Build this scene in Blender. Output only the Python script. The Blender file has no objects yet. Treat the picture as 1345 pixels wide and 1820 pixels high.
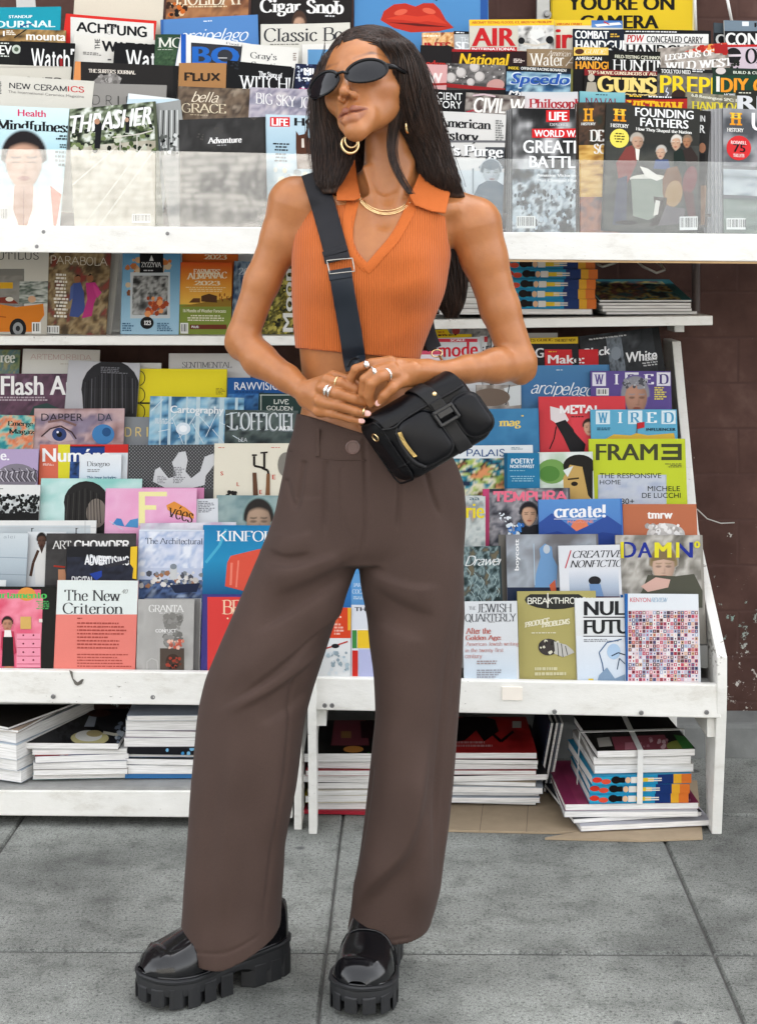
import bpy,bmesh,math,random
import numpy as np
from mathutils import Vector,Matrix,noise as mnoise
from mathutils.geometry import tessellate_polygon
random.seed(7)
SC=bpy.context.scene
R=math.radians
# --------------------- camera, sky, sun, exposure
F,CX,HY,CAMH=2800.0,672.5,450.0,1.28
cd=bpy.data.cameras.new('camera')
cam=bpy.data.objects.new('camera',cd)
SC.collection.objects.link(cam)
cam.location=(0,0,CAMH)
cam.rotation_euler=(R(90),0,0)
cd.sensor_fit='VERTICAL'
cd.sensor_height=36.0
cd.lens=F/1820*36.0
cd.shift_y=-(910-HY)/1820
cd.clip_end=400
SC.camera=cam
SUN_EL,SUN_AZ=54,24
world=bpy.data.worlds.new('World')
SC.world=world
world.use_nodes=True
wn=world.node_tree
sky=wn.nodes.new('ShaderNodeTexSky')
sky.sky_type='NISHITA'
sky.sun_disc=False
sky.sun_elevation=R(SUN_EL)
sky.sun_rotation=R(SUN_AZ)
sky.air_density=1.0
sky.dust_density=3.0
sky.ozone_density=0.6
bg=wn.nodes['Background']
bg.inputs['Strength'].default_value=0.14
hz=wn.nodes.new('ShaderNodeHueSaturation')
hz.inputs['Saturation'].default_value=0.14
wn.links.new(sky.outputs['Color'],hz.inputs['Color'])
wn.links.new(hz.outputs['Color'],bg.inputs['Color'])
sd=bpy.data.lights.new('sun','SUN')
sd.energy=2.4
sd.angle=R(.5)
sd.color=(1.0,0.92,0.8)
sun=bpy.data.objects.new('sun',sd)
SC.collection.objects.link(sun)
_d=Vector((math.sin(R(SUN_AZ))*math.cos(R(SUN_EL)),math.cos(R(SUN_AZ))*math.cos(R(SUN_EL)),math.sin(R(SUN_EL))))
sun.rotation_euler=(-_d).to_track_quat('-Z','Y').to_euler()
sun.location=_d*12
SC.view_settings.view_transform='Standard'
SC.view_settings.look='None'
SC.view_settings.gamma=1
SC.view_settings.exposure=2.58
SC.render.engine='CYCLES'
SC.cycles.max_bounces=8
SC.cycles.transparent_max_bounces=12
# --------------------- helpers
def P(px,py,Y):
 """the world point at distance Y that the photo shows at pixel (px, py)"""
 return Vector(((px-CX)*Y/F,Y,CAMH-(py-HY)*Y/F))
def lin(c):
 """'#rrggbb' or 0-255 triple -> linear rgb"""
 if isinstance(c,str):
  c=c.lstrip('#')
  if len(c)==3:c=''.join(q*2 for q in c)
  c=tuple(int(c[i:i+2],16)for i in(0,2,4))
 o=[]
 for v in c[:3]:
  v=v/255.0
  o.append(v/12.92 if v<=0.04045 else((v+0.055)/1.055)**2.4)
 return tuple(o)
def link(o,parent=None):
 SC.collection.objects.link(o)
 if parent is not None:
  o.parent=parent
  o.matrix_parent_inverse=parent_inv(parent)
 return o
def parent_inv(p):
 return Matrix.Translation(-p.location)if p.type=='EMPTY' else Matrix.Identity(4)
def tag(o,label=None,cat=None,group=None,kind=None):
 if label:o['label']=label
 if cat:o['category']=cat
 if group:o['group']=group
 if kind:o['kind']=kind
 return o
def thing(name,label,cat,loc=(0,0,0),group=None):
 o=bpy.data.objects.new(name,None)
 o.empty_display_size=0.05
 o.location=loc
 SC.collection.objects.link(o)
 return tag(o,label,cat,group)
class MB:
 """collects faces with material slots and corner colours; build() links them as one mesh object"""
 def __init__(s):
  s.v,s.f,s.m,s.c=[],[],[],[]
  s.mats=[]
  s.smooth=False
 def mat(s,m):
  if m not in s.mats:s.mats.append(m)
  return s.mats.index(m)
 def face(s,pts,m=None,cols=None):
  b=len(s.v)
  s.v.extend([tuple(p)for p in pts])
  s.f.append(tuple(range(b,b+len(pts))))
  s.m.append(s.mat(m)if m else 0)
  s.c.append(cols if cols is not None else[(1,1,1)]*len(pts))
 def mesh(s,vs,fs,m=None,col=(1,1,1)):
  b=len(s.v)
  s.v.extend([tuple(p)for p in vs])
  k=s.mat(m)if m else 0
  for f in fs:
   s.f.append(tuple(b+i for i in f));s.m.append(k);s.c.append([col]*len(f))
 def hexa(s,p,m=None,col=(1,1,1)):
  """p: 8 corners; 0-3 front loop (bl, br, tr, tl), 4-7 the same at the back"""
  s.mesh(p,[(0,1,2,3),(5,4,7,6),(4,0,3,7),(1,5,6,2),(3,2,6,7),(4,5,1,0)],m,col)
 def box(s,c,d,m=None,rz=0,col=(1,1,1)):
  x,y,z=d[0]/2,d[1]/2,d[2]/2
  M=Matrix.Translation(c)@Matrix.Rotation(rz,4,'Z')
  pts=[M@Vector(q)for q in((-x,-y,-z),(x,-y,-z),(x,-y,z),(-x,-y,z),(-x,y,-z),(x,y,-z),(x,y,z),(-x,y,z))]
  s.hexa(pts,m,col)
 def tube(s,pts,rad,m=None,n=8,closed=False,col=(1,1,1)):
  pts=[Vector(p)for p in pts]
  N=len(pts)
  rr=rad if isinstance(rad,(list,tuple))else[rad]*N
  prev=None
  vs,fs=[],[]
  for i,p in enumerate(pts):
   a=pts[(i-1)%N]if closed or i else p
   b=pts[(i+1)%N]if closed or i<N-1 else p
   t=(b-a).normalized()
   if prev is None:
    up=Vector((0,0,1))if abs(t.z)<0.9 else Vector((1,0,0))
    u=t.cross(up).normalized()
   else:
    u=(prev-t*prev.dot(t)).normalized()
   prev=u
   w=t.cross(u)
   for k in range(n):
    a2=2*math.pi*k/n
    vs.append(p+(u*math.cos(a2)+w*math.sin(a2))*rr[i])
  for i in range(N if closed else N-1):
   j=(i+1)%N
   for k in range(n):
    l=(k+1)%n
    fs.append((i*n+k,i*n+l,j*n+l,j*n+k))
  if not closed:
   fs.append(tuple(range(n-1,-1,-1)))
   fs.append(tuple((N-1)*n+k for k in range(n)))
  s.mesh(vs,fs,m,col)
 def lathe(s,prof,c,axis,m=None,n=20,col=(1,1,1)):
  q=Vector(axis).to_track_quat('Z','Y')
  vs,fs=[],[]
  for r,h in prof:
   for k in range(n):
    a=2*math.pi*k/n
    vs.append(Vector(c)+q@Vector((r*math.cos(a),r*math.sin(a),h)))
  for i in range(len(prof)-1):
   for k in range(n):
    l=(k+1)%n
    fs.append((i*n+k,i*n+l,(i+1)*n+l,(i+1)*n+k))
  s.mesh(vs,fs,m,col)
 def build(s,name,m=None,parent=None,smooth=False,bevel=0.0,colors=False,subsurf=0):
  me=bpy.data.meshes.new(name)
  me.from_pydata(s.v,[],s.f)
  if m is not None and not s.mats:s.mats=[m]
  for q in s.mats:me.materials.append(q)
  me.polygons.foreach_set('material_index',s.m)
  if colors:
   at=me.color_attributes.new('Col','FLOAT_COLOR','CORNER')
   flat=[]
   for cs in s.c:
    for c in cs:flat.extend((c[0],c[1],c[2],1.0))
   at.data.foreach_set('color',flat)
  if smooth:
   me.polygons.foreach_set('use_smooth',[True]*len(me.polygons))
  me.update()
  o=bpy.data.objects.new(name,me)
  link(o,parent)
  if bevel:
   b=o.modifiers.new('bevel','BEVEL');b.width=bevel;b.segments=2;b.limit_method='ANGLE';b.angle_limit=R(40)
  if subsurf:
   b=o.modifiers.new('sub','SUBSURF');b.levels=b.render_levels=subsurf
  return o
  # ---- materials
def new_mat(name):
 m=bpy.data.materials.new(name)
 m.use_nodes=True
 nt=m.node_tree
 return m,nt,nt.nodes['Principled BSDF']
def node(nt,kind,**kw):
 n=nt.nodes.new(kind)
 for k,v in kw.items():
  if k in n.inputs:n.inputs[k].default_value=v
  else:setattr(n,k,v)
 return n
def plain(name,rgb,rough=0.5,metal=0.0,spec=0.5,var=0.0,scale=30,bump=0.0,coat=0.0,detail=6):
 m,nt,b=new_mat(name)
 b.inputs['Roughness'].default_value=rough
 b.inputs['Metallic'].default_value=metal
 b.inputs['Specular IOR Level'].default_value=spec
 b.inputs['Coat Weight'].default_value=coat
 b.inputs['Coat Roughness'].default_value=0.15
 b.inputs['Base Color'].default_value=(*rgb,1)
 if var or bump:
  tc=node(nt,'ShaderNodeTexCoord')
  nz=node(nt,'ShaderNodeTexNoise',Scale=scale,Detail=detail,Roughness=0.6)
  nt.links.new(tc.outputs['Object'],nz.inputs['Vector'])
  if var:
   mx=node(nt,'ShaderNodeMix',data_type='RGBA')
   mx.inputs['A'].default_value=(*[c*(1-var)for c in rgb],1)
   mx.inputs['B'].default_value=(*[min(1,c*(1+var))for c in rgb],1)
   nt.links.new(nz.outputs['Fac'],mx.inputs['Factor'])
   nt.links.new(mx.outputs['Result'],b.inputs['Base Color'])
  if bump:
   bp=node(nt,'ShaderNodeBump',Strength=bump,Distance=0.01)
   nt.links.new(nz.outputs['Fac'],bp.inputs['Height'])
   nt.links.new(bp.outputs['Normal'],b.inputs['Normal'])
 return m
def ramp(nt,fac,stops):
 r=node(nt,'ShaderNodeValToRGB')
 e=r.color_ramp.elements
 while len(e)<len(stops):e.new(0.5)
 for i,(p,c)in enumerate(stops):
  e[i].position=p;e[i].color=(*c,1)
 nt.links.new(fac,r.inputs['Fac'])
 return r.outputs['Color']
def mixc(nt,fac,a,b):
 mx=node(nt,'ShaderNodeMix',data_type='RGBA')
 for k,v in(('A',a),('B',b)):
  if isinstance(v,tuple):mx.inputs[k].default_value=(*v,1)
  else:nt.links.new(v,mx.inputs[k])
 if isinstance(fac,float):mx.inputs['Factor'].default_value=fac
 else:nt.links.new(fac,mx.inputs['Factor'])
 return mx.outputs['Result']
def white_paint():
 m,nt,b=new_mat('worn_white_paint')
 tc=node(nt,'ShaderNodeTexCoord')
 mp=node(nt,'ShaderNodeMapping');mp.inputs['Scale'].default_value=(1,1,2.2)
 nt.links.new(tc.outputs['Object'],mp.inputs['Vector'])
 n1=node(nt,'ShaderNodeTexNoise',Scale=9,Detail=8,Roughness=0.7)
 n2=node(nt,'ShaderNodeTexNoise',Scale=34,Detail=10,Roughness=0.72)
 n3=node(nt,'ShaderNodeTexNoise',Scale=3,Detail=3)
 n4=node(nt,'ShaderNodeTexVoronoi',Scale=42)
 for n in(n1,n2,n3,n4):nt.links.new(mp.outputs['Vector'],n.inputs['Vector'])
 base=ramp(nt,n1.outputs['Fac'],[(0.30,(0.58,0.56,0.51)),(0.44,(0.70,0.69,0.65)),(0.7,(0.76,0.75,0.715))])
 mu=node(nt,'ShaderNodeMath',operation='MULTIPLY');nt.links.new(n2.outputs['Fac'],mu.inputs[0]);nt.links.new(n3.outputs['Fac'],mu.inputs[1])
 chip=ramp(nt,mu.outputs[0],[(0.385,(0,0,0)),(0.415,(1,1,1))])
 col=mixc(nt,chip,base,(0.22,0.2,0.17))
 sp=ramp(nt,n4.outputs['Distance'],[(0.05,(1,1,1)),(0.085,(0,0,0))])
 ms=node(nt,'ShaderNodeMath',operation='MULTIPLY');nt.links.new(sp,ms.inputs[0])
 g=ramp(nt,n3.outputs['Fac'],[(0.5,(0,0,0)),(0.62,(0.8,0.8,0.8))]);nt.links.new(g,ms.inputs[1])
 col=mixc(nt,ms.outputs[0],col,(0.16,0.14,0.12))
 nt.links.new(col,b.inputs['Base Color'])
 b.inputs['Roughness'].default_value=0.45
 bp=node(nt,'ShaderNodeBump',Strength=0.25,Distance=0.004)
 nt.links.new(n2.outputs['Fac'],bp.inputs['Height'])
 nt.links.new(bp.outputs['Normal'],b.inputs['Normal'])
 return m
def attr_mat(name,rough=0.4,spec=0.4,coat=0.0,wav=0.0):
 """colour comes from the mesh's own printed colours"""
 m,nt,b=new_mat(name)
 at=node(nt,'ShaderNodeVertexColor');at.layer_name='Col'
 tc=node(nt,'ShaderNodeTexCoord')
 nz=node(nt,'ShaderNodeTexNoise',Scale=900,Detail=2)
 nt.links.new(tc.outputs['Object'],nz.inputs['Vector'])
 fx=ramp(nt,nz.outputs['Fac'],[(0.3,(0.93,0.93,0.93)),(0.7,(1.0,1.0,1.0))])
 mx=node(nt,'ShaderNodeMix',data_type='RGBA',blend_type='MULTIPLY');mx.inputs['Factor'].default_value=1
 nt.links.new(at.outputs['Color'],mx.inputs['A']);nt.links.new(fx,mx.inputs['B'])
 nt.links.new(mx.outputs['Result'],b.inputs['Base Color'])
 b.inputs['Roughness'].default_value=rough
 b.inputs['Specular IOR Level'].default_value=spec
 b.inputs['Coat Weight'].default_value=coat
 b.inputs['Coat Roughness'].default_value=0.12
 if wav:
  n2=node(nt,'ShaderNodeTexNoise',Scale=7,Detail=1)
  nt.links.new(tc.outputs['Object'],n2.inputs['Vector'])
  bp=node(nt,'ShaderNodeBump',Strength=wav,Distance=0.02)
  nt.links.new(n2.outputs['Fac'],bp.inputs['Height'])
  nt.links.new(bp.outputs['Normal'],b.inputs['Normal'])
  nt.links.new(bp.outputs['Normal'],b.inputs['Coat Normal'])
 return m
PAINT=white_paint()
PRINT=attr_mat('printed_cover',0.5,0.1,0.03,0.35)
PAGES=None
def pages_mat():
 m,nt,b=new_mat('page_edges')
 tc=node(nt,'ShaderNodeTexCoord')
 nz=node(nt,'ShaderNodeTexNoise',Scale=6,Detail=3)
 mp=node(nt,'ShaderNodeMapping');mp.inputs['Scale'].default_value=(3,3,160)
 nt.links.new(tc.outputs['Object'],mp.inputs['Vector']);nt.links.new(mp.outputs['Vector'],nz.inputs['Vector'])
 c=ramp(nt,nz.outputs['Fac'],[(0.3,(0.52,0.51,0.49)),(0.55,(0.76,0.75,0.73)),(0.7,(0.8,0.79,0.78))])
 nt.links.new(c,b.inputs['Base Color'])
 b.inputs['Roughness'].default_value=0.8
 return m
PAGES=pages_mat()
# ---- lettering: skeleton glyphs drawn with a broad nib (serif and light faces) and the built-in sans
GL={'A':'.78|0,0 .38,1;.38,1 .78,0;.14,.36 .64,.36','B':'.64|.1,0 .1,1;~.1,1 .37,1 .54,.9 .54,.63 .37,.53 .1,.53;~.1,.53 .4,.53 .62,.42 .62,.12 .4,0 .1,0','C':'.74|~.7,.8 .58,.97 .38,1.01 .14,.86 .05,.5 .14,.14 .38,-.01 .58,.04 .7,.2','D':'.74|.1,0 .1,1;~.1,1 .42,1 .63,.85 .69,.5 .63,.15 .42,0 .1,0','E':'.6|.1,0 .1,1;.1,1 .54,1 .54,.84;.1,.53 .42,.53;.1,0 .57,0 .57,.18','F':'.56|.1,0 .1,1;.1,1 .54,1 .54,.84;.1,.5 .42,.5','G':'.78|~.68,.82 .55,.98 .38,1.01 .14,.86 .05,.5 .14,.14 .38,-.01 .58,.03 .68,.12;.68,.1 .68,.42 .48,.42','H':'.78|.1,0 .1,1;.68,0 .68,1;.1,.52 .68,.52','I':'.32|.16,0 .16,1','J':'.42|~.3,1 .3,.6 .29,.2 .2,.0 .05,-.04','K':'.72|.1,0 .1,1;.62,1 .1,.42;.28,.6 .68,0','L':'.56|.1,0 .1,1;.1,0 .54,0 .54,.2','M':'.92|.1,0 .1,1;.1,1 .46,.08;.46,.08 .82,1;.82,1 .82,0','N':'.8|.1,0 .1,1;.1,1 .7,0;.7,0 .7,1','O':'.78|c.39,1.01 .14,.86 .05,.5 .14,.14 .39,-.01 .64,.14 .73,.5 .64,.86','P':'.62|.1,0 .1,1;~.1,1 .4,1 .58,.9 .58,.58 .4,.47 .1,.47','Q':'.78|c.39,1.01 .14,.86 .05,.5 .14,.14 .39,-.01 .64,.14 .73,.5 .64,.86;.45,.2 .76,-.12','R':'.7|.1,0 .1,1;~.1,1 .4,1 .58,.9 .58,.6 .4,.5 .1,.5;.34,.5 .68,0','S':'.56|~.48,.8 .4,.97 .27,1.01 .1,.92 .08,.72 .27,.54 .47,.38 .5,.16 .38,.0 .24,-.01 .1,.06 .06,.22','T':'.68|.34,0 .34,1;.04,.82 .04,1 .64,1 .64,.82','U':'.76|~.1,1 .1,.5 .12,.2 .24,.01 .4,-.01 .56,.05 .65,.25 .66,.6 .66,1','V':'.74|.04,1 .37,0;.37,0 .7,1','W':'1.06|.04,1 .3,0;.3,0 .52,1;.52,1 .78,0;.78,0 1.02,1','X':'.7|.06,1 .64,0;.64,1 .06,0','Y':'.7|.04,1 .35,.48;.66,1 .35,.48;.35,.48 .35,0','Z':'.62|.06,.84 .06,1 .56,1 .06,0 .58,0 .58,.18','a':'.5|~.08,.52 .2,.66 .34,.61 .38,.45 .38,.2 .39,.07 .49,.03;~.38,.4 .2,.36 .06,.25 .08,.06 .2,-.01 .32,.06 .38,.18','b':'.54|.1,0 .1,1;~.1,.5 .2,.64 .34,.66 .46,.52 .49,.33 .44,.12 .3,-.01 .18,.02 .1,.14','c':'.46|~.42,.53 .34,.65 .22,.66 .08,.52 .05,.33 .09,.12 .24,-.01 .36,.04 .43,.15','d':'.56|.45,0 .45,1;~.45,.5 .34,.64 .22,.66 .08,.52 .05,.33 .09,.12 .22,-.01 .34,.02 .45,.14','e':'.47|.06,.37 .43,.37;~.43,.37 .38,.6 .24,.67 .1,.55 .05,.33 .1,.1 .24,-.01 .36,.04 .43,.15','f':'.34|!~.36,.92 .28,1.01 .18,.94 .15,.8;.15,.8 .15,0;.04,.63 .3,.63','g':'.5|c.22,.66 .08,.56 .08,.36 .22,.25 .36,.36 .36,.56;!~.14,.27 .08,.15 .2,.06 .4,.02 .46,-.12 .34,-.27 .16,-.28 .05,-.18 .12,-.03;.34,.6 .48,.64','h':'.58|.1,0 .1,1;~.1,.46 .2,.62 .34,.66 .46,.55 .48,.3 .48,0','i':'.28|.14,0 .14,.66;o.14,.9','j':'.28|!~.16,.66 .16,.1 .13,-.2 .0,-.28;o.16,.9','k':'.54|.1,0 .1,1;.44,.66 .1,.27;.22,.4 .5,0','l':'.28|.14,0 .14,1','m':'.88|.1,0 .1,.66;~.1,.46 .2,.62 .32,.66 .42,.56 .44,.3 .44,0;~.44,.46 .55,.62 .66,.66 .76,.56 .78,.3 .78,0','n':'.58|.1,0 .1,.66;~.1,.46 .2,.62 .34,.66 .46,.55 .48,.3 .48,0','o':'.52|c.26,.67 .1,.55 .05,.33 .1,.11 .26,-.01 .42,.11 .47,.33 .42,.55','p':'.54|.1,-.28 .1,.66;~.1,.5 .2,.64 .34,.66 .46,.52 .49,.33 .44,.12 .3,-.01 .18,.02 .1,.14','q':'.54|.45,-.28 .45,.66;~.45,.5 .34,.64 .22,.66 .08,.52 .05,.33 .09,.12 .22,-.01 .34,.02 .45,.14','r':'.4|.1,0 .1,.66;!~.1,.44 .18,.6 .28,.66 .37,.6','s':'.4|~.34,.52 .28,.64 .2,.67 .09,.6 .08,.47 .2,.36 .33,.25 .34,.09 .24,-.01 .15,-.01 .06,.05 .05,.15','t':'.34|!~.15,.86 .15,.3 .16,.08 .22,-.01 .33,.05;.03,.64 .31,.64','u':'.58|~.1,.66 .1,.3 .12,.08 .22,-.01 .34,.04 .47,.2;.47,.66 .47,0','v':'.5|.03,.66 .25,0;.25,0 .47,.66','w':'.72|.03,.66 .2,0;.2,0 .36,.66;.36,.66 .53,0;.53,0 .69,.66','x':'.5|.04,.66 .46,0;.46,.66 .04,0','y':'.5|.03,.66 .25,0;!~.47,.66 .25,0 .14,-.24 .02,-.26','z':'.44|.05,.52 .05,.66 .4,.66 .05,0 .42,0 .42,.14','0':'.56|c.28,1.01 .1,.82 .05,.5 .1,.18 .28,-.01 .46,.18 .51,.5 .46,.82','1':'.4|.2,0 .2,1;.06,.85 .2,1','2':'.54|~.07,.76 .14,.95 .28,1.01 .44,.9 .44,.66 .28,.36 .05,0;.05,0 .5,0 .5,.16','3':'.52|~.08,.82 .18,.98 .34,.99 .44,.8 .36,.58 .22,.53;~.22,.53 .42,.48 .48,.26 .36,.03 .2,-.01 .05,.14','4':'.56|.4,0 .4,1;.4,1 .04,.3 .54,.3','5':'.54|.46,1 .14,1 .1,.55;~.1,.55 .26,.63 .44,.54 .48,.3 .38,.04 .2,-.01 .05,.12','6':'.54|~.44,.9 .3,1.0 .14,.85 .06,.5 .08,.15 .26,-.01 .44,.12 .48,.34 .4,.55 .24,.58 .08,.4','7':'.5|.05,.84 .05,1 .48,1 .2,0','8':'.54|c.27,1.01 .1,.9 .12,.66 .27,.54 .44,.4 .46,.14 .27,-.01 .08,.14 .1,.4 .27,.54 .42,.66 .44,.9','9':'.54|~.46,.5 .3,.4 .1,.5 .07,.8 .26,1.01 .44,.9 .48,.55 .38,.15 .14,0','.':'.24|o.1,.05',',':'.24|.12,.06 .06,-.14',"'":'.2|.1,1.02 .08,.78','!':'.28|!.14,1 .14,.3;o.14,.05','/':'.4|!.02,-.1 .36,1.05','-':'.4|.06,.35 .34,.35',':':'.24|o.12,.1;o.12,.55','&':'.74|~.7,0 .3,.5 .16,.8 .3,1 .42,.85 .3,.6 .06,.3 .14,.03 .34,-.01 .54,.15 .64,.42','@':'.9|c.42,.75 .28,.6 .28,.3 .42,.15 .56,.3 .56,.6;~.56,.7 .58,.2 .74,.16 .84,.45 .7,.9 .4,1 .12,.8 .04,.4 .16,0 .45,-.16 .7,-.06','°':'.3|c.14,1.0 .05,.9 .14,.8 .23,.9','é':'.47|.06,.37 .43,.37;~.43,.37 .38,.6 .24,.67 .1,.55 .05,.33 .1,.1 .24,-.01 .36,.04 .43,.15;!.22,.78 .34,.98',}
def catmull(pts,closed,n=4):
 out=[]
 L=len(pts)
 g=lambda i:pts[i%L]if closed else pts[max(0,min(L-1,i))]
 for i in range(L if closed else L-1):
  p0,p1,p2,p3=g(i-1),g(i),g(i+1),g(i+2)
  for k in range(n):
   t=k/n
   out.append(tuple(0.5*(2*p1[a]+(p2[a]-p0[a])*t+(2*p0[a]-5*p1[a]+4*p2[a]-p3[a])*t*t+(3*p1[a]-p0[a]-3*p2[a]+p3[a])*t**3)for a in range(len(p1))))
 out.append(pts[0]if closed else pts[-1])
 return out
STY={'r':(.125,.03,8,.085,0,.03),'R':(.2,.045,8,.1,0,.05),'l':(.06,.06,0,0,0,.08),'L':(.085,.085,0,0,0,.1),'i':(.12,.03,14,.07,.22,.03),'h':(.085,.05,25,0,.32,-.03),'m':(.13,.13,0,0,0,.07),'M':(.2,.19,0,0,0,.08),'g':(.24,.12,0,.13,0,.08)}
_gc,_tc={},{}
def glyph(ch,st):
 k=(ch,st)
 if k in _gc:return _gc[k]
 thick,thin,nib,ser,slant,trk=STY[st]
 w,body=GL[ch].split('|')
 polys=[]
 for stroke in body.split(';'):
  noser=stroke.startswith('!')
  if noser:stroke=stroke[1:]
  mode=stroke[0]if stroke[0]in '~co' else ''
  if mode:stroke=stroke[1:]
  pts=[tuple(float(a)for a in q.split(','))for q in stroke.split(' ')]
  if mode=='o':
   r=thick*.62
   polys.append([(pts[0][0]+r*math.cos(a*.785),pts[0][1]+r*math.sin(a*.785))for a in range(8)])
   continue
  ends=None if mode=='c' else(pts[0],pts[-1])
  if mode:pts=catmull(pts,mode=='c')
  L=len(pts)
  def wid(a,b):
   th=math.atan2(b[1]-a[1],b[0]-a[0])
   return(thin+(thick-thin)*abs(math.sin(th-R(nib))))/2
  if mode:
   lr=[]
   for i in range(L):
    a=pts[i-1]if i else(pts[-2]if mode=='c' else pts[0])
    b=pts[i+1]if i<L-1 else(pts[1]if mode=='c' else pts[-1])
    dx,dy=b[0]-a[0],b[1]-a[1]
    q=math.hypot(dx,dy)or 1
    h=wid(a,b)
    lr.append(((pts[i][0]-dy/q*h,pts[i][1]+dx/q*h),(pts[i][0]+dy/q*h,pts[i][1]-dx/q*h)))
   for i in range(L-1):
    polys.append([lr[i][0],lr[i][1],lr[i+1][1],lr[i+1][0]])
  else:
   for i in range(L-1):
    a,b=pts[i],pts[i+1]
    dx,dy=b[0]-a[0],b[1]-a[1]
    q=math.hypot(dx,dy)or 1
    h=wid(a,b)
    e=0.0 if L==2 else min(h,thin/2)
    ux,uy=dx/q,dy/q
    a2=(a[0]-ux*e,a[1]-uy*e);b2=(b[0]+ux*e,b[1]+uy*e)
    polys.append([(a2[0]-uy*h,a2[1]+ux*h),(a2[0]+uy*h,a2[1]-ux*h),(b2[0]+uy*h,b2[1]-ux*h),(b2[0]-uy*h,b2[1]+ux*h)])
  if ser and ends and not noser:
   for e,nb in((pts[0],pts[1]),(pts[-1],pts[-2])):
    if any(abs(e[1]-y)<.005 for y in(0,1,.66,-.28))and abs(nb[1]-e[1])>1.4*abs(nb[0]-e[0]):
     s=1 if nb[1]>e[1]else-1
     y0,y1=e[1],e[1]+s*max(thin,.03)*1.1
     hw=wid(e,nb)+ser
     polys.append([(e[0]-hw,y0),(e[0]+hw,y0),(e[0]+hw,y1),(e[0]-hw,y1)])
 polys=[[(x+slant*y,y)for x,y in q]for q in polys]
 _gc[k]=(float(w)+trk,polys)
 return _gc[k]
def sans(txt,bold):
 k=(txt,bold)
 if k in _tc:return _tc[k]
 cu=bpy.data.curves.new('lettering','FONT')
 cu.body=txt
 cu.resolution_u=3
 cu.offset=bold
 o=bpy.data.objects.new('lettering',cu)
 SC.collection.objects.link(o)
 dg=bpy.context.evaluated_depsgraph_get()
 me=bpy.data.meshes.new_from_object(o.evaluated_get(dg))
 vs=[(v.co.x,v.co.y)for v in me.vertices]
 polys=[[vs[i]for i in p.vertices]for p in me.polygons]
 bpy.data.objects.remove(o);bpy.data.curves.remove(cu);bpy.data.meshes.remove(me)
 _tc[k]=polys
 return polys
def text_polys(txt,font):
 """convex polygons of a word, normalised to the unit box"""
 if font in 'sbB':
  polys=[[(x+k*{'s':0,'b':.026,'B':.042}[font],y)for x,y in p]for k in((0,)if font=='s' else(-1,0,1))for p in sans(txt,0.0)]
 elif font in 'tT':
  polys=[[(x+.22*y+k*.035,y)for x,y in p]for k in((0,)if font=='t' else(-1,0,1))for p in sans(txt,0.0)]
 else:
  x=0;polys=[]
  for ch in txt:
   if ch==' ':x+=.36;continue
   w,ps=glyph(ch if ch in GL else 'o',font)
   polys+=[[(a+x,b)for a,b in p]for p in ps]
   x+=w
 xs=[p[0]for q in polys for p in q];ys=[p[1]for q in polys for p in q]
 x0,x1,y0,y1=min(xs),max(xs),min(ys),max(ys)
 return[[((a-x0)/(x1-x0),(b-y0)/(y1-y0))for a,b in p]for p in polys]
def clip_poly(poly,x0,y0,x1,y1):
 def cut(ps,ax,lim,sg):
  out=[]
  for i in range(len(ps)):
   a,b=ps[i-1],ps[i]
   ia,ib=sg*(a[ax]-lim)>=0,sg*(b[ax]-lim)>=0
   if ia!=ib:
    t=(lim-a[ax])/(b[ax]-a[ax])
    out.append(tuple(a[k]+(b[k]-a[k])*t for k in(0,1)))
   if ib:out.append(b)
  return out
 for ax,lim,sg in((0,x0,1),(0,x1,-1),(1,y0,1),(1,y1,-1)):
  poly=cut(poly,ax,lim,sg)
  if len(poly)<3:return None
 return poly
def mix3(a,b,t):
 return tuple(a[i]+(b[i]-a[i])*t for i in range(3))
def pal(cols,scale,seed=0,sx=1.0,contrast=1.6):
 """a printed picture: fractal noise through a palette, as a function of cover position"""
 cs=[lin(c)for c in cols]
 def fn(u,v):
  q=Vector((u*scale*sx+seed*7.3,v*scale+seed*3.1,seed))
  t=0.5+contrast*0.5*(mnoise.noise(q)+.5*mnoise.noise(q*2.1)+.3*mnoise.noise(q*4.7))
  t=max(0,min(.9999,t))*(len(cs)-1)
  i=int(t)
  return mix3(cs[i],cs[min(i+1,len(cs)-1)],t-i)
 return fn
def grad(*cols):
 cs=[lin(c)for c in cols]
 def fn(u,v):
  t=max(0,min(.9999,v))*(len(cs)-1)
  i=int(t)
  return mix3(cs[i],cs[i+1],t-i)
 return fn
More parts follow.
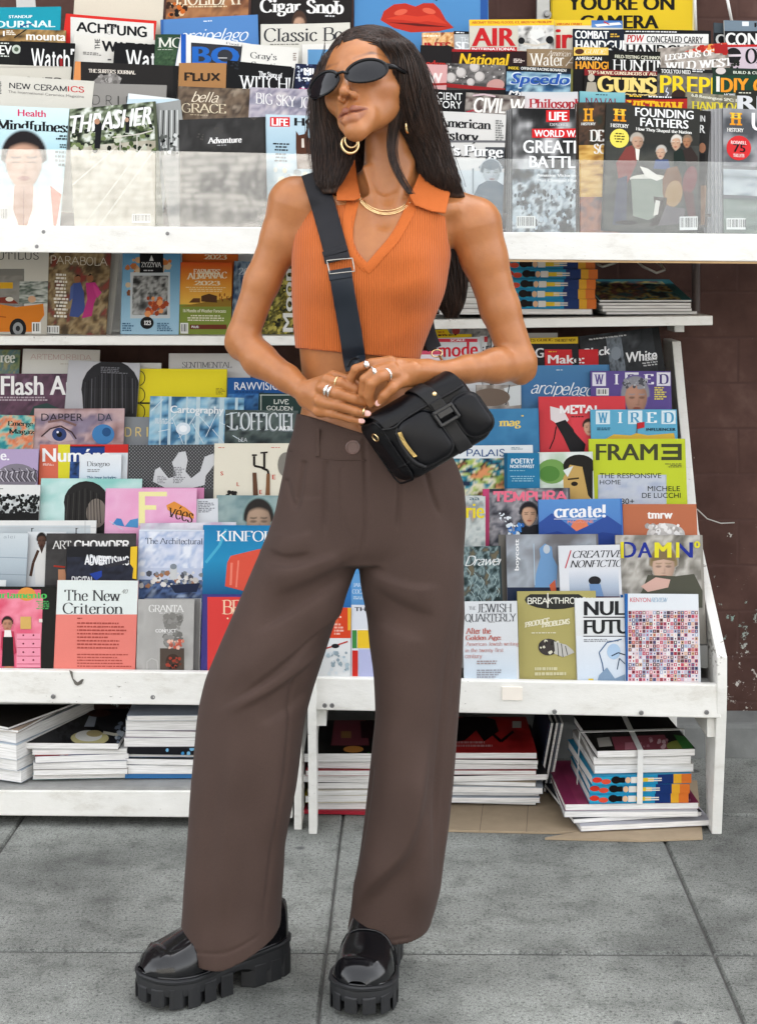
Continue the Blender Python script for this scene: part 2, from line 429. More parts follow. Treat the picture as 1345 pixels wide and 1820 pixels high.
class Sheet:
 """a flat printed surface: art is given in photo pixels and lands on the sheet's own plane"""
 INK=0.76
 bend=None
 NB=9
 def zb(s,a):
  if s.bend is None:return 0.0
  t=min(1,max(0,a/s.w))*s.NB;i=min(s.NB-1,int(t));f=t-i
  return s.bend[i]*(1-f)+s.bend[i+1]*f
 def __init__(s,o,u,v,w,h,mb=None):
  s.o,s.u,s.v,s.w,s.h=o,u,v,w,h
  s.n=u.cross(v).normalized()
  if s.n.y>0:s.n=-s.n
  s.mb=mb or MB()
  s.z=0.00022
  s.cam=Vector((0,0,CAMH))
 def loc(s,px,py):
  d=P(px,py,1.0)-s.cam
  t=(s.o-s.cam).dot(s.n)/d.dot(s.n)
  q=s.cam+d*t-s.o
  return(q.dot(s.u),q.dot(s.v))
 def put(s,poly,col,z=None,cols=None,done=False):
  q=clip_poly(poly,0,0,s.w,s.h)if cols is None and not done else poly
  if not q:return
  z=s.z if z is None else z
  if s.bend is not None and cols is None and not done:
   xs=[p[0]for p in q];k0,k1=int(min(xs)/s.w*s.NB),int(max(xs)/s.w*s.NB-1e-6)
   if k1>k0:
    for k in range(k0,k1+1):
     r=clip_poly(q,k*s.w/s.NB,-1,(k+1)*s.w/s.NB,9)
     if r:s.put(r,col,z,None,True)
    return
  pts=[s.o+s.u*a+s.v*b+s.n*(z+s.zb(a))for a,b in q]
  nrm=(pts[1]-pts[0]).cross(pts[2]-pts[0])
  if nrm.dot(s.n)<0:
   pts.reverse()
   if cols:cols=cols[::-1]
  c=cols or[col]*len(pts)
  s.mb.face(pts,PRINT,c)
 def ink(s,c):
  return tuple(a**1.12*s.INK for a in lin(c))
 def step(s):s.z+=0.00007
 def rect(s,x0,y0,x1,y1,c):
  s.poly([(x0,y0),(x1,y0),(x1,y1),(x0,y1)],c)
 def poly(s,pts,c):
  q=[s.loc(*p)for p in pts]
  col=s.ink(c)
  for t in tessellate_polygon([[Vector((a,b,0))for a,b in q]]):
   s.put([q[i]for i in t],col)
  s.step()
 def ell(s,cx,cy,rx,ry,c,rot=0,n=20):
  a0=R(rot)
  s.put([s.loc(cx+rx*math.cos(t)*math.cos(a0)-ry*math.sin(t)*math.sin(a0),cy+rx*math.cos(t)*math.sin(a0)+ry*math.sin(t)*math.cos(a0))for t in[2*math.pi*k/n for k in range(n)]],s.ink(c))
  s.step()
 def line(s,pts,wd,c):
  col=s.ink(c)
  for i in range(len(pts)-1):
   (xa,ya),(xb,yb)=pts[i],pts[i+1]
   q=math.hypot(xb-xa,yb-ya)or 1
   nx,ny=-(yb-ya)/q*wd/2,(xb-xa)/q*wd/2
   s.put([s.loc(xa+nx,ya+ny),s.loc(xb+nx,yb+ny),s.loc(xb-nx,yb-ny),s.loc(xa-nx,ya-ny)],col,s.z+.000004*i)
  s.step()
 def txt(s,t,x0,y0,x1,y1,c,f='b',sl=None,vert=False):
  """y0 top, y1 bottom of the inked letters; sl = slope (dy/dx)"""
  sl=s.slope if sl is None else sl
  col=s.ink(c)
  tp=text_polys(t,f)
  for i,p in enumerate(tp):
   q=[]
   for a,b in p:
    if vert:x,y=x0+(1-b)*(x1-x0),y1-a*(y1-y0)
    else:
     x=x0+a*(x1-x0);y=y1-b*(y1-y0)+sl*(x-x0)
    q.append(s.loc(x,y))
   s.put(q,col,s.z+.000003*(i%12)+.00004*(i*3//len(tp)))
  s.z+=.00013
 slope=0.0
 def img(s,x0,y0,x1,y1,fn,nx=24,ny=None):
  a0,b0=s.loc(x0,y0);a1,b1=s.loc(x1,y1)
  A0,A1,B0,B1=max(a0,0),min(a1,s.w),max(b0,0),min(b1,s.h)
  if A1<=A0 or B1<=B0:return
  ny=ny or max(2,int(nx*(B1-B0)/(A1-A0)))
  fu=lambda a:(a-a0)/(a1-a0);fv=lambda b:(b-b0)/(b1-b0)
  ax=sorted(set([A0+(A1-A0)*i/nx for i in range(nx+1)]+([k for k in(s.w*i/s.NB for i in range(1,s.NB))if A0+1e-5<k<A1-1e-5]if s.bend else[])))
  by=[B0+(B1-B0)*j/ny for j in range(ny+1)]
  C=[[tuple(k*s.INK for k in fn(fu(a),fv(b)))for b in by]for a in ax]
  for i in range(len(ax)-1):
   for j in range(ny):
    s.put([(ax[i],by[j]),(ax[i+1],by[j]),(ax[i+1],by[j+1]),(ax[i],by[j+1])],None,None,[C[i][j],C[i+1][j],C[i+1][j+1],C[i][j+1]])
  s.step()
 def specks(s,x0,y0,x1,y1,n,cols,r0,r1,seed=1,asp=1.0):
  rn=random.Random(seed)
  for k in range(n):
   cx,cy,r=rn.uniform(x0,x1),rn.uniform(y0,y1),rn.uniform(r0,r1)
   a0=rn.uniform(0,6.28)
   q=[(cx+r*asp*math.cos(a0+t)*rn.uniform(.7,1.1),cy+r*math.sin(a0+t)*rn.uniform(.7,1.1))for t in(0,1.05,2.1,3.14,4.2,5.2)]
   s.put([s.loc(*p)for p in q],s.ink(rn.choice(cols)),s.z+.000003*(k%20))
  s.step()
 def small(s,x0,y0,x1,y1,rows,c,seed=1,fill=.6,al='l'):
  """rows of print too small to read"""
  rn=random.Random(seed)
  hh=(y1-y0)/rows
  for r in range(rows):
   ln=(x1-x0)*rn.uniform(.6,1)
   x=x0 if al=='l' else(x0+x1-ln)/2 if al=='c' else x1-ln
   e=x+ln
   while x<e-1:
    w=rn.uniform(2.0,7)
    xb=min(e,x+w)
    yy=y0+r*hh+s.slope*(x-x0)
    s.put([s.loc(x,yy),s.loc(xb,yy),s.loc(xb,yy+hh*fill),s.loc(x,yy+hh*fill)],s.ink(c))
    x+=w+rn.uniform(.8,1.8)
  s.step()
 def barcode(s,x,y,w,h):
  s.rect(x,y,x+w,y+h,'#eeeeea')
  rn=random.Random(int(x))
  a=x+2
  col=s.ink('#222222')
  while a<x+w-2:
   b=rn.choice((.8,1.2,1.8))
   s.put([s.loc(a,y+2),s.loc(a+b,y+2),s.loc(a+b,y+h*.8),s.loc(a,y+h*.8)],col)
   a+=b+rn.choice((.8,1.3,2))
  s.step()
 def face(s,cx,cy,w,h,skin='#b98a6c',hair='#2a2020',bg='#888888',long=0.0,turn=0.0,shut=False,top=.52):
  """a printed portrait: soft head w by h pixels, drawn as a fine grid of blended tones; long = how far hair hangs"""
  sk,hr,bk=lin(skin),lin(hair),lin(bg)
  dk=tuple(c*.3 for c in sk);lp=(sk[0]*.62,sk[1]*.34,sk[2]*.34)
  sm=lambda e,a:max(0.0,min(1.0,.5-a/e))
  nx=max(16,min(40,int(w/1.1)));ny=int(nx*1.45)
  X0,X1,Y0,Y1=-.72,.72,-.72,.60+long
  G_=[]
  for j in range(ny+1):
   row=[]
   for i in range(nx+1):
    x=X0+(X1-X0)*i/nx;y=Y0+(Y1-Y0)*j/ny
    hd=math.hypot(x/.54,(y+.12)/top)-1
    hd+=max(0,y+.06)*2.6
    al=sm(.1,hd);c=hr
    fw=.43*(1-.28*max(0,y)**1.3*2.2)
    fc=math.hypot((x-turn*.05)/max(.1,fw),(y-.03)/.52)-1
    fc=max(fc,-.30-y-.12*(1-(x/.4)**2)+.05)
    f=sm(.09,fc)
    sh=.72+.34*max(0,1-((x+.14)/.5)**2)-.12*max(0,y)
    t=tuple(v*sh for v in sk)
    for e in(-.19,.19):
     ex=x-e-turn*.1
     t=mix3(t,dk,.75*sm(.05,math.hypot(ex/.115,(y+.02)/(.018 if shut else .036))*.1-.1))
     t=mix3(t,hr,.8*sm(.03,max(abs(ex)-.12,abs(y+.105+ex*ex*1.2)-.018)))
    t=mix3(t,dk,.38*math.exp(-((x-.045-turn*.15)/.035)**2-((y-.1)/.09)**2));t=mix3(t,dk,.5*math.exp(-((x-turn*.15)/.08)**2-((y-.185)/.018)**2))
    t=mix3(t,lp,sm(.04,math.hypot((x-turn*.1)/.15,(y-.29)/.045)*.1-.1))
    c=mix3(c,t,f);al=max(al,f)
    row.append((x,y,al,mix3(bk,c,al)))
   G_.append(row)
  for j in range(ny):
   for i in range(nx):
    q=(G_[j][i],G_[j][i+1],G_[j+1][i+1],G_[j+1][i])
    if max(k[2]for k in q)<.06:continue
    p=[s.loc(cx+k[0]*w,cy+k[1]*h)for k in q]
    if min(a for a,_ in p)<0 or max(a for a,_ in p)>s.w or min(b for _,b in p)<0 or max(b for _,b in p)>s.h:continue
    s.put(p,None,None,[tuple(v*s.INK for v in k[3])for k in q])
  s.z+=.00012
  # --------------------- the setting: pavement, kerb strip, back wall, street, opposite wall
def concrete(name,tint):
 m,nt,b=new_mat(name)
 tc=node(nt,'ShaderNodeTexCoord')
 L=lambda s,d=6,r=.6:(lambda n:(nt.links.new(tc.outputs['Object'],n.inputs['Vector']),n)[1])(node(nt,'ShaderNodeTexNoise',Scale=s,Detail=d,Roughness=r))
 big,mid,fine,grit=L(2.2,4),L(14,8,.7),L(160,4),L(420,3,.7)
 c=ramp(nt,big.outputs['Fac'],[(0.36,tuple(t*.58 for t in tint)),(0.6,tuple(t*1.18 for t in tint))])
 c2=ramp(nt,mid.outputs['Fac'],[(0.33,(.5,.5,.5)),(0.5,(1,1,1)),(0.72,(1.18,1.18,1.2))])
 mu=node(nt,'ShaderNodeMix',data_type='RGBA',blend_type='MULTIPLY');mu.inputs['Factor'].default_value=.8
 nt.links.new(c,mu.inputs['A']);nt.links.new(c2,mu.inputs['B'])
 c3=ramp(nt,fine.outputs['Fac'],[(0.37,(.36,.36,.36)),(0.46,(1,1,1)),(0.6,(1,1,1)),(0.7,(1.6,1.6,1.6))])
 m2=node(nt,'ShaderNodeMix',data_type='RGBA',blend_type='MULTIPLY');m2.inputs['Factor'].default_value=.85
 nt.links.new(mu.outputs['Result'],m2.inputs['A']);nt.links.new(c3,m2.inputs['B'])
 c4=ramp(nt,grit.outputs['Fac'],[(0.38,(.5,.5,.5)),(0.5,(1,1,1)),(0.64,(1.5,1.5,1.5))])
 m3=node(nt,'ShaderNodeMix',data_type='RGBA',blend_type='MULTIPLY');m3.inputs['Factor'].default_value=.8
 nt.links.new(m2.outputs['Result'],m3.inputs['A']);nt.links.new(c4,m3.inputs['B'])
 vo=node(nt,'ShaderNodeTexVoronoi',Scale=7);nt.links.new(tc.outputs['Object'],vo.inputs['Vector'])
 spot=ramp(nt,vo.outputs['Distance'],[(0.07,(1,1,1)),(0.10,(0,0,0))])
 sel=ramp(nt,big.outputs['Fac'],[(0.47,(0,0,0)),(0.53,(.7,.7,.7))])
 ms=node(nt,'ShaderNodeMath',operation='MULTIPLY');nt.links.new(spot,ms.inputs[0]);nt.links.new(sel,ms.inputs[1])
 fin=mixc(nt,ms.outputs[0],m3.outputs['Result'],(.035,.035,.04))
 nt.links.new(fin,b.inputs['Base Color'])
 b.inputs['Roughness'].default_value=.85
 bp=node(nt,'ShaderNodeBump',Strength=.5,Distance=.004)
 nt.links.new(fine.outputs['Fac'],bp.inputs['Height']);nt.links.new(bp.outputs['Normal'],b.inputs['Normal'])
 return m
CONC=concrete('pavement_concrete',(.208,.216,.198))
JOINT=plain('joint_dirt',(.085,.083,.078),.95)
ASPH=plain('asphalt',(.05,.05,.052),.9,var=.4,scale=60,bump=.3)
mb=MB()
mb.mesh([(-40,-60,-.03),(40,-60,-.03),(40,60,-.03),(-40,60,-.03)],[(0,1,2,3)],ASPH)
tag(mb.build('road'),kind='structure')
mb=MB()
mb.mesh([(-14,.6,-.006),(14,.6,-.006),(14,6,-.006),(-14,6,-.006),(-14,.6,-.15),(14,.6,-.15)],[(0,1,2,3),(4,5,1,0)],JOINT)
tag(mb.build('pavement_bed'),kind='structure')
mb=MB()
gx,gy=.0017,.006
xs=[-14,-5.2,-4.3,-3.4,-2.4,-1.55,-.82,-.095,.612,1.33,2.1,3,4.1,5.2,14]
ys=[.6,1.45,2.17,2.885,3.6,4.35,5.2,6]
for i in range(len(xs)-1):
 for j in range(len(ys)-1):
  x0,x1,y0,y1=xs[i]+gx,xs[i+1]-gx,ys[j]+gy,ys[j+1]-gy
  s_=lambda x,y:x+(y-2.885)*.02
  t_=lambda x,y:y-x*.012
  q=[(s_(x0,y0),t_(x0,y0)),(s_(x1,y0),t_(x1,y0)),(s_(x1,y1),t_(x1,y1)),(s_(x0,y1),t_(x0,y1))]
  b_=.004
  c=(sum(a for a,_ in q)/4,sum(b for _,b in q)/4)
  inn=[(a+(b_ if a<c[0]else-b_),b+(b_ if b<c[1]else-b_))for a,b in q]
  vs=[(a,b,-.0055)for a,b in q]+[(a,b,0)for a,b in inn]
  mb.mesh(vs,[(4,5,6,7),(0,1,5,4),(1,2,6,5),(2,3,7,6),(3,0,4,7)],CONC)
tag(mb.build('pavement'),kind='structure')
def wall_mat():
 m,nt,b=new_mat('brown_painted_brick')
 tc=node(nt,'ShaderNodeTexCoord')
 mp=node(nt,'ShaderNodeMapping');mp.inputs['Rotation'].default_value=(R(90),0,0)
 nt.links.new(tc.outputs['Object'],mp.inputs['Vector'])
 br=node(nt,'ShaderNodeTexBrick',Scale=1.0)
 br.inputs['Brick Width'].default_value=.31;br.inputs['Row Height'].default_value=.118;br.inputs['Mortar Size'].default_value=.006;br.inputs['Mortar Smooth'].default_value=1.0
 nt.links.new(mp.outputs['Vector'],br.inputs['Vector'])
 L=lambda s,d=6,r=.6:(lambda n:(nt.links.new(tc.outputs['Object'],n.inputs['Vector']),n)[1])(node(nt,'ShaderNodeTexNoise',Scale=s,Detail=d,Roughness=r))
 n1,n2,n3=L(6,6),L(26,9,.72),L(2.3,2)
 c=ramp(nt,n1.outputs['Fac'],[(.32,(.05,.023,.018)),(.55,(.078,.039,.031)),(.72,(.12,.07,.058))])
 mo=mixc(nt,br.outputs['Fac'],c,(.066,.033,.027))
 sp=node(nt,'ShaderNodeSeparateXYZ');nt.links.new(tc.outputs['Object'],sp.inputs[0])
 low=node(nt,'ShaderNodeMapRange');low.inputs['From Min'].default_value=.9;low.inputs['From Max'].default_value=.1;low.inputs['To Min'].default_value=-.06;low.inputs['To Max'].default_value=.06
 nt.links.new(sp.outputs['Z'],low.inputs['Value'])
 ad=node(nt,'ShaderNodeMath',operation='ADD');nt.links.new(n2.outputs['Fac'],ad.inputs[0]);nt.links.new(low.outputs[0],ad.inputs[1])
 fl=ramp(nt,ad.outputs[0],[(.63,(0,0,0)),(.65,(1,1,1))])
 fc=ramp(nt,n3.outputs['Fac'],[(.42,(.5,.47,.43)),(.55,(.16,.26,.23))])
 fin=mixc(nt,fl,mo,fc)
 nt.links.new(fin,b.inputs['Base Color'])
 b.inputs['Roughness'].default_value=.75;b.inputs['Specular IOR Level'].default_value=.2
 sb=node(nt,'ShaderNodeMath',operation='SUBTRACT');nt.links.new(n1.outputs['Fac'],sb.inputs[0]);nt.links.new(br.outputs['Fac'],sb.inputs[1])
 bp=node(nt,'ShaderNodeBump',Strength=.15,Distance=.006)
 nt.links.new(sb.outputs[0],bp.inputs['Height']);nt.links.new(bp.outputs['Normal'],b.inputs['Normal'])
 return m
WALLM=wall_mat()
WY=4.08
mb=MB()
mb.hexa([(-8,WY,-.05),(8,WY,-.05),(8,WY,4.6),(-8,WY,4.6),(-8,WY+.3,-.05),(8,WY+.3,-.05),(8,WY+.3,4.6),(-8,WY+.3,4.6)],WALLM)
tag(mb.build('brick_wall'),'dark brown painted brick wall with flaked patches behind the magazine racks','wall')
mb=MB()
mb.hexa([(-8,WY-.09,-.05),(8,WY-.09,-.05),(8,WY-.085,.085),(-8,WY-.085,.085),(-8,WY-.002,-.05),(8,WY-.002,-.05),(8,WY-.002,.1),(-8,WY-.002,.1)],plain('grey_footing',(.16,.165,.16),.9,var=.45,scale=12,bump=.4))
tag(mb.build('footing_kerb',bevel=.01),kind='structure')
def white_brick():
 m,nt,b=new_mat('white_painted_brick')
 tc=node(nt,'ShaderNodeTexCoord')
 mp=node(nt,'ShaderNodeMapping');mp.inputs['Rotation'].default_value=(R(90),0,0)
 nt.links.new(tc.outputs['Object'],mp.inputs['Vector'])
 br=node(nt,'ShaderNodeTexBrick',Scale=1.0)
 br.inputs['Brick Width'].default_value=.26;br.inputs['Row Height'].default_value=.09;br.inputs['Mortar Size'].default_value=.011
 br.inputs['Color1'].default_value=(.62,.61,.57,1);br.inputs['Color2'].default_value=(.54,.53,.5,1);br.inputs['Mortar'].default_value=(.06,.06,.06,1)
 nt.links.new(mp.outputs['Vector'],br.inputs['Vector'])
 nt.links.new(br.outputs['Color'],b.inputs['Base Color'])
 b.inputs['Roughness'].default_value=.8
 return m
OY=-9.0
bld=thing('white_building','white painted brick building across the street, mirrored in the clear plastic guard','building',(0,OY,0))
mb=MB();mb.hexa([(-9,OY-4,0),(6,OY-4,0),(6,OY-4,4.8),(-9,OY-4,4.8),(-9,OY,0),(6,OY,0),(6,OY,4.8),(-9,OY,4.8)],white_brick())
mb.build('wall',None,bld)
mb=MB();mb.hexa([(-9.1,OY-4.1,4.8),(6.1,OY-4.1,4.8),(6.1,OY-4.1,4.95),(-9.1,OY-4.1,4.95),(-9.1,OY+.1,4.8),(6.1,OY+.1,4.8),(6.1,OY+.1,4.95),(-9.1,OY+.1,4.95)],plain('coping',(.5,.5,.48)))
mb.build('roof_coping',None,bld)
GREYL=plain('grey_sign_paint',(.12,.12,.12),.7)
mb=MB()
for word,x0,x1,z0,z1,f in(('aba Su',-1.02,-1.75,2.62,3.0,'b'),('Me & M Alea',-1.2,-2.2,2.36,2.48,'R'),('for the finest',-1.3,-2.15,2.16,2.27,'R')):
 for i,p in enumerate(text_polys(word,f)):
  mb.face([(x0+(x1-x0)*a,OY+.006+.0001*(i%9),z0+(z1-z0)*b)for a,b in p],GREYL)
mb.build('painted_lettering',None,bld)
# --------------------- the display racks
def beam(mb,pL,pR,depth,m=PAINT,top=0.0):
 """a board whose front face is seen between pL=(px, y top, y bottom, Y) and pR; it runs depth metres back"""
 (xl,tl,bl,Yl),(xr,tr,br,Yr)=pL,pR
 f=[P(xl,bl,Yl),P(xr,br,Yr),P(xr,tr,Yr),P(xl,tl,Yl)]
 bk=[q+Vector((0,depth,0))for q in f]
 mb.hexa(f+bk,m)
EDGE=plain('raw_plywood_edge',(.42,.27,.13),.7,var=.3,scale=40)
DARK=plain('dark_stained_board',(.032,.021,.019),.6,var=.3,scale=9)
GREYB=plain('grey_primer_board',(.30,.30,.29),.6,var=.2,scale=14)
SCREW=plain('screw_steel',(.25,.25,.25),.4,.9)
def screws(root,pts,Y,r=.0032):
 for px,py in pts:
  mb=MB()
  mb.lathe([(r*1.5,0),(r*1.4,.0012),(r,.0016),(r*.8,.0006),(0,.0006)],P(px,py,Y),(0,-1,0),SCREW,10)
  mb.build('screw',None,root)
UY=3.5
up=thing('upper_display','long white painted upper display ledge holding magazines behind a clear plastic guard','display rack',P(672,440,UY))
mb=MB();beam(mb,(-420,398,445,UY+.03),(760,406,454,UY),.02);beam(mb,(760.5,411,460,UY),(1750,419,468,UY-.02),.02)
mb.build('front_board',None,up,bevel=.002)
mb=MB();beam(mb,(761,460.2,464,UY+.003),(1750,468.2,472,UY-.017),.5,EDGE);beam(mb,(-420,440,444.5,UY+.052),(760,449,453.5,UY+.022),.45,PAINT)
mb.build('shelf_board',None,up)
screws(up,[(958,438),(1155,441),(1228,424),(78,412),(298,415),(66,438)],UY-.002,.003)
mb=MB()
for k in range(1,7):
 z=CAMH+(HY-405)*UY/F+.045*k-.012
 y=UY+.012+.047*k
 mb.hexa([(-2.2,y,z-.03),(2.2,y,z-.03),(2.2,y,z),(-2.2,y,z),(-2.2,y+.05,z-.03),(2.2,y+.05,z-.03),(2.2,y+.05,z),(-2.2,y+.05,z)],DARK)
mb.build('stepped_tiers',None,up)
def guard_mat(name,tint,gloss,haze,hz=(.8,.8,.78)):
 m,nt,b=new_mat(name)
 out=nt.nodes['Material Output']
 tr=node(nt,'ShaderNodeBsdfTransparent');tr.inputs['Color'].default_value=(*tint,1)
 gl=node(nt,'ShaderNodeBsdfGlossy',Roughness=.035);gl.inputs['Color'].default_value=(1,1,1,1)
 tc=node(nt,'ShaderNodeTexCoord')
 nz=node(nt,'ShaderNodeTexNoise',Scale=2.2,Detail=2);nt.links.new(tc.outputs['Object'],nz.inputs['Vector'])
 bp=node(nt,'ShaderNodeBump',Strength=.14,Distance=.012);nt.links.new(nz.outputs['Fac'],bp.inputs['Height']);nt.links.new(bp.outputs['Normal'],gl.inputs['Normal'])
 df=node(nt,'ShaderNodeBsdfDiffuse');df.inputs['Color'].default_value=(*hz,1)
 mx=node(nt,'ShaderNodeMixShader');mx.inputs[0].default_value=gloss
 nt.links.new(tr.outputs[0],mx.inputs[1]);nt.links.new(gl.outputs[0],mx.inputs[2])
 m2=node(nt,'ShaderNodeMixShader');m2.inputs[0].default_value=haze
 nt.links.new(mx.outputs[0],m2.inputs[1]);nt.links.new(df.outputs[0],m2.inputs[2])
 nt.links.new(m2.outputs[0],out.inputs['Surface'])
 return m
GUARD_L=guard_mat('clear_plastic_mirroring',(.97,.98,.98),.21,.1,(.86,.85,.81))
GUARD_R=guard_mat('clear_plastic_clean',(.94,.97,.98),.08,.08,(.7,.78,.85))
def guard(name,xl,tl,bl,xr,tr,br,Y,m):
 mb=MB()
 f=[P(xl,bl,Y),P(xr,br,Y),P(xr,tr,Y+.005),P(xl,tl,Y+.005)]
 mb.mesh(f,[(0,1,2,3)],m)
 o=mb.build(name,None,up)
 return o
guard('plastic_guard',-400,260,402,276,268,404,UY+.0195,GUARD_L)
guard('plastic_guard',277,268,404,700,277,406,UY+.0185,GUARD_L)
guard('plastic_guard',700,279,408,1030,284,413,UY+.0175,GUARD_R)
guard('plastic_guard',1031,284,413,1700,294,418,UY+.0165,GUARD_R)
MY=3.78
mid=thing('middle_shelf','white painted wall shelf under the upper display with a row of small magazines','shelf',P(672,590,MY))
mb=MB();beam(mb,(-420,597,613,MY+.03),(560,597,614,MY),.3);beam(mb,(560.5,571,588,MY),(1266,561,578,MY-.03),.33)
mb.build('shelf_board',None,mid,bevel=.002)
mb=MB()
mb.hexa([P(1198,590,3.97),P(1215,590,3.97),P(1215,579,3.97),P(1198,579,3.97)]+[P(1198,590,3.97)+Vector((0,.1,0)),P(1215,590,3.97)+Vector((0,.1,0)),P(1215,579,3.97)+Vector((0,.1,0)),P(1198,579,3.97)+Vector((0,.1,0))],PAINT)
mb.build('bracket',None,mid)
mb=MB();mb.hexa([P(-420,596,4.03),P(470,596,4.03),P(470,440,4.03),P(-420,440,4.03)]+[P(-420,596,4.03)+Vector((0,.02,0)),P(470,596,4.03)+Vector((0,.02,0)),P(470,440,4.03)+Vector((0,.02,0)),P(-420,440,4.03)+Vector((0,.02,0))],PAINT)
mb.build('back_board',None,mid)
def side(mb,X,t,m=PAINT):
 pts=[(3.415,.335),(3.415,.405),(3.72,.63),(3.94,1.06),(4.06,1.06),(4.06,.0),(3.99,.0),(3.99,.2),(3.54,.2),(3.525,0),(3.47,0),(3.42,.28)]
 vs=[(X,y,z)for y,z in pts]+[(X+t,y,z)for y,z in pts]
 n=len(pts)
 fs=[]
 tri=tessellate_polygon([[Vector((y,z,0))for y,z in pts]])
 for a in tri:fs.append(tuple(a));fs.append(tuple(n+i for i in reversed(a)))
 for i in range(n):
  j=(i+1)%n
  fs.append((i,n+i,n+j,j))
 mb.mesh(vs,fs,m)
LY=3.42
def tiers(mb,x0,x1,dy=0):
 for k in range(8):
  y=LY+.022+.06*k+dy;z=.335+.0725*k
  mb.hexa([(x0,y,z-.05),(x1,y,z-.05),(x1,y,z),(x0,y,z),(x0,y+.062,z-.05),(x1,y+.062,z-.05),(x1,y+.062,z),(x0,y+.062,z)],GREYB)
LY=3.42
rr=thing('lower_right_display','white painted stepped lower magazine rack with sloping side panel, nearest the bare brick wall','display rack',(.3,LY,0))
mb=MB();beam(mb,(556,1204,1262,LY+.02),(1281,1217,1277,LY),.02);mb.build('ledge_board',None,rr,bevel=.003)
mb=MB();side(mb,.755-.022,.022);mb.build('side_panel',None,rr,bevel=.002)
mb=MB();side(mb,P(547,1300,LY).x,.018);mb.build('side_panel',None,rr,bevel=.002)
mb=MB()
x0=P(1205,1275,LY).x
mb.hexa([P(1256,1310,LY+.021),P(1276,1310,LY+.021),P(1276,1276,LY+.021),P(1256,1276,LY+.021)]+[q+Vector((0,.3,0))for q in(P(1256,1310,LY+.021),P(1276,1310,LY+.021),P(1276,1276,LY+.021),P(1256,1276,LY+.021))],PAINT)
mb.build('corner_block',None,rr);mb=MB()
mb.hexa([P(560,1290,LY+.04),P(580,1290,LY+.04),P(580,1262,LY+.04),P(560,1262,LY+.04)]+[q+Vector((0,.3,0))for q in(P(560,1290,LY+.04),P(580,1290,LY+.04),P(580,1262,LY+.04),P(560,1262,LY+.04))],PAINT)
mb.build('corner_block',None,rr)
mb=MB();tiers(mb,P(560,1300,LY).x,.731);mb.build('stepped_tiers',None,rr)
mb=MB();beam(mb,(562,1255,1260,LY+.042),(1253,1268,1274,LY+.022),.55,GREYB);mb.build('deck_board',None,rr)
screws(rr,[(985,1265),(1139,1267),(1255,1266),(577,1254),(590,1254)],LY-.001,.0036)
mb=MB();mb.hexa([P(892,1244,LY+.0065),P(928,1245,LY+.0065),P(928,1222,LY+.0065),P(892,1221,LY+.0065)]+[q+Vector((0,.01,0))for q in(P(892,1244,LY+.0065),P(928,1245,LY+.0065),P(928,1222,LY+.0065),P(892,1221,LY+.0065))],plain('old_label',(.78,.72,.64),.6,var=.06));mb.build('paper_label',None,rr)
LL=3.5
rl=thing('lower_left_display','white painted stepped lower magazine rack with chipped ledge and raised bottom shelf','display rack',(-.6,LL,0))
mb=MB();beam(mb,(-420,1186,1244,LL+.02),(530,1197,1256,LL),.02);mb.build('ledge_board',None,rl,bevel=.003)
mb=MB();beam(mb,(-420,1404,1446,LL+.03),(520,1406,1455,LL),.02);mb.build('plinth_board',None,rl,bevel=.003)
mb=MB();beam(mb,(-420,1398,1403.8,LL+.035),(520,1400,1405.8,LL+.003),.5,plain('worn_grey_shelf',(.3,.3,.29),.6,var=.5,scale=16));mb.build('shelf_board',None,rl)
mb=MB();X=P(523,1300,LL).x
mb.hexa([(X,LL-.001,-.004),(X+.017,LL-.001,-.004),(X+.017,LL-.001,.31),(X,LL-.001,.31),(X,LL+.5,-.004),(X+.017,LL+.5,-.004),(X+.017,LL+.5,.31),(X,LL+.5,.31)],PAINT)
mb.build('side_panel',None,rl,bevel=.002)
mb=MB();tiers(mb,-2.2,P(525,1300,LL).x-.02,.08);mb.build('stepped_tiers',None,rl)
mb=MB();mb.hexa([(-2.2,LL+.022,.272),(P(521,1300,LL).x,LL+.022,.272),(P(521,1300,LL).x,LL+.022,.28),(-2.2,LL+.022,.28),(-2.2,LL+.5,.272),(P(521,1300,LL).x,LL+.5,.272),(P(521,1300,LL).x,LL+.5,.28),(-2.2,LL+.5,.28)],GREYB);mb.build('deck_board',None,rl)
screws(rl,[(95,1238),(272,1239)],LL+.006,.0036)
CHIP=plain('bare_wood_chip',(.12,.11,.095),.9,var=.5,scale=80)
mb=MB();mb.mesh([P(x,y,LL+.0095+.00002*i)-Vector((0,.0035,0))for i,(x,y)in enumerate(((124,1190),(130,1193),(131,1205),(139,1212),(147,1206),(150,1207),(146,1215),(139,1218),(134,1216),(128,1203)))],[tuple(range(10))],CHIP)
mb.build('paint_chip',None,rl)
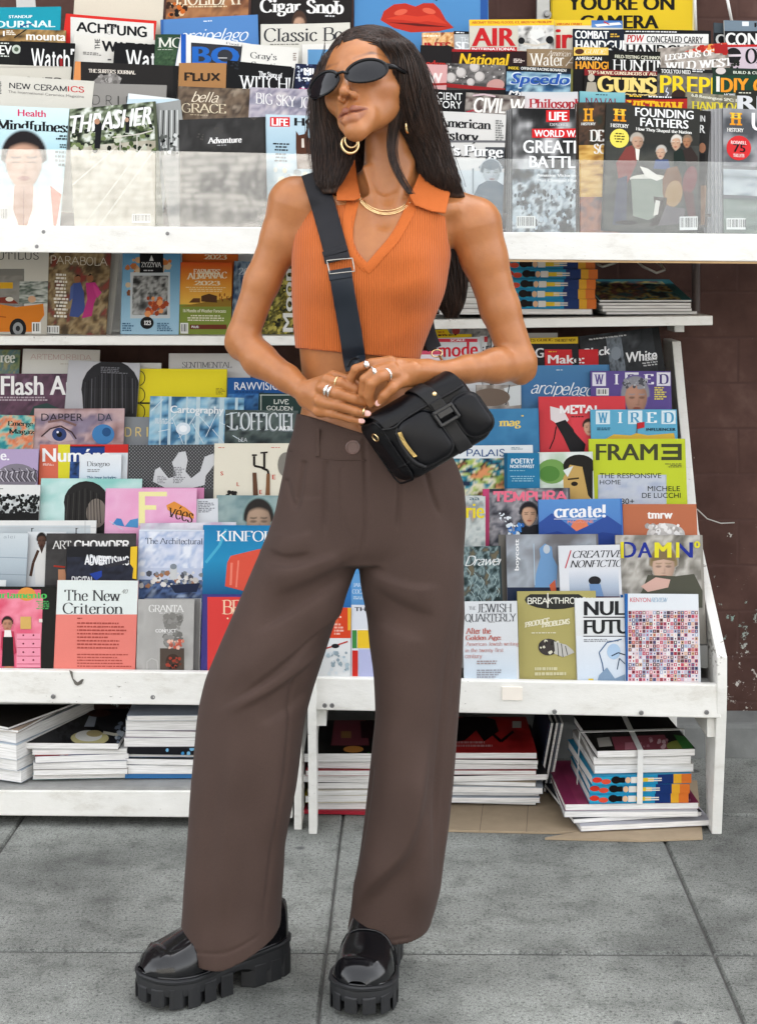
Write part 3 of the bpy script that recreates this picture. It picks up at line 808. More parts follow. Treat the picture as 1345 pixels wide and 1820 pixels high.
# --------------------- magazines standing in the racks
GRP={'U':'magazines on the upper display','M':'magazines on the middle shelf','L':'magazines in the lower left rack','R':'magazines in the lower right rack'}
def slot(sec,k,px):
 """where a magazine of row k stands: distance and height of its bottom edge, lean"""
 r=round(k)
 if sec=='U':return UY+.029+.047*(k-1),CAMH+(HY-(403+px*.0075))*(UY+.03)/F-.004+.045*(r-1),R(11)
 if sec=='M':return 3.84+.03*(k-1),CAMH-(594.5-HY)*3.84/F,R(9)
 if sec=='L':return LL+.03+.06*(k-1),.338+.0725*(r-1),R(11)
 return LY+.03+.06*(k-1),.337+.0725*(r-1),R(11)
_open=None
def finish():
 global _open
 if _open is None:return
 m,root=_open
 _open=None
 m.mb.build('front_cover',None,root,colors=True)
def mag(label,sec,k,x0,y0,x1,y1,base,t=.005,rows=None,cat='magazine',name='magazine',lean=None,spine=None,sleeve=False):
 global _open
 finish()
 Yb,zb,ln=slot(sec,k,(x0+x1)/2)
 if lean is not None:ln=R(lean)
 Yt=Yb
 for _ in range(5):
  zt=CAMH-((y0+y1)/2-HY)*Yt/F
  Yt=Yb+max(.05,zt-zb)*math.tan(ln)
 tl,tr=P(x0,y0,Yt),P(x1,y1,Yt)
 u=(tr-tl).normalized()
 d=Vector((0,-math.sin(ln),-math.cos(ln)))
 v=(d-u*d.dot(u)).normalized()
 w=(tr-tl).length
 h=max(.06,((tl.z+tr.z)/2-zb)/-v.z)
 root=thing(name,label,cat,tl+v*h+u*w/2,GRP[sec])
 m=Sheet(tl,u,v,w,h)
 m.slope=(y1-y0)/(x1-x0)
 m.t=t
 b=m.ink(base);n=m.n
 sp=m.ink(spine)if spine else tuple(q*.92 for q in b)
 rb=random.Random(int(x0*7+y0))
 cu,bo=rb.uniform(-.0015,.006),rb.uniform(-.0025,.003)
 m.bend=[cu*(i/m.NB)**2.5+bo*4*(i/m.NB)*(1-i/m.NB)for i in range(m.NB+1)]
 def q(a,c,z):return tl+u*a+v*c+n*(z+m.zb(a))
 m.put([(0,0),(w,0),(w,h),(0,h)],b,0)
 e=.0006;N=m.NB;kx=[w*i/N for i in range(N+1)]
 fc=[([q(0,0,0),q(0,h,0),q(-.0012,h,-t/2),q(-.0012,0,-t/2)],sp),([q(-.0012,0,-t/2),q(-.0012,h,-t/2),q(0,h,-t),q(0,0,-t)],sp),([q(w,0,0),q(w,0,-e),q(w,h,-e),q(w,h,0)],b)]
 for i in range(N):fc+=[([q(kx[i],0,-t),q(kx[i],h,-t),q(kx[i+1],h,-t),q(kx[i+1],0,-t)],b),([q(kx[i],0,0),q(kx[i],0,-e),q(kx[i+1],0,-e),q(kx[i+1],0,0)],b)]
 for pts,col in fc:m.mb.face(pts,PRINT,[col]*4)
 pb=MB();i_=.0012;vs,fs=[],[]
 for a in[max(.0004,min(w-i_,k))for k in kx]:
  vs+=[q(a,i_,-e-.0001),q(a,i_,-t+.0003),q(a,h-i_,-t+.0003),q(a,h-i_,-e-.0001)]
 for i in range(N):
  for k in range(4):fs.append((i*4+k,i*4+(k+1)%4,i*4+4+(k+1)%4,i*4+4+k))
 fs+=[(3,2,1,0),tuple(N*4+k for k in range(4))]
 pb.mesh(vs,fs,PAGES)
 pb.build('page_block',None,root)
 _open=(m,root)
 return m
def copies(label,n,m,dx=.004,dy=.0,dz=0,sec='U',col='#6a6a6a',ck=-1):
 """more copies stacked right behind a magazine, peeping out beside it"""
 finish()
 for j in range(1,n+1):
  off=m.u*(dx*j*ck)-m.n*(m.t+.0012)*j+m.v*(dy*j)
  root=thing('magazine',label if n==1 else label+', '+ORD[j-1]+' one back','magazine',m.o+off+m.v*m.h+m.u*m.w/2,GRP[sec])
  b=MB();c=lin(col)
  def q(a,d,z):return m.o+off+m.u*a+m.v*d+m.n*z
  t=m.t
  b.face([q(0,0,0),q(0,m.h,0),q(m.w,m.h,0),q(m.w,0,0)],PRINT,[c]*4)
  b.face([q(0,0,0),q(0,0,-t),q(0,m.h,-t),q(0,m.h,0)],PRINT,[(.75,.75,.73)]*4)
  b.build('front_cover',None,root,colors=True)
  b=MB()
  i=.001
  b.hexa([q(i,m.h-i,-.0005),q(m.w+i,m.h-i,-.0005),q(m.w+i,0,-.0005),q(i,0,-.0005),q(i,m.h-i,-t),q(m.w+i,m.h-i,-t),q(m.w+i,0,-t),q(i,0,-t)],PAGES)
  b.build('page_block',None,root)
ORD=['first','second','third','fourth','fifth','sixth','seventh','eighth','ninth','tenth','eleventh','twelfth','thirteenth','fourteenth','fifteenth','sixteenth']
LEAF=['#22301c','#4c5c34','#1a2014','#7c8a5c','#c8ccb8']
# ======== upper display, left of the woman
m=mag('blank cream sheet of card standing at the top of the left upper rack','U',6,134,-14,292,-10,'#ded5c4')
m=mag('magazine with an orange and brown travel cover and cream capitals, cut by the top edge','U',6,297,-40,443,-40,'#8a5a3c')
m.img(297,-40,443,60,pal(['#5a3826','#8a5a3c','#b07a50','#6a4630'],4,3));m.txt('HOLIDAY',312,-24,436,10,'#efe4cc','r');m.small(335,11,440,15,1,'#e0cfae')
m.specks(297,6,330,28,22,['#d07028','#1c1410','#e8c8a0','#402818'],2,6,4)
m=mag('black cigar magazine with bold white serif title, behind the white boating cover','U',6,449,-40,627,-36,'#26211f')
m.txt('Cigar Snob',462,-2,611,29,'#f4f2ee','R');m.face(532,48,24,44,'#c09a80','#4a3428','#26211f');m.small(578,28,606,32,1,'#ddd')
m=mag('blue poster with huge glossy red lips at the top of the rack','U',6.2,630,-60,866,-60,'#5a93c4',cat='poster',name='poster')
m.rect(853,-60,866,90,'#2f5ea0');m.poly([(676,36),(682,20),(700,8),(720,6),(738,12),(752,6),(770,6),(782,18),(792,36),(806,50),(780,56),(730,58),(700,50)],'#c33a28')
m.poly([(684,34),(716,26),(742,30),(770,26),(796,44),(760,38),(742,40),(716,36)],'#d84a32');m.ell(712,22,12,5,'#e26a50',-14);m.ell(762,20,12,5,'#e26a50',14);m.poly([(690,40),(742,42),(800,49),(744,47)],'#6e1c14');m.poly([(770,-2),(778,-8),(776,3)],'#20242c')
m=mag('teal standup paddling magazine with white capitals at the upper left corner','U',5,-58,13,109,12,'#1b9fb2')
m.txt('STANDUP',16,27,58,32,'#eefafa','b');m.txt('JOURNAL',-20,37,99,53,'#e2f6f4','b');m.line([(36,48),(48,43),(58,42)],2,'#2a3a8a')
m=mag('brown mountain magazine with white lower case title under the teal cover','U',4.45,-30,50,118,54,'#7a5a34')
m.img(-30,50,118,80,pal(['#3a2c1c','#8a6a3c','#b8925c','#4c4a30'],6,5));m.txt('mountain',47,57,133,71,'#f6f2ea','b');m.rect(6,55,9,64,'#f4f4f0');m.small(12,54,30,63,3,'#efe8da');m.line([(26,67),(42,56),(56,46)],2,'#1a1a1a')
m=mag('red bordered white magazine with widely spaced black capitals','U',5,118,24,279,38,'#d8342c')
m.poly([(126,30),(274,43),(274,90),(126,80)],'#e4e2dc');m.txt('ACHTUNG',136,37,262,57,'#16171b','M');m.txt('FC',187,56,197,61,'#444','s');m.small(200,47,209,54,2,'#666')
m=mag('light blue magazine with white brush script behind the white framed cover','U',5.2,286,35,458,26,'#5f8fc6')
m.txt('arcipelago',318,52,442,82,'#eef4fa','h',-.02);m.small(362,37,385,40,1,'#e8f0f8');m.rect(286,30,291,90,'#3f6fae')
m=mag('off white boating magazine with large dark serif title','U',5,464,43,622,41,'#dedbd1')
m.txt('Classic Boat',469,50,636,75,'#33343a','r');m.small(480,78,560,81,1,'#8a8880')
m=mag('black magazine with white wordmark and star badge at the far left','U',4,-40,72,38,74,'#1d1f1c')
m.txt('EV',0,81,22,97,'#f0f2ee','b');m.ell(30,88,8,8,'#c8d0c4');m.ell(30,88,4,4,'#5c6a58');m.small(-10,76,34,79,1,'#dfe4dc');m.small(-10,99,32,102,1,'#dfe4dc')
m=mag('black watch magazine with tall thin white title beside the red bordered cover','U',4,37,73,134,77,'#0e0d10')
m.txt('WatchT',56,84,142,122,'#f6f6f4','m');m.rect(107,104,112,118,'#a02428')
m=mag('white magazine with a small sideways word and heavy black capitals','U',4.4,133,61,282,73,'#e3e0d8')
m.txt('THE',169,69,178,88,'#26262a','b',0,True);m.txt('WATCHES',181,72,300,91,'#1a1a1e','B');m.small(148,92,190,98,2,'#8c8a86');m.small(192,105,204,109,1,'#555')
m=mag('black watch magazine half hidden behind the green cover','U',4,205,76,298,80,'#100f12')
m.txt('Watch',224,88,306,122,'#f4f4f2','m')
m=mag('dark green magazine with cream serif capitals','U',3.9,277,61,330,62,'#33503a')
m.img(277,84,330,130,pal(['#22381f','#3c5a3c','#2a442c','#4e6a48'],9,8),20);m.txt('MOB',281,67,345,85,'#e9eadf','r');m.small(281,88,321,90,1,'#cfd6c8')
m=mag('white framed magazine with a blue spine and large blue capitals','U',3.8,322,60,446,78,'#e9e8e4',spine='#1d57a8')
m.rect(322,55,331,130,'#2162b8');m.poly([(340,76),(442,84),(442,130),(340,130)],'#3a3c42');m.txt('BOA',342,83,470,114,'#2a6fc0','B',.02);m.txt('Food and',402,75,446,79,'#6c6c70','r');m.rect(388,103,404,104.5,'#d0d0d0')
m=mag('white sporting magazine with thin grey serif title','U',3.7,432,77,532,86,'#e6e4dd')
m.txt("Gray's",445,92,492,106,'#4a4a4e','r');m.txt('Sporting',447,109,508,122,'#55555a','r');m.small(521,95,530,110,4,'#a89c94')
m=mag('white magazine with a framed blue sky picture, partly behind her hair','U',4.2,537,79,602,78,'#e8e6e0')
m.rect(547,88,602,130,'#6a9cc4')
m=mag('navy and white speckled magazine beside her sunglasses','U',3.3,526,113,606,116,'#1c2546')
m.specks(526,112,606,170,150,['#e8ecf2','#10162e','#c8d0de','#3a4a70'],1.2,3.6,9);m.txt('MU',540,121,567,133,'#ffffff','B');m.txt('ON',531,156,548,163,'#d83a8c','b');m.small(538,138,566,142,1,'#fff')
m=mag('grey white magazine with black letters just showing, behind the ceramics cover','U',3.2,-12,114,128,119,'#d5d1c5')
m.txt('OVER',42,136,112,152,'#26262a','m');m.rect(-12,118,122,120,'#bfbab0')
m=mag('dark surfing magazine with an orange spine and small serif title','U',3,134,109,318,117,'#2a2725')
m.rect(128,100,144,150,'#e09a60');m.txt("THE SURFER'S JOURNAL",158,122,241,129,'#efe6da','R');m.poly([(164,146),(176,136),(190,133),(204,130),(217,139),(212,152),(170,152)],'#8c8884');m.specks(170,132,214,148,26,['#b4b0ac','#74706c','#9c9894'],2,5,12);m.rect(308,110,318,170,'#1b1918')
m=mag('tan brown magazine with dark spaced capitals','U',3,319,112,403,113,'#b28556')
m.txt('FLUX',328,129,392,145,'#2c2017','M')
m=mag('black magazine with tall white serif title and copies behind it','U',3,405,107,519,119,'#0f1012')
m.txt('The Story of',460,126,502,137,'#f0f0f0','R');m.txt('WITCHES',425,133,540,158,'#f6f6f6','r',.06);m.specks(410,110,424,122,8,['#2c3036'],1.5,3,3)
copies('black magazine edge peeping out beside the tall white serif title',2,m,.0055,0,ck=1,col='#101114')
m=mag('pale ceramics magazine with rounded black title and one red letter','U',2,-6,133,168,144,'#d9d6cc')
m.txt('NEW CERAM',17,146,119,157,'#33333a','m',.06);m.txt('ICS',121,152,150,163,'#d02a2e','m',.06);m.txt('The International Ceramics Magazine',15,160,150,166,'#8a8884','s',.07);m.small(0,145,4,168,8,'#777')
m=mag('plain grey magazine with thin widely spaced capitals','U',2.1,126,147,297,152,'#9a9792')
m.txt('D',165,169,178,186,'#3c3a38','l');m.txt('R',189,170,200,187,'#3c3a38','l');m.txt('I',210,171,212,188,'#3c3a38','l');m.txt('F',225,172,235,189,'#3c3a38','l');m.txt('T',246,172,258,189,'#3c3a38','l');m.rect(126,190,160,200,'#b4b0ac')
m=mag('pale blue magazine with a white top band behind the skate cover','U',1.7,229,166,318,176,'#cfe2ea')
m.rect(229,160,320,176,'#eef1f0');m.txt('DES',288,194,311,202,'#8fb0bc','l')
m=mag('brown lifestyle magazine with cream script over serif capitals','U',2,318,153,446,158,'#5a4a3c')
m.img(318,150,446,225,pal(['#3a3028','#5c4c3e','#7c6a58','#4a3e34','#9a8a78'],5,2));m.txt('bella',340,162,389,181,'#efe2cc','h');m.txt('GRACE',323,183,402,200,'#e6d8bc','r',.02);m.small(338,203,386,205,1,'#cfc0a4')
m=mag('lilac cloudy magazine with white serif capitals','U',2,445,155,578,160,'#9c98a6')
m.img(445,150,578,225,pal(['#6c6c7c','#9a98a8','#c4bcc4','#807c90','#d8d0d0'],4,6));m.txt('BIG SKY',454,164,527,184,'#f4f2f0','r',.1);m.txt('JOURNAL',533,172,612,192,'#f4f2f0','r',.1)
m=mag('pale blue wellness magazine with the portrait of a woman praying','U',1,-10,187,124,193,'#bfe0e8',t=.006)
m.img(-10,186,124,420,grad('#d8ecee','#b4dbe4','#cfe4e4','#e4e8e4'),4);m.txt('Health',32,194,82,206,'#d83a6a','b');m.txt('Mindfulness',-6,211,128,230,'#17181c','R',.05)
m.poly([(24,330),(62,330),(66,360),(90,366),(112,420),(-20,420),(4,366),(20,360)],'#e9e4de');m.face(43,290,76,92,'#c49a82','#1c1618','#c4dfe6',0,0,True)
m.poly([(26,330),(60,330),(58,372),(46,408),(36,408),(24,372)],'#b98a72');m.line([(43,332),(42,405)],1,'#8a5e4c');m.poly([(90,330),(110,346),(100,405),(96,405)],'#cf7458');m.small(98,240,122,250,2,'#2c3a40',al='r');m.small(100,256,122,264,2,'#2c3a40',4,al='r');m.small(96,268,122,298,4,'#7c8c92',6,al='r');m.barcode(0,369,15,25)
m=mag('skateboarding magazine with a jagged white title over a wooded street rail','U',1,122,194,277,180,'#59604c',t=.004)
m.img(122,180,277,262,pal(['#1a1f16','#3a4430','#68745a','#9aa48c','#e0e4dc'],9,12,contrast=2.2),46);m.poly([(122,262),(277,250),(277,410),(122,410)],'#b0aa98');m.img(122,262,277,410,pal(['#8c8674','#b4ae9c','#ccc8ba','#a09a88'],3,4,contrast=1.4),14)
m.specks(122,222,277,268,90,LEAF,2,6,31)
for a,b in(((150,400),(258,256)),((176,402),(272,270)),((128,330),(206,262))):m.line([a,b],2.4,'#d4d0c4')
m.line([(214,240),(214,268)],2,'#cfccc2');m.line([(244,238),(244,268)],2,'#cfccc2');m.line([(200,244),(250,238),(272,232)],2,'#d8d4ca')
m.txt('THRASHER',125,206,270,238,'#f8f8f6','T',-.12);m.poly([(168,214),(176,210),(182,222),(180,240),(178,264),(168,264),(170,240)],'#17181c');m.ell(173,216,5,5,'#c09478');m.poly([(224,206),(231,208),(230,236),(223,236)],'#1c1c22');m.ell(226,213,3.5,4,'#c0a088');m.barcode(235,380,33,16)
m=mag('grey magazine sliver showing a steel fence beside the skate cover','U',1.25,277,184,321,178,'#a4a6a4')
for i in range(7):m.line([(286+i*5,196),(283+i*5.4,275)],2,'#2a2c2e' if i%2 else '#e0e2e0')
m.specks(284,240,320,276,30,['#1c1e1e','#e4e6e4','#6c706c'],2,5,3)
m=mag('charcoal adventure magazine with a small white serif title and mountain outline','U',1,319,213,472,208,'#2f2e2d',t=.006)
m.img(319,206,472,420,pal(['#262524','#383736','#2c2b2a','#464544'],3,9));m.poly([(319,205),(436,205),(452,214),(462,206),(474,205),(474,200),(319,200)],'#54504c');m.txt('Advanture',369,245,430,256,'#f6f4f2','R');m.small(386,258,412,260,1,'#bbb')
m.specks(350,238,362,248,7,['#55524e'],1,2.4,3);m.specks(382,226,396,240,9,['#55524e'],1,2.4,5)
m=mag('pale blue horse magazine with a red title box','U',1,473,203,606,207,'#b3d0de',t=.006)
m.img(473,200,606,420,grad('#c4dae4','#a8c6d6','#9cb4bc','#c0c4b0'),3);m.rect(480,208,515,225,'#da2a2e');m.txt('LIFE',483,210,512,223,'#ffffff','B');m.txt('HORSES',523,209,622,223,'#17181c','B');m.small(485,254,515,270,3,'#1c1c20',2,.5,'c')
m.poly([(526,232),(531,240),(541,238),(546,228),(548,244),(556,250),(556,300),(528,300),(526,262)],'#5c3826');m.poly([(536,246),(540,246),(541,262),(536,262)],'#e6dcd0');m.small(486,272,512,290,3,'#5c6c74',3,.5,'c');m.specks(486,300,550,390,40,['#8a9aa0','#d8d4b8','#c8ccc4'],4,10,8)
# ======== upper display, right of the woman
m=mag('orange hunting magazine with red capitals behind her hair','U',5,750,58,806,57,'#c98448')
m.img(750,55,806,110,pal(['#b06a34','#e0a868','#f0d0a0','#8a4a28'],6,2));m.txt('HUNTS',726,76,801,92,'#b8242a','B');m.small(745,63,800,67,1,'#fff6e0');m.poly([(765,104),(775,84),(795,80),(806,84),(806,110)],'#2c221e')
m=mag('narrow grey shooting magazine between orange and cream covers','U',5.2,806,55,852,57,'#bfc3c4')
m.rect(806,55,852,61,'#15171a');m.small(810,57,832,60,1,'#fff');m.txt('THE',818,66,838,74,'#eceeee','s');m.txt('SD',808,74,838,88,'#f8fafa','B')
m=mag('cream aviation magazine with a yellow strip and red block capitals','U',5,834,35,984,35,'#d4cfc0')
m.rect(830,34,986,46,'#f2c838');m.txt('AIRCRAFT TESTING: FLOODS, ICE, BIRDS? NO PROBLEM!',838,38,979,43,'#c0442a','b');m.txt('AIR',838,50,916,82,'#c9252b','B');m.rect(836,84,918,92,'#c9252b');m.txt('INTERNATIONAL',838,85,916,90,'#fff','b')
m.img(920,46,984,90,pal(['#8c8c8c','#c8c8c4','#e4e2dc','#6c6a66'],2.6,3));m.ell(926,73,6,6,'#1c1c1e');m.ell(976,72,7,7,'#1c1c1e');m.line([(930,78),(952,82),(972,78)],3,'#d8cfc0');m.poly([(940,56),(962,52),(968,64),(946,74)],'#e6e6e2');m.line([(942,66),(958,78)],4,'#efece6')
m=mag('white airliner magazine with red lettering and a yellow strip','U',5.2,985,36,1106,37,'#e2dccc')
m.rect(985,36,1060,46,'#f4cc3c');m.img(1050,36,1106,50,grad('#3a6cb0','#6a94c8'),4);m.txt('VIRGIN ORBIT',988,41,1034,45,'#c8442c','b');m.poly([(1056,44),(1100,40),(1104,44),(1060,48)],'#f2f2f0');m.line([(1082,44),(1072,39)],2,'#c83a30');m.txt('ir',987,52,1017,86,'#cf262c','B')
m=mag('navy handgun magazine with white block capitals','U',4.4,1018,51,1108,53,'#1a2434')
m.txt('COMBAT',1021,54,1081,68,'#f6f6f4','B');m.txt('HANDGUNS',1022,71,1128,88,'#f2f2ee','B');m.small(1084,60,1104,68,2,'#d8b04a');m.specks(1068,80,1098,90,12,['#0e1014','#40464e'],2,5,1)
m=mag('black and white concealed carry magazine with a red monogram','U',4.4,1108,52,1262,55,'#121315')
m.small(1111,55,1252,58,1,'#eee');m.rect(1108,61,1258,78,'#eceae6');m.txt('PDW',1113,62,1144,75,'#c22a2a','T');m.txt('CONCEALED CARRY',1148,64,1248,76,'#17181a','b');m.rect(1108,79,1262,110,'#efede8');m.txt('HANDGUNS',1112,79,1250,100,'#17181a','B')
m=mag('cream firearms magazine with white outlined capitals at the far right edge','U',5,1286,36,1420,38,'#c9c9c4')
m.rect(1286,36,1420,55,'#7c8c98');m.rect(1318,38,1330,46,'#e8ecee');m.txt('RECOIL',1340,40,1400,48,'#16181a','B');m.rect(1286,55,1420,80,'#1c1d1e');m.txt('CONCEALED',1288,58,1440,80,'#eeeeea','B')
m=mag('second copy of the firearms magazine peeping out behind the first','U',5.25,1268,40,1300,41,'#4c565c')
m.rect(1268,58,1300,80,'#1c1d1e');m.txt('C',1271,60,1288,79,'#dcdcd8','B')
m=mag('black magazine with dim red letters beside her hair','U',4,748,80,803,83,'#1f1a1a')
m.txt('woodsman',736,106,806,117,'#c8342e','B')
m=mag('dark red rifle magazine with condensed yellow title','U',4,803,87,936,92,'#2c1414')
m.rect(800,84,936,92,'#a82226');m.txt('National',815,95,905,116,'#f0c62e','T',.02);m.small(912,105,933,113,3,'#e8d8d0')
m=mag('tan waterfowl magazine with elegant white serif title','U',4,936,87,1020,88,'#9a8468')
m.txt('Water',940,95,1002,117,'#f4efe4','r');m.txt('American',972,90,1014,100,'#f0e8da','h',.02);m.txt('A',1004,100,1020,118,'#efe8dc','h')
m=mag('yellow topped handgun magazine with orange block capitals','U',3.5,1019,84,1080,86,'#1c1a18')
m.rect(1019,80,1080,99,'#ecc868');m.ell(1029,92,8,5,'#5a3420');m.txt('GUIDE',1038,88,1076,96,'#f6ecd0','i');m.txt('AMERICAN',1022,101,1068,107,'#f0f0ec','b');m.txt('HANDGUNNER',1022,109,1130,123,'#eca836','B')
m=mag('black hunting magazine with narrow white serif capitals','U',3.4,1079,90,1172,93,'#15140f')
m.txt('FIELD-TESTING CZ\'S INNOVATION',1092,97,1194,103,'#e8e6d0','b',.05);m.txt('HUNTING',1088,105,1200,126,'#f2f2ee','r');m.line([(1134,130),(1144,106)],2,'#e0e0dc')
m=mag('sepia western magazine with slanting white title and a flame red top','U',3.5,1168,86,1290,77,'#8c837a')
m.img(1168,76,1290,125,pal(['#5c5650','#948a80','#c0b6ac','#7c7268'],6,4));m.poly([(1215,92),(1240,84),(1292,74),(1292,92),(1262,94)],'#cf4a34');m.specks(1224,80,1288,94,20,['#e8a058','#b83024','#e0d0c0'],3,7,6);m.txt('LEGENDS OF',1180,97,1268,108,'#f8f6f2','R',-.1);m.txt('WILD WEST',1180,111,1300,126,'#f6f4f0','R',-.06);m.rect(1268,80,1292,96,'#b02828')
m=mag('pinkish magazine with a black disc and heavy black serif capitals','U',3.4,1287,79,1410,81,'#d3c3cc')
m.rect(1287,76,1410,84,'#c62a2c');m.small(1292,78,1345,81,1,'#ffe8e0');m.ell(1302,99,14,14,'#1c1c1e');m.rect(1288,97,1316,101,'#dcd0d6');m.txt('OFFGRID',1323,86,1440,114,'#161618','R');m.specks(1288,110,1310,122,12,['#3c4434','#22281e'],2,5,2)
m=mag('pink magazine with pale letters behind her hair','U',3,746,113,795,116,'#d9aaa8')
m.txt('VW',748,128,786,146,'#efe6e2','B');m.rect(740,148,800,152,'#a82c2c')
m=mag('black and white magazine of floating bubbles with a red strip','U',3,793,112,898,116,'#55504e')
m.img(793,110,898,150,pal(['#2c2a2a','#5c5856','#7c7876','#3c3a38'],5,7));m.specks(795,112,896,150,40,['#d8d4d0','#8c8884'],.8,2.4,5)
for x,y,r in((801,138,9),(819,129,9),(843,119,9),(852,136,9),(836,146,7)):m.ell(x,y,r,r,'#b8b2ae');m.ell(x-1,y-1,r*.8,r*.8,'#d0cac6')
m.ell(880,152,16,11,'#c89c94',-10);m.poly([(780,147),(900,158),(900,164),(780,154)],'#a22428');m.rect(780,160,900,172,'#151213')
m=mag('dark blue speedboat magazine with outlined blue italic title','U',3,900,116,1014,122,'#122234')
m.img(900,126,1014,168,pal(['#0e2236','#2c5a84','#a8ccd8','#1a3c5c'],3,8));m.rect(898,114,1016,127,'#131518');m.txt('INSIDE:',903,118,922,123,'#f0d040','b',.05);m.txt('OFFSHORE RACING BONANZA!',925,119,1006,124,'#f4f4f0','b',.05);m.txt('Speedo',905,128,1014,157,'#dfeaf2','T',.02);m.txt('Speedo',907,130,1012,155,'#2a5cac','T',.02);m.txt('Mystic',903,161,960,171,'#f0f0ee','T')
m=mag('olive magazine with dark letters behind the gunslinger cover','U',3.35,1012,123,1046,124,'#8c8a4c')
m.txt('GRIP',1022,125,1046,131,'#eeeed8','b');m.rect(1019,134,1042,170,'#15151a')
m=mag('black western magazine with cream slab capitals under a red strip','U',3,1038,122,1170,127,'#14110e')
m.rect(1036,120,1170,134,'#8a2226');m.txt('TOP 5 MOVIE GUNSLINGERS OF ALL TIME',1044,125,1186,131,'#f2e6c8','R',.03);m.txt('GUNS',1061,134,1168,163,'#f0d888','g');m.ell(1050,138,6,7,'#c8c0b0');m.poly([(1043,146),(1058,146),(1062,166),(1040,166)],'#b4ac9c');m.txt('OF THE OLD WEST',1066,164,1166,174,'#e8d090','g')
m=mag('grey survival magazine with tall yellow block capitals','U',3,1168,120,1265,125,'#4c4a48')
m.img(1168,120,1265,175,pal(['#2c2c2e','#54524e','#78746c','#3c3a38'],3,9));m.rect(1166,119,1265,131,'#1c1b1a');m.txt('TOOLS YOU NEED',1174,123,1226,130,'#f4f4f0','b');m.small(1229,123,1262,130,2,'#ddd');m.txt('PREPPER',1172,134,1330,165,'#efd32a','b');m.line([(1185,156),(1182,163),(1187,165),(1184,171)],1.4,'#e8ecf4');m.ell(1205,171,13,11,'#3c2820')
m=mag('green gun builder magazine with orange capitals at the right edge','U',3,1265,120,1400,124,'#1c4a34')
m.rect(1264,118,1400,134,'#2a3a30');m.ell(1280,126,9,6,'#d8d0cc');m.txt('BUILD & CUSTOM',1302,126,1370,131,'#e0e8d8','b');m.txt('DIY GUNS',1280,138,1420,164,'#eea22c','B');m.rect(1272,136,1278,163,'#e8e8e0');m.txt('HOME',1286,166,1306,171,'#eee','b')
m=mag('black history magazine with thin white capitals beside her hair','U',2,740,155,828,163,'#141314')
m.txt('ANCIENT',752,162,821,175,'#f2f2f0','s',.06);m.txt('HISTORY',752,177,820,190,'#f2f2f0','s',.06)
m=mag('grey war history magazine with a slanting white title over a tattered flag','U',2,826,164,932,172,'#77706a')
m.img(826,160,932,210,pal(['#1c1a1a','#5c4c48','#948c84','#b0a8a0'],7,3));m.line([(828,200),(840,196),(852,201)],3,'#b03a4a');m.line([(828,207),(842,203),(852,207)],3,'#b03a4a');m.line([(840,170),(860,168),(880,172)],3,'#d8c0c4');m.txt('CIVIL WAR',841,173,962,200,'#f4f0ea','T',.05)
m=mag('pale philosophy magazine with a red serif title','U',2,926,163,1026,164,'#d7cdcd')
m.img(926,160,1026,210,grad('#c8ced0','#dcd0d0','#e0d4d0'),3);m.txt('Philosophy',939,175,1044,196,'#b0303c','R')
m=mag('teal naval magazine with a thin red serif title','U',2,1030,162,1110,165,'#6fb3bc')
m.img(1030,160,1110,220,grad('#86bcc2','#5aa0ac','#3c7480'),3);m.small(1058,167,1090,170,1,'#2a5058');m.txt('NAVAL',1039,173,1100,189,'#8a2c4c','r')
m=mag('dark red war magazine with heavy yellow capitals','U',2,1104,168,1220,173,'#b02c24')
m.rect(1100,166,1222,176,'#141212');m.small(1118,169,1150,173,1,'#f0c83c');m.small(1152,170,1214,174,1,'#eee');m.txt('VIETNAM',1113,177,1213,196,'#f0bf2a','g')
m=mag('olive handloading magazine with ragged yellow capitals','U',2,1218,163,1308,171,'#6c685a')
m.img(1218,160,1308,215,pal(['#4c4a3c','#787464','#8c8874','#5c5848'],5,5));m.txt('6.8 Remington SPC: Best',1228,166,1322,173,'#e6e4d4','b',.14);m.txt('HANDLOADER',1228,179,1350,196,'#d8c83a','R',.06)
m=mag('dark magazine with huge silver letter at the right edge','U',2,1308,160,1400,162,'#2a2c24')
m.small(1312,164,1345,167,1,'#dcdcc8');m.txt('RIFLE',1309,170,1440,195,'#d8dadc','B')
m=mag('white history magazine with heavy black serif title and a president portrait','U',1.1,768,197,899,204,'#dcdad6',t=.006)
m.img(768,300,899,420,grad('#ccd4d8','#b8c0c4','#aab4ba'),3);m.txt('American',776,209,873,226,'#17181b','R',.06);m.txt('History',772,231,850,252,'#17181b','R',.06);m.rect(780,250,899,254,'#77777a')
m.rect(862,262,899,300,'#55585c');m.txt("FDR's Purge",748,257,896,282,'#3a3c40','R',.04);m.txt("FDR's Purge",746,255,894,280,'#f8f8f6','R',.04);m.small(880,214,896,252,9,'#8a8a88');m.small(806,277,846,280,1,'#333')
m.ell(872,298,22,6,'#6c7880');m.face(872,308,34,38,'#a4acb0','#5c666c','#b8c0c4',0,.5);m.ell(872,294,15,9,'#6c7880');m.poly([(850,330),(864,322),(882,322),(898,332),(902,420),(834,420),(840,350)],'#5c6c78');m.line([(840,300),(840,345)],3,'#8c989e')
m=mag('black and white war magazine with a red title box and battle smoke','U',1.1,910,192,1022,194,'#5c5c5c',t=.005)
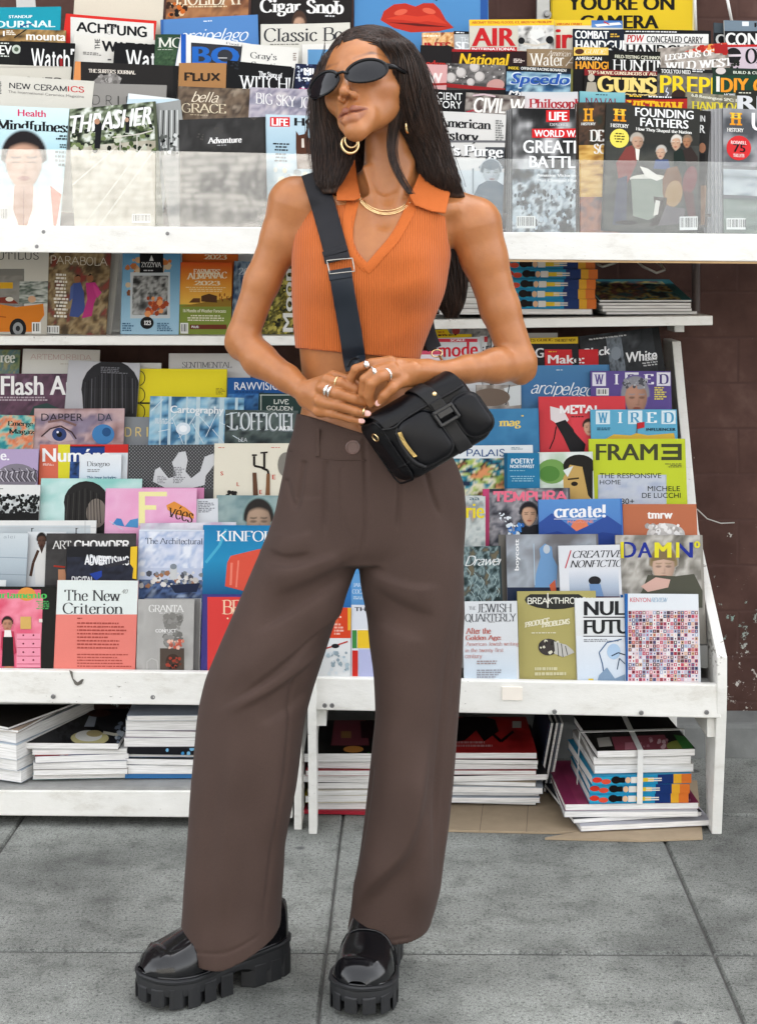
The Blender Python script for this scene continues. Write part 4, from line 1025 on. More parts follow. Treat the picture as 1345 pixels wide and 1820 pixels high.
m.img(910,190,1022,330,pal(['#141414','#2c2c2c','#6c6c6c','#c4c4c4'],2.4,15,contrast=2.0),24);m.img(910,300,1022,420,pal(['#1c2022','#5c666c','#a4b0b6','#d8e0e4','#3c4448'],5,11,contrast=2.2),30);m.rect(970,196,1011,217,'#d7262c');m.txt('LIFE',975,199,1007,214,'#fff','B');m.txt('EXPLORES',976,219,1008,224,'#f0f0f0','r');m.rect(945,229,1022,245,'#d7262c');m.txt('WORLD WAR II',949,231,1050,243,'#fff','b');m.txt('GREATEST',929,249,1062,272,'#fafafa','b');m.txt('BATTLES',940,277,1048,298,'#fafafa','b')
m.txt('Amazing Victories',952,309,1024,315,'#f4f4f4','R');m.txt('That Changed History',952,318,1036,324,'#f4f4f4','R');m.specks(912,330,1020,404,80,['#20262a','#c0ccd4','#4a565e'],2,7,17,.6);m.barcode(917,384,34,22)
copies('grey war magazine copy with pale edge left of the red title box',3,m,.0042,.0,ck=-1)
m=mag('brown history magazine with a coil of gold rope on the cover','U',1.2,1027,182,1122,183,'#4a3628',t=.005)
m.img(1027,180,1122,262,pal(['#22342e','#3c3022','#5a4030','#2c2620'],4,4));m.img(1027,258,1122,352,pal(['#b8863c','#e0b868','#c89848','#8a5c28'],9,9,.25),16,30);m.img(1027,350,1122,420,pal(['#5c4a4c','#a86c50','#4a4450'],3,5));m.txt('H',1036,193,1054,216,'#e8a830','g');m.txt('HISTORY',1032,218,1058,223,'#f0f0ec','R');m.txt('DE',1047,231,1073,252,'#f0ede6','R');m.txt('SO',1054,256,1077,274,'#f0ede6','R')
copies('brown history magazine copy with pale edge left of the gold rope cover',2,m,.0036,.0,ck=-1,col='#4a3628')
m=mag('dark history magazine with an oil painting of men in frock coats at a table','U',1,1077,184,1243,195,'#3a3a36',t=.006)
m.img(1077,250,1243,420,pal(['#2c2e2c','#3e403c','#4c4c46','#34342f'],2.5,6));m.txt('H',1089,193,1112,215,'#e8a028','g');m.txt('H',1090,193,1111,204,'#f2cc48','g');m.txt('HISTORY',1084,219,1117,226,'#f2f0ea','R');m.txt('FOUNDING',1128,191,1231,206,'#fafafa','b',.07);m.txt('FATHERS',1137,209,1222,224,'#fafafa','b',.07);m.txt('How They Shaped the Nation',1129,226,1228,233,'#f0efea','R',.08)
m.ell(1100,246,17,17,'#f0e26a');m.small(1090,236,1110,255,4,'#5a5420',3,.5,'c')
m.poly([(1100,330),(1094,290),(1112,262),(1126,257),(1132,272),(1130,292),(1112,330)],'#8c4a44');m.poly([(1096,318),(1114,312),(1112,400),(1088,400)],'#44485c');m.face(1131,252,23,26,'#c09a80','#b4aca0','#3a3a36',0,1);m.poly([(1128,264),(1136,266),(1134,286),(1130,284)],'#efeae0')
m.face(1174,272,18,22,'#c8a48a','#c0bcb4','#3a3a36',0,-1);m.poly([(1160,300),(1164,284),(1186,284),(1190,302)],'#4c5c84');m.face(1201,255,19,24,'#c8a184','#d8d2c8','#3a3a36',0,-1);m.poly([(1196,296),(1196,272),(1206,264),(1222,272),(1232,300),(1222,330),(1200,330)],'#22302a');m.face(1220,253,16,20,'#a87858','#8a7460','#3a3a36',0,-1);m.poly([(1212,268),(1226,262),(1238,280),(1238,330),(1222,310)],'#3c302c')
m.ell(1152,318,34,8,'#d6d2c6');m.poly([(1120,318),(1186,318),(1178,380),(1150,392),(1124,384)],'#8e968a');m.poly([(1136,296),(1150,300),(1176,318),(1166,322),(1146,314)],'#e6e2d8');m.poly([(1176,320),(1184,300),(1202,296),(1210,318),(1208,360),(1182,366),(1176,344)],'#7c5636');m.ell(1196,345,15,24,'#a8875a',10);m.ell(1224,322,12,26,'#7a3a3e',12);m.poly([(1212,340),(1230,344),(1236,400),(1226,400),(1218,372)],'#5c3030');m.poly([(1160,350),(1184,352),(1178,396),(1152,404),(1166,380)],'#3a2c28');m.poly([(1164,356),(1172,358),(1168,382),(1160,384)],'#e0dcd2');m.poly([(1182,366),(1216,372),(1212,398),(1168,402)],'#6a6468');m.ell(1112,396,20,4,'#2c2826');m.barcode(1206,386,34,24)
m=mag('grey history magazine with thin white lettering behind the oil painting cover','U',1.3,1200,192,1262,198,'#302e2c',t=.004)
m.txt('IN',1243,205,1252,216,'#f0f0ee','b');m.txt('R',1242,222,1252,236,'#f0f0ee','b');m.ell(1247,263,6,9,'#a8785c');m.rect(1243,274,1252,330,'#1c1a1a');m.rect(1244,330,1254,400,'#8c6a50')
m=mag('stormy grey history magazine with a red badge reading 75','U',1,1284,192,1440,198,'#77777a',t=.0045)
m.img(1284,190,1440,300,pal(['#4c4e52','#84868a','#a4a4a6','#606266'],2.2,7));m.img(1284,300,1440,352,pal(['#5c6468','#a8b0b4','#c4cacc','#7c868a'],3,4,.5));m.rect(1284,352,1440,420,'#6c7672');m.img(1284,354,1440,420,pal(['#5c6860','#7c8880','#8c9690'],3,8,.4));m.txt('H',1296,200,1318,222,'#e8a028','g');m.txt('H',1297,200,1317,210,'#f2cc48','g');m.txt('HISTORY',1291,227,1321,234,'#f2f0ea','R');m.txt('UFOS',1335,200,1430,232,'#fafafa','b');m.ell(1312,263,22,22,'#d8373a');m.txt('ROSWELL',1298,250,1326,256,'#f8e8e4','b');m.txt('75',1302,256,1324,270,'#17171a','b');m.txt('YEARS LATER',1302,273,1322,279,'#f8e8e4','b');m.barcode(1290,388,34,20)
copies('stormy grey magazine copy with white edge beside the oil painting',5,m,.0078,-.0006,ck=-1,col='#8a8a8c')
# ======== middle shelf
m=mag('magazine with an orange vintage convertible at the left of the middle shelf','M',1,-60,447,88,447,'#d8d4ca',lean=7)
m.rect(-60,478,44,545,'#8c8a84');m.img(-60,490,40,545,pal(['#77746e','#94918a','#84817a'],8,3,.4));m.rect(0,502,24,513,'#e0b02c');m.img(36,500,88,540,pal(['#2c3a34','#c8ccc4','#4c5a50','#e4e6e0'],6,5,.2));m.txt('NAUTILUS',-36,448,70,462,'#22242a','L')
m.rect(-60,545,88,600,'#c9c4b8');m.poly([(-60,535),(-4,540),(30,546),(78,540),(80,560),(60,590),(-60,590)],'#d98423');m.poly([(-30,530),(20,528),(34,540),(-30,538)],'#8c3c2c');m.ell(33,584,15,18,'#1c1c1e');m.ell(33,584,9,11,'#9a9c9c');m.ell(33,584,4,5,'#303234');m.ell(18,532,7,4,'#e8e2d4');m.ell(58,532,7,6,'#d8b090');m.line([(-20,560),(12,564)],2,'#a85c14');m.barcode(58,573,16,20)
m=mag('spirituality magazine with two dancing figures in blue and pink robes','M',1,84,442,199,447,'#7a6246',lean=7)
m.img(84,440,199,600,pal(['#4a3c2a','#7c6444','#a8926c','#5a4a38','#8a3c34'],5,13,contrast=1.9),30);m.txt('PARABOLA',91,454,192,469,'#ece4d4','l');m.small(96,486,122,566,13,'#efe8dc',3,.6,'c')
m.ell(138,496,6,7,'#9c6c4c');m.poly([(130,504),(144,502),(150,520),(152,552),(140,564),(124,562),(130,530)],'#4a5c94');m.poly([(126,510),(132,504),(130,530),(124,536)],'#5a6ca0');m.ell(161,495,6,7,'#9c6c4c');m.poly([(153,503),(170,502),(178,514),(168,540),(164,562),(146,566),(156,532)],'#c03c84');m.poly([(166,504),(182,520),(174,530),(168,516)],'#d04a90');m.poly([(134,492),(138,488),(144,493),(143,490)],'#1c1614');m.poly([(157,491),(161,486),(167,491),(164,489)],'#1c1614');m.barcode(78,579,28,15)
m=mag('plain white magazine edge between the robed figures and the blue cover','M',1.5,192,450,214,452,'#bcbab4',lean=7)
m=mag('light blue literary journal with a framed burning portrait on the cover','M',1.1,219,450,322,451,'#86b4d2',lean=7)
m.img(219,450,322,600,grad('#5a94bc','#8ab8d4','#a8cce0'),3);m.specks(222,460,316,530,46,['#c87c44','#e0b080','#8c5430','#d8c0a0'],3,9,6);m.rect(232,484,303,566,'#cdd2d4');m.rect(237,490,298,560,'#8c8c8a');m.img(237,490,298,560,pal(['#2c2c2c','#6c6c6a','#b8b8b6','#484846'],5,7),20);m.specks(262,530,296,558,24,['#d8703a','#e8a068','#a84a24'],3,7,8);m.poly([(249,440),(291,440),(291,485),(249,485)],'#15161a');m.txt('ZYZZYVA',252,466,288,475,'#f0f0ee','r');m.small(256,480,284,483,1,'#ddd');m.poly([(266,464),(270,454),(274,464)],'#e0e0de');m.ell(262,574,12,11,'#17181c');m.txt('123',257,570,269,578,'#fff','R');m.small(218,574,240,590,4,'#4a7490');m.small(280,574,312,590,5,'#4a7490')
m=mag('orange almanac copy peeping out above the front almanac','M',1.5,325,444,424,446,'#d9702a',lean=7)
m.txt('2023',362,452,404,461,'#f4e4c4','R')
m=mag('orange and green farm almanac with a farmhouse at sunset','M',1,318,466,413,467,'#e07a24',lean=7)
m.img(318,466,413,545,grad('#d8541c','#e8842a','#f2b03c','#f0c050'),3);m.rect(316,541,414,602,'#8a9a44');m.poly([(318,545),(414,528),(414,545)],'#9c7c2c');m.poly([(358,536),(358,526),(372,522),(386,526),(386,538)],'#5c3a1c');m.poly([(336,538),(344,530),(356,530),(356,538)],'#6c4420');m.specks(390,522,412,534,14,['#a8641c','#7c4a18'],1,4,5,.5);m.txt("FARMERS'",344,478,392,487,'#fbeed0','R');m.txt('ALMANAC',332,485,404,497,'#fbeed0','R',-.03);m.txt('2023',344,499,392,507,'#fbeed0','R');m.small(330,510,402,520,3,'#f6dca8',2,.45,'c');m.txt('16 Months of Weather Forecasts',326,549,402,555,'#f6f2d8','b');m.small(328,560,404,572,3,'#f0ecd0',4,.5,'c');m.rect(338,577,403,585,'#7a3a22');m.txt('PLUS:',341,579,354,583,'#fff','b');m.barcode(321,574,14,19)
m=mag('navy almanac with pale numerals beside her elbow','M',1.2,417,464,470,466,'#2f4468',lean=7)
m.img(417,464,470,600,pal(['#22344c','#3a5478','#8ca0b0','#2a3c58'],5,3));m.txt('2023',423,476,462,488,'#d8dee4','r')
m=mag('leafy yellow and black magazine with a vertical white title behind her arm','M',1,462,452,560,454,'#3c3a1c',lean=7)
m.img(462,450,560,600,pal(['#1c1c10','#4a4820','#8c8238','#2c2a16','#c0b258'],12,5,contrast=2.3),40);m.specks(462,455,540,592,130,['#a89a3c','#17170c','#6c6428','#d0c468'],1.5,4,22);m.txt('Moon',503,478,521,590,'#f2f2ee','b',0,True)
finish()
# ======== lower left rack, top row first
m=mag('green magazine with a cream serif word at the left of the top row','L',7,-34,621,37,622,'#6c7c64')
m.img(-34,620,37,680,pal(['#4c6a5c','#8c9464','#5c7c84','#a8a070'],4,3));m.txt('ree',0,631,28,645,'#eef0e8','R')
m=mag('cream white magazine with faint pink spaced capitals','L',7,42,620,178,622,'#e6e2dc')
m.txt('ARTEMORBIDA',55,629,163,639,'#c89c94','l');m.rect(42,640,178,690,'#eceae4');m.small(108,646,160,649,1,'#d4ccc4')
m=mag('white magazine with a thin grey serif title beside her elbow','L',7,301,628,446,628,'#e4e2e2')
m.txt('SENTIMENTAL',324,643,412,654,'#7c7a84','r');m.txt('JOURNAL',328,657,404,668,'#8a8894','r')
m=mag('white edged magazine behind the yellow cover','L',6.45,150,645,287,645,'#dddbd8')
m=mag('dark plum art magazine with heavy condensed white title','L',6,-16,664,127,664,'#4a3644')
m.img(-16,660,127,760,pal(['#2c2230','#6a4a5c','#4c3844','#83647a'],4,4));m.txt('Flash Art',2,668,146,702,'#f6f4f2','b');m.small(0,705,122,714,2,'#b8a8b0');m.poly([(46,750),(60,722),(84,716),(110,728),(127,750)],'#3c5450')
m=mag('pale grey magazine showing the back of a smooth dark haired head','L',6,123,640,250,646,'#c2c1c5')
m.ell(197,692,52,52,'#2e2d30');m.poly([(146,690),(248,690),(249,770),(160,770),(148,724)],'#333234')
for i in range(16):m.line([(152+i*6,655+abs(i-8)*3),(150+i*6.2,735)],1.3,['#4c4b50','#1c1b1e','#6c6b70'][i%3])
m.small(180,652,232,664,4,'#7a797e')
m=mag('bright yellow magazine with black arcs at its left edge','L',6.25,246,655,404,656,'#f0df2c')
for y in(672,702,732):m.line([(248+10*math.cos(a),y+13*math.sin(a))for a in[-1.5+.3*i for i in range(11)]],1.6,'#2c2a1c')
m.rect(240,715,404,718,'#38341c');m.small(384,690,402,702,5,'#a89a28')
m=mag('strong blue magazine with white capitals in front of her hip','L',6,405,671,522,671,'#24609f')
m.img(405,700,522,750,pal(['#1c4c88','#2c6cb0','#4c88c4','#183c6c'],4,9));m.txt('RAWVISION',417,679,510,693,'#f2f5f8','s');m.small(418,696,500,698,1,'#0c1c34')
m=mag('dark green book cover lettered like an old road sign','L',5.6,461,698,540,700,'#2c4440')
m.line([(462,702),(536,702)],1.5,'#c8d0c8');m.line([(464,702),(464,740)],1.5,'#c8d0c8');m.txt('LIVE',487,709,513,718,'#e6e8e0','m');m.txt('GOLDEN',474,721,520,729,'#e6e8e0','m')
m=mag('teal and orange marbled magazine with dark green serif words','L',5,-14,737,64,739,'#4c9c98')
m.img(-14,736,64,800,pal(['#2c8c94','#8cc4b4','#e8a078','#d8744c','#5cb0ac'],3.4,12,contrast=2));m.txt('Emerge',14,748,60,759,'#1f3c38','R');m.txt('Magazine',16,762,84,773,'#1f3c38','R')
m=mag('close up eye portrait magazine with dark capitals','L',5,62,726,222,726,'#a08894')
m.img(62,726,222,800,pal(['#8c6c6c','#b49494','#c8acac','#7c6c80','#94889c'],3,6));m.txt('DAPPER',74,735,148,748,'#332a34','s');m.txt('DA',175,735,200,748,'#3c4454','s');m.poly([(78,774),(92,762),(108,760),(124,770),(132,782),(108,786),(90,784)],'#c8b4b8');m.ell(106,772,13,12,'#3c4c7c');m.ell(106,772,5,5,'#14141c');m.ell(103,768,2,2,'#eef');m.line([(74,776),(90,762),(108,757),(128,768),(136,780)],2.6,'#4a3438');m.ell(184,772,20,18,'#4c88bc');m.ell(190,768,8,8,'#2c5c8c');m.line([(86,750),(110,746),(136,756)],4,'#8a6c68')
m=mag('grey magazine with spaced gold capitals','L',5.3,189,740,292,742,'#94989c')
m.txt('D',222,759,234,776,'#e8cf8c','m');m.txt('R',241,759,252,776,'#e8cf8c','m');m.txt('I',261,759,264,776,'#e8cf8c','m')
m=mag('blue birch forest magazine with a white rounded title','L',5,268,704,434,707,'#5c94bc')
m.img(268,703,434,800,pal(['#2c5474','#5c94bc','#8cbcd4','#b8d4e0','#3c6c8c'],4.5,5,contrast=2),30)
for x,w in((300,5),(350,7),(392,8),(418,5),(284,3),(330,3)):m.line([(x+3,704),(x,800)],w,'#c4d8e0')
for i in range(14):m.line([(270+i*12,730+(i*37)%50),(290+i*12,710+(i*53)%80)],1.2,'#dce8ee')
m.ell(326,762,13,11,'#dfeaf2');m.ell(326,762,7,6,'#f8fbfe');m.txt('Cartography',303,721,398,738,'#f4f8fa','b');m.small(276,744,310,754,3,'#dce8f0')
m=mag('dark fashion magazine with tall shaded silver serif capitals','L',5,401,728,530,730,'#2c3436')
m.img(401,726,530,800,pal(['#15191c','#3c4848','#5c6864','#22282c'],3.2,9));m.txt("L'OFFICIEL",407,733,528,766,'#8c969a','r');m.txt("L'OFFICIEL",409,732,529,764,'#e2e6e8','r');m.txt('ART',496,757,515,765,'#fff','b');m.txt('LEA',424,778,440,785,'#d0d4d4','s');m.small(412,788,452,792,1,'#c8cccc')
m=mag('lilac magazine with curly grey hair and a white word at the left edge','L',4,-34,798,70,798,'#b9a8c8')
m.txt('e.',1,806,17,818,'#f8f6fa','b');m.ell(30,850,38,26,'#8c8690')
for i in range(22):
 x=-4+i*3.2
 m.line([(x,832+(i%4)*3),(x+5,838),(x+2,848),(x+8,856)],1.3,['#5c5860','#d4d0d8','#3c3a40'][i%3])
m=mag('fashion magazine in salmon, yellow, blue and red panels with a white title','L',4.2,72,790,229,790,'#d0342e')
m.rect(70,789,104,870,'#e07860');m.rect(104,789,125,870,'#e4dc3c');m.rect(125,794,187,870,'#24468c');m.img(125,820,187,870,pal(['#1c3870','#3c64a8','#14243c'],4,3));m.rect(125,793,187,795,'#16223c');m.rect(187,805,229,870,'#dfe4e8');m.txt('Numéro',76,797,198,821,'#fbfbfa','b');m.small(77,824,98,828,2,'#fbe8e0')
m=mag('white design magazine with a small grey serif title in front of colour panels','L',4,143,808,217,808,'#e2e5e8')
m.img(143,806,217,870,grad('#eceef0','#dfe8f0','#c4dcec'),3);m.txt('Disegno',155,820,196,831,'#5a5c60','r');m.small(156,834,190,840,2,'#9a9ca0');m.txt('This issue includes:',155,846,208,852,'#4c7c94','R')
m=mag('grey halftone magazine with large white paper shapes','L',4.1,229,791,383,790,'#5a5a5c')
rn=random.Random(5)
for i in range(52):
 for j in range(26):m.put([m.loc(231+i*3+q[0],793+j*3+q[1])for q in((0,-1.0),(1.0,0),(0,1.0),(-1.0,0))],m.ink(('#a8a8aa','#1c1c1e')[(i+j)%2]),m.z)
m.step();m.poly([(276,835),(284,830),(300,850),(314,846),(306,822),(318,804),(330,802),(334,818),(330,838),(340,850),(356,838),(364,812),(380,806),(384,822),(366,846),(364,862),(330,870),(296,868),(272,856)],'#d3d4d6');m.small(308,830,330,860,10,'#8c8c90');m.small(280,846,300,860,5,'#9c9ca0')
m=mag('cream magazine with two old taps and scattered red letters','L',4,382,788,520,788,'#e9e3d2')
m.small(388,795,408,797,1,'#d05a44');m.small(482,795,506,797,1,'#d05a44');m.txt('S',392,838,397,845,'#d04a3c','b');m.txt('L',421,857,426,864,'#d04a3c','b');m.txt('E',461,871,466,878,'#d04a3c','b');m.txt('E',484,844,490,852,'#d04a3c','b');m.txt('P',497,820,503,828,'#d04a3c','b')
m.line([(452,811),(452,828),(470,832),(470,806)],4,'#2c2622');m.line([(448,809),(457,809)],3,'#2c2622');m.line([(463,805),(476,804)],3,'#2c2622');m.line([(466,832),(476,836),(478,846)],4,'#2c2622');m.poly([(449,840),(456,840),(459,880),(450,882)],'#6c4c38');m.poly([(474,842),(480,842),(480,880),(472,880)],'#8a6244');m.specks(402,874,420,884,10,['#2a2624'],2,5,3);m.ell(508,826,14,22,'#8c8880')
m=mag('white topped magazine with black bare trees','L',3,-40,861,73,862,'#e4e4e2')
m.small(0,868,12,870,1,'#666');m.img(-40,879,73,960,pal(['#8c9090','#d0d4d4','#b0b4b4'],4,3));m.specks(-10,880,73,925,160,['#131414','#1e2020','#2c2e2e'],1.4,4.5,6);m.line([(38,925),(40,900),(34,880)],3,'#141414');m.line([(40,902),(54,886)],2,'#141414');m.rect(-40,912,73,960,'#1a1c1c')
m=mag('mint green magazine with a glossy black bowed head','L',3.2,74,850,253,851,'#a4d2cb')
m.img(74,849,253,930,pal(['#8cc8c0','#b0d8d2','#c8e4e0','#94ccc6'],2,5));m.ell(154,893,40,38,'#2b2a2a');m.poly([(116,890),(192,890),(188,960),(114,960)],'#2c2a2a');m.ell(172,912,18,26,'#8a8078');
for i in range(12):m.line([(122+i*5,868+abs(i-6)*2),(118+i*5.6,930)],1.2,['#4a4845','#171616'][i%2])
m=mag('pink magazine with a large pale yellow letter and orange lettered shape','L',3,189,868,350,868,'#e7a9cc')
m.img(189,867,350,960,pal(['#e29cc4','#ecb4d4','#e8a4c8'],2,3));m.rect(247,874,297,882,'#f2ecae');m.rect(247,874,258,934,'#f2ecae');m.rect(247,898,278,906,'#f2ecae');m.poly([(296,898),(310,891),(330,902),(345,914),(345,922),(328,918),(310,914),(298,906)],'#e49a4a');m.txt('vées',300,893,344,919,'#3c2c1c','i',.28);m.poly([(200,932),(208,921),(216,922),(222,936)],'#4c8cc4');m.poly([(222,936),(232,924),(246,921),(246,938)],'#5a9ccc');m.line([(195,926),(220,942)],1,'#c4dcec')
m=mag('pink magazine copy behind the pale yellow letter cover','L',3.3,214,866,363,867,'#d992b8')
m=mag('grey green magazine with a dark haired man and a white text label','L',3.1,386,880,510,881,'#7c9498')
m.img(386,880,510,960,pal(['#6c888c','#8ca4a4','#9cb0ae','#748c90'],3,5));m.face(460,928,50,66,'#b0947e','#2a2624','#84a09e')
m=mag('white booklet with a block of tiny text','L',3.15,347,887,388,886,'#dfe2e6')
m.small(353,891,382,912,7,'#8a8c94')
m=mag('white framed magazine with black corner letters','L',2.5,-30,925,172,925,'#e6e6e4')
m.img(-30,934,160,990,pal(['#aab4b8','#c8d0d4','#b8c0c4'],2,3));m.txt('r',55,938,61,948,'#26262a','r');m.txt('r',134,938,140,948,'#26262a','r');m.line([(152,926),(152,990)],1,'#b4b6b8');m.line([(-30,938),(172,938)],1,'#c4c6c8')
m=mag('pale blue grey magazine with faint letters at the left edge','L',2.1,-60,947,52,948,'#b4bec6')
m.img(-60,946,52,1050,grad('#ccd4d8','#b4c0c8','#98a4ac'),3);m.txt('alei',8,951,28,957,'#8c949c','l');m.line([(-10,990),(52,992)],1,'#8c98a0');m.line([(-10,1020),(52,1022)],1,'#8c98a0')
m=mag('white fashion magazine with a woman in a white top','L',2.3,50,945,118,945,'#dfe2e4')
m.face(75,962,18,25,'#5c4034','#1c1614','#dfe2e4');m.poly([(68,974),(83,974),(88,996),(86,1040),(64,1040),(62,996)],'#ecebe8');m.line([(69,978),(60,1000),(55,1024)],5,'#5a4034');m.poly([(70,970),(80,970),(75,984)],'#4a342c')
m=mag('dark grey art magazine with a white title','L',2,84,948,243,948,'#383636')
m.img(84,947,243,1040,pal(['#2c2a2a','#444242','#363434'],3,4));m.txt('ART',93,961,127,976,'#e8e6e4','r');m.txt('CHOWDER',132,960,231,976,'#f4f2f0','M');m.poly([(104,1012),(116,1012),(120,1040),(104,1040)],'#c49070');m.line([(96,1006),(116,1008)],3,'#b03c2c')
m=mag('black advertising magazine with white distorted capitals and a yellow corner','L',1.7,120,971,245,971,'#24252a')
m.img(120,990,245,1040,pal(['#15161a','#2c3040','#1c1e26'],4,4));m.txt('ADVERT',152,984,194,1000,'#dcdfe2','M',.12);m.txt('ADVERTISING',151,988,230,1005,'#f2f2f4','M');m.txt('DIGITAL',128,1024,168,1036,'#e4e4e6','M');m.poly([(233,972),(245,971),(245,1030),(236,1028),(238,1010),(232,1002)],'#ecc63a');m.poly([(160,1020),(182,1014),(182,1024),(172,1032)],'#2c4ca4');m.poly([(186,1004),(228,994),(230,1000),(190,1010)],'#3c3c44')
m=mag('pale lilac architecture magazine in clear film with a harbour scene','L',2,248,941,363,942,'#c4cce0')
m.img(248,940,363,1010,pal(['#b4c0dc','#ccd4e8','#dce0ec','#a8b8d8','#e8ecf4'],3.4,3,contrast=2));m.txt('The Architectural',259,956,361,967,'#4c5468','r');m.img(248,1030,363,1070,pal(['#2c3c60','#5c74a0','#1c2844','#a4b4cc'],5,8));m.specks(250,1018,362,1042,60,['#8c9094','#c8c4c0','#5c5e68','#a87c60','#e0dcd8'],2,6,4);m.rect(303,1008,315,1030,'#cfd0d0');m.ell(309,1007,6,5,'#8c949c');m.poly([(302,1040),(356,1036),(350,1052),(312,1054)],'#26304a');m.rect(248,941,363,944,'#dfe6f0')
m=mag('clear film sleeve crumpled above the harbour cover','L',2.45,250,930,420,928,'#ccb8cc',name='film_sleeve',cat='sleeve')
m.img(250,928,420,950,pal(['#d8a4c8','#c8ccd4','#e8e4ec','#b4a8bc'],6,3,.5))
m=mag('blue slow living magazine with a blurred coral block','L',2,362,933,500,934,'#2284b4')
m.img(362,933,500,1060,grad('#1c7cb0','#2c98c4','#2484b4','#1c5c8c'),3);m.line([(366,1000),(390,970),(402,940)],5,'#56b4d4');m.poly([(404,1000),(410,988),(460,976),(500,976),(500,1040),(440,1052),(400,1042)],'#e0604c');m.line([(412,1000),(410,1040)],4,'#f08c78');m.line([(424,996),(420,1044)],3,'#f08c78');m.txt('KINFOLK',385,943,505,962,'#f4f6f6','r')
m=mag('pale leaflet tucked at the left end behind the pink interior cover','L',1.5,-30,1030,11,1031,'#dfe2e2')
m=mag('interiors magazine with a pink dresser room and green title','L',1,-52,1042,102,1043,'#22221f',t=.007)
m.rect(-52,1048,73,1200,'#e8708c');m.img(-52,1060,73,1150,pal(['#e0607c','#f090a4','#d8506c'],2,3));m.ell(48,1056,16,12,'#e4a050');m.txt('apartamento',-27,1053,84,1066,'#5cc46a','R');m.small(64,1068,88,1084,5,'#5cb46a',2,.5,'r');m.rect(30,1126,72,1186,'#f0a0b4')
for y in(1136,1151,1166,1180):m.line([(31,y),(72,y)],1,'#b85068');m.ell(42,y-7,1.6,1.6,'#7a3040');m.ell(60,y-7,1.6,1.6,'#7a3040')
m.rect(37,1096,56,1118,'#d8b46c');m.face(14,1110,20,24,'#b8846a','#2c1c1a','#e8708c');m.poly([(4,1122),(25,1122),(30,1160),(24,1164),(6,1160),(2,1150)],'#c0405c');m.poly([(9,1120),(20,1120),(22,1134),(8,1134)],'#efe8e4');m.poly([(6,1132),(24,1132),(26,1184),(4,1184)],'#22201f');m.rect(70,1100,76,1106,'#e8e0d8');m.ell(16,1188,10,4,'#c88c6c');m.rect(-52,1187,73,1200,'#5c4c44')
m=mag('white topped salmon journal with a two line black serif title','L',1,103,1031,246,1032,'#eb8d82',t=.006)
m.rect(100,1030,247,1092,'#e6edea');m.txt('The New',115,1048,216,1068,'#47484a','r');m.txt('Criterion',112,1071,220,1091,'#47484a','r');m.txt('40',217,1047,228,1055,'#8a8c8a','i');m.small(138,1098,152,1101,1,'#8c4038');m.small(138,1106,226,1156,8,'#b0554c',5,.4);m.small(138,1162,238,1188,5,'#b0554c',6,.35)
m=mag('grey literary magazine with a smoking oil drum','L',1,246,1065,346,1065,'#aaa8a4',t=.012)
m.img(246,1064,346,1200,pal(['#9c9a96','#b4b2ae','#a8a6a2'],2,3));m.txt('GRANTA',265,1075,328,1088,'#f0efec','r');m.small(284,1089,310,1091,1,'#e0dedc');m.specks(294,1095,322,1146,60,['#8c8a86','#9a9894','#7c7a76'],3,8,9);m.txt('CONFLICT',277,1118,314,1124,'#f6f4f2','b');m.rect(285,1152,328,1196,'#5c5048');m.specks(298,1138,326,1152,24,['#d88c78','#c86450','#e8c0b0'],2,4,3);m.ell(308,1176,13,14,'#4a3a32');m.specks(296,1168,322,1190,24,['#a84a3a','#2c2422','#6c4438'],1.5,4,5);m.line([(262,1190),(262,1176),(270,1170),(280,1174),(282,1190)],2,'#c4c2be')
copies('grey copy standing behind the smoking oil drum cover',1,m,.012,-.001,sec='L',col='#7c7a78',ck=1)
m=mag('red magazine with a purple border and cream serif capitals','L',1,361,1056,500,1057,'#4a4486')
m.rect(369,1061,500,1200,'#dc4a46');m.txt('BR',395,1066,434,1092,'#f2d2b4','r');m.ell(405,1099,1.5,1.5,'#eec');m.ell(416,1099,1.5,1.5,'#eec')
# ======== lower right rack, seen between her legs and right of her
m=mag('blue magazine with pale capitals seen between her legs','R',2,592,996,668,998,'#5c9cd0')
m.rect(592,1020,668,1090,'#6ca4d4');m.txt('JARVIS',628,1036,654,1043,'#dfeaf4','r');m.txt('COCKER',626,1047,658,1055,'#dfeaf4','r');m.small(628,1060,652,1066,2,'#c4d8e8');m.rect(592,1010,624,1090,'#3c7cb8')
m=mag('orange red and white magazine with a car drawing between her legs','R',1,530,1079,624,1080,'#e2e4e4')
m.rect(584,1079,624,1134,'#d8502e');m.rect(618,1079,624,1120,'#e8b43c');m.ell(594,1104,8,8,'#e0704c');m.small(596,1095,612,1100,1,'#f4d8c8');m.small(594,1108,614,1130,4,'#eeb8a8');m.line([(580,1152),(600,1146),(618,1140)],2.5,'#c04038');m.ell(596,1148,7,4,'#2c2c30');m.specks(580,1160,622,1198,30,['#b4c4cc','#d8e0e4','#9cacb4'],2,5,4)
m=mag('white magazine with a grid of green, yellow, red and lilac blocks','R',1,625,1075,720,1076,'#dfe2e8')
m.txt('THE PARIS',630,1079,700,1086,'#2c2e34','b');m.rect(626,1120,634,1152,'#4c9450');m.rect(635,1120,720,1152,'#ecc83c');m.rect(626,1156,636,1206,'#d0382e');m.rect(637,1154,720,1206,'#bcc0e0');m.rect(625,1118,720,1120,'#f0f0f0')
m=mag('pink magazine corner behind the bag strap clip','R',6.5,716,622,782,624,'#e0607c')
m.rect(740,630,782,650,'#f0e4e8');m.ell(760,646,16,9,'#e87c94')
m=mag('yellow strip hobby magazine with dark cogs above the red lettering','R',7.2,773,585,872,582,'#5c5a58')
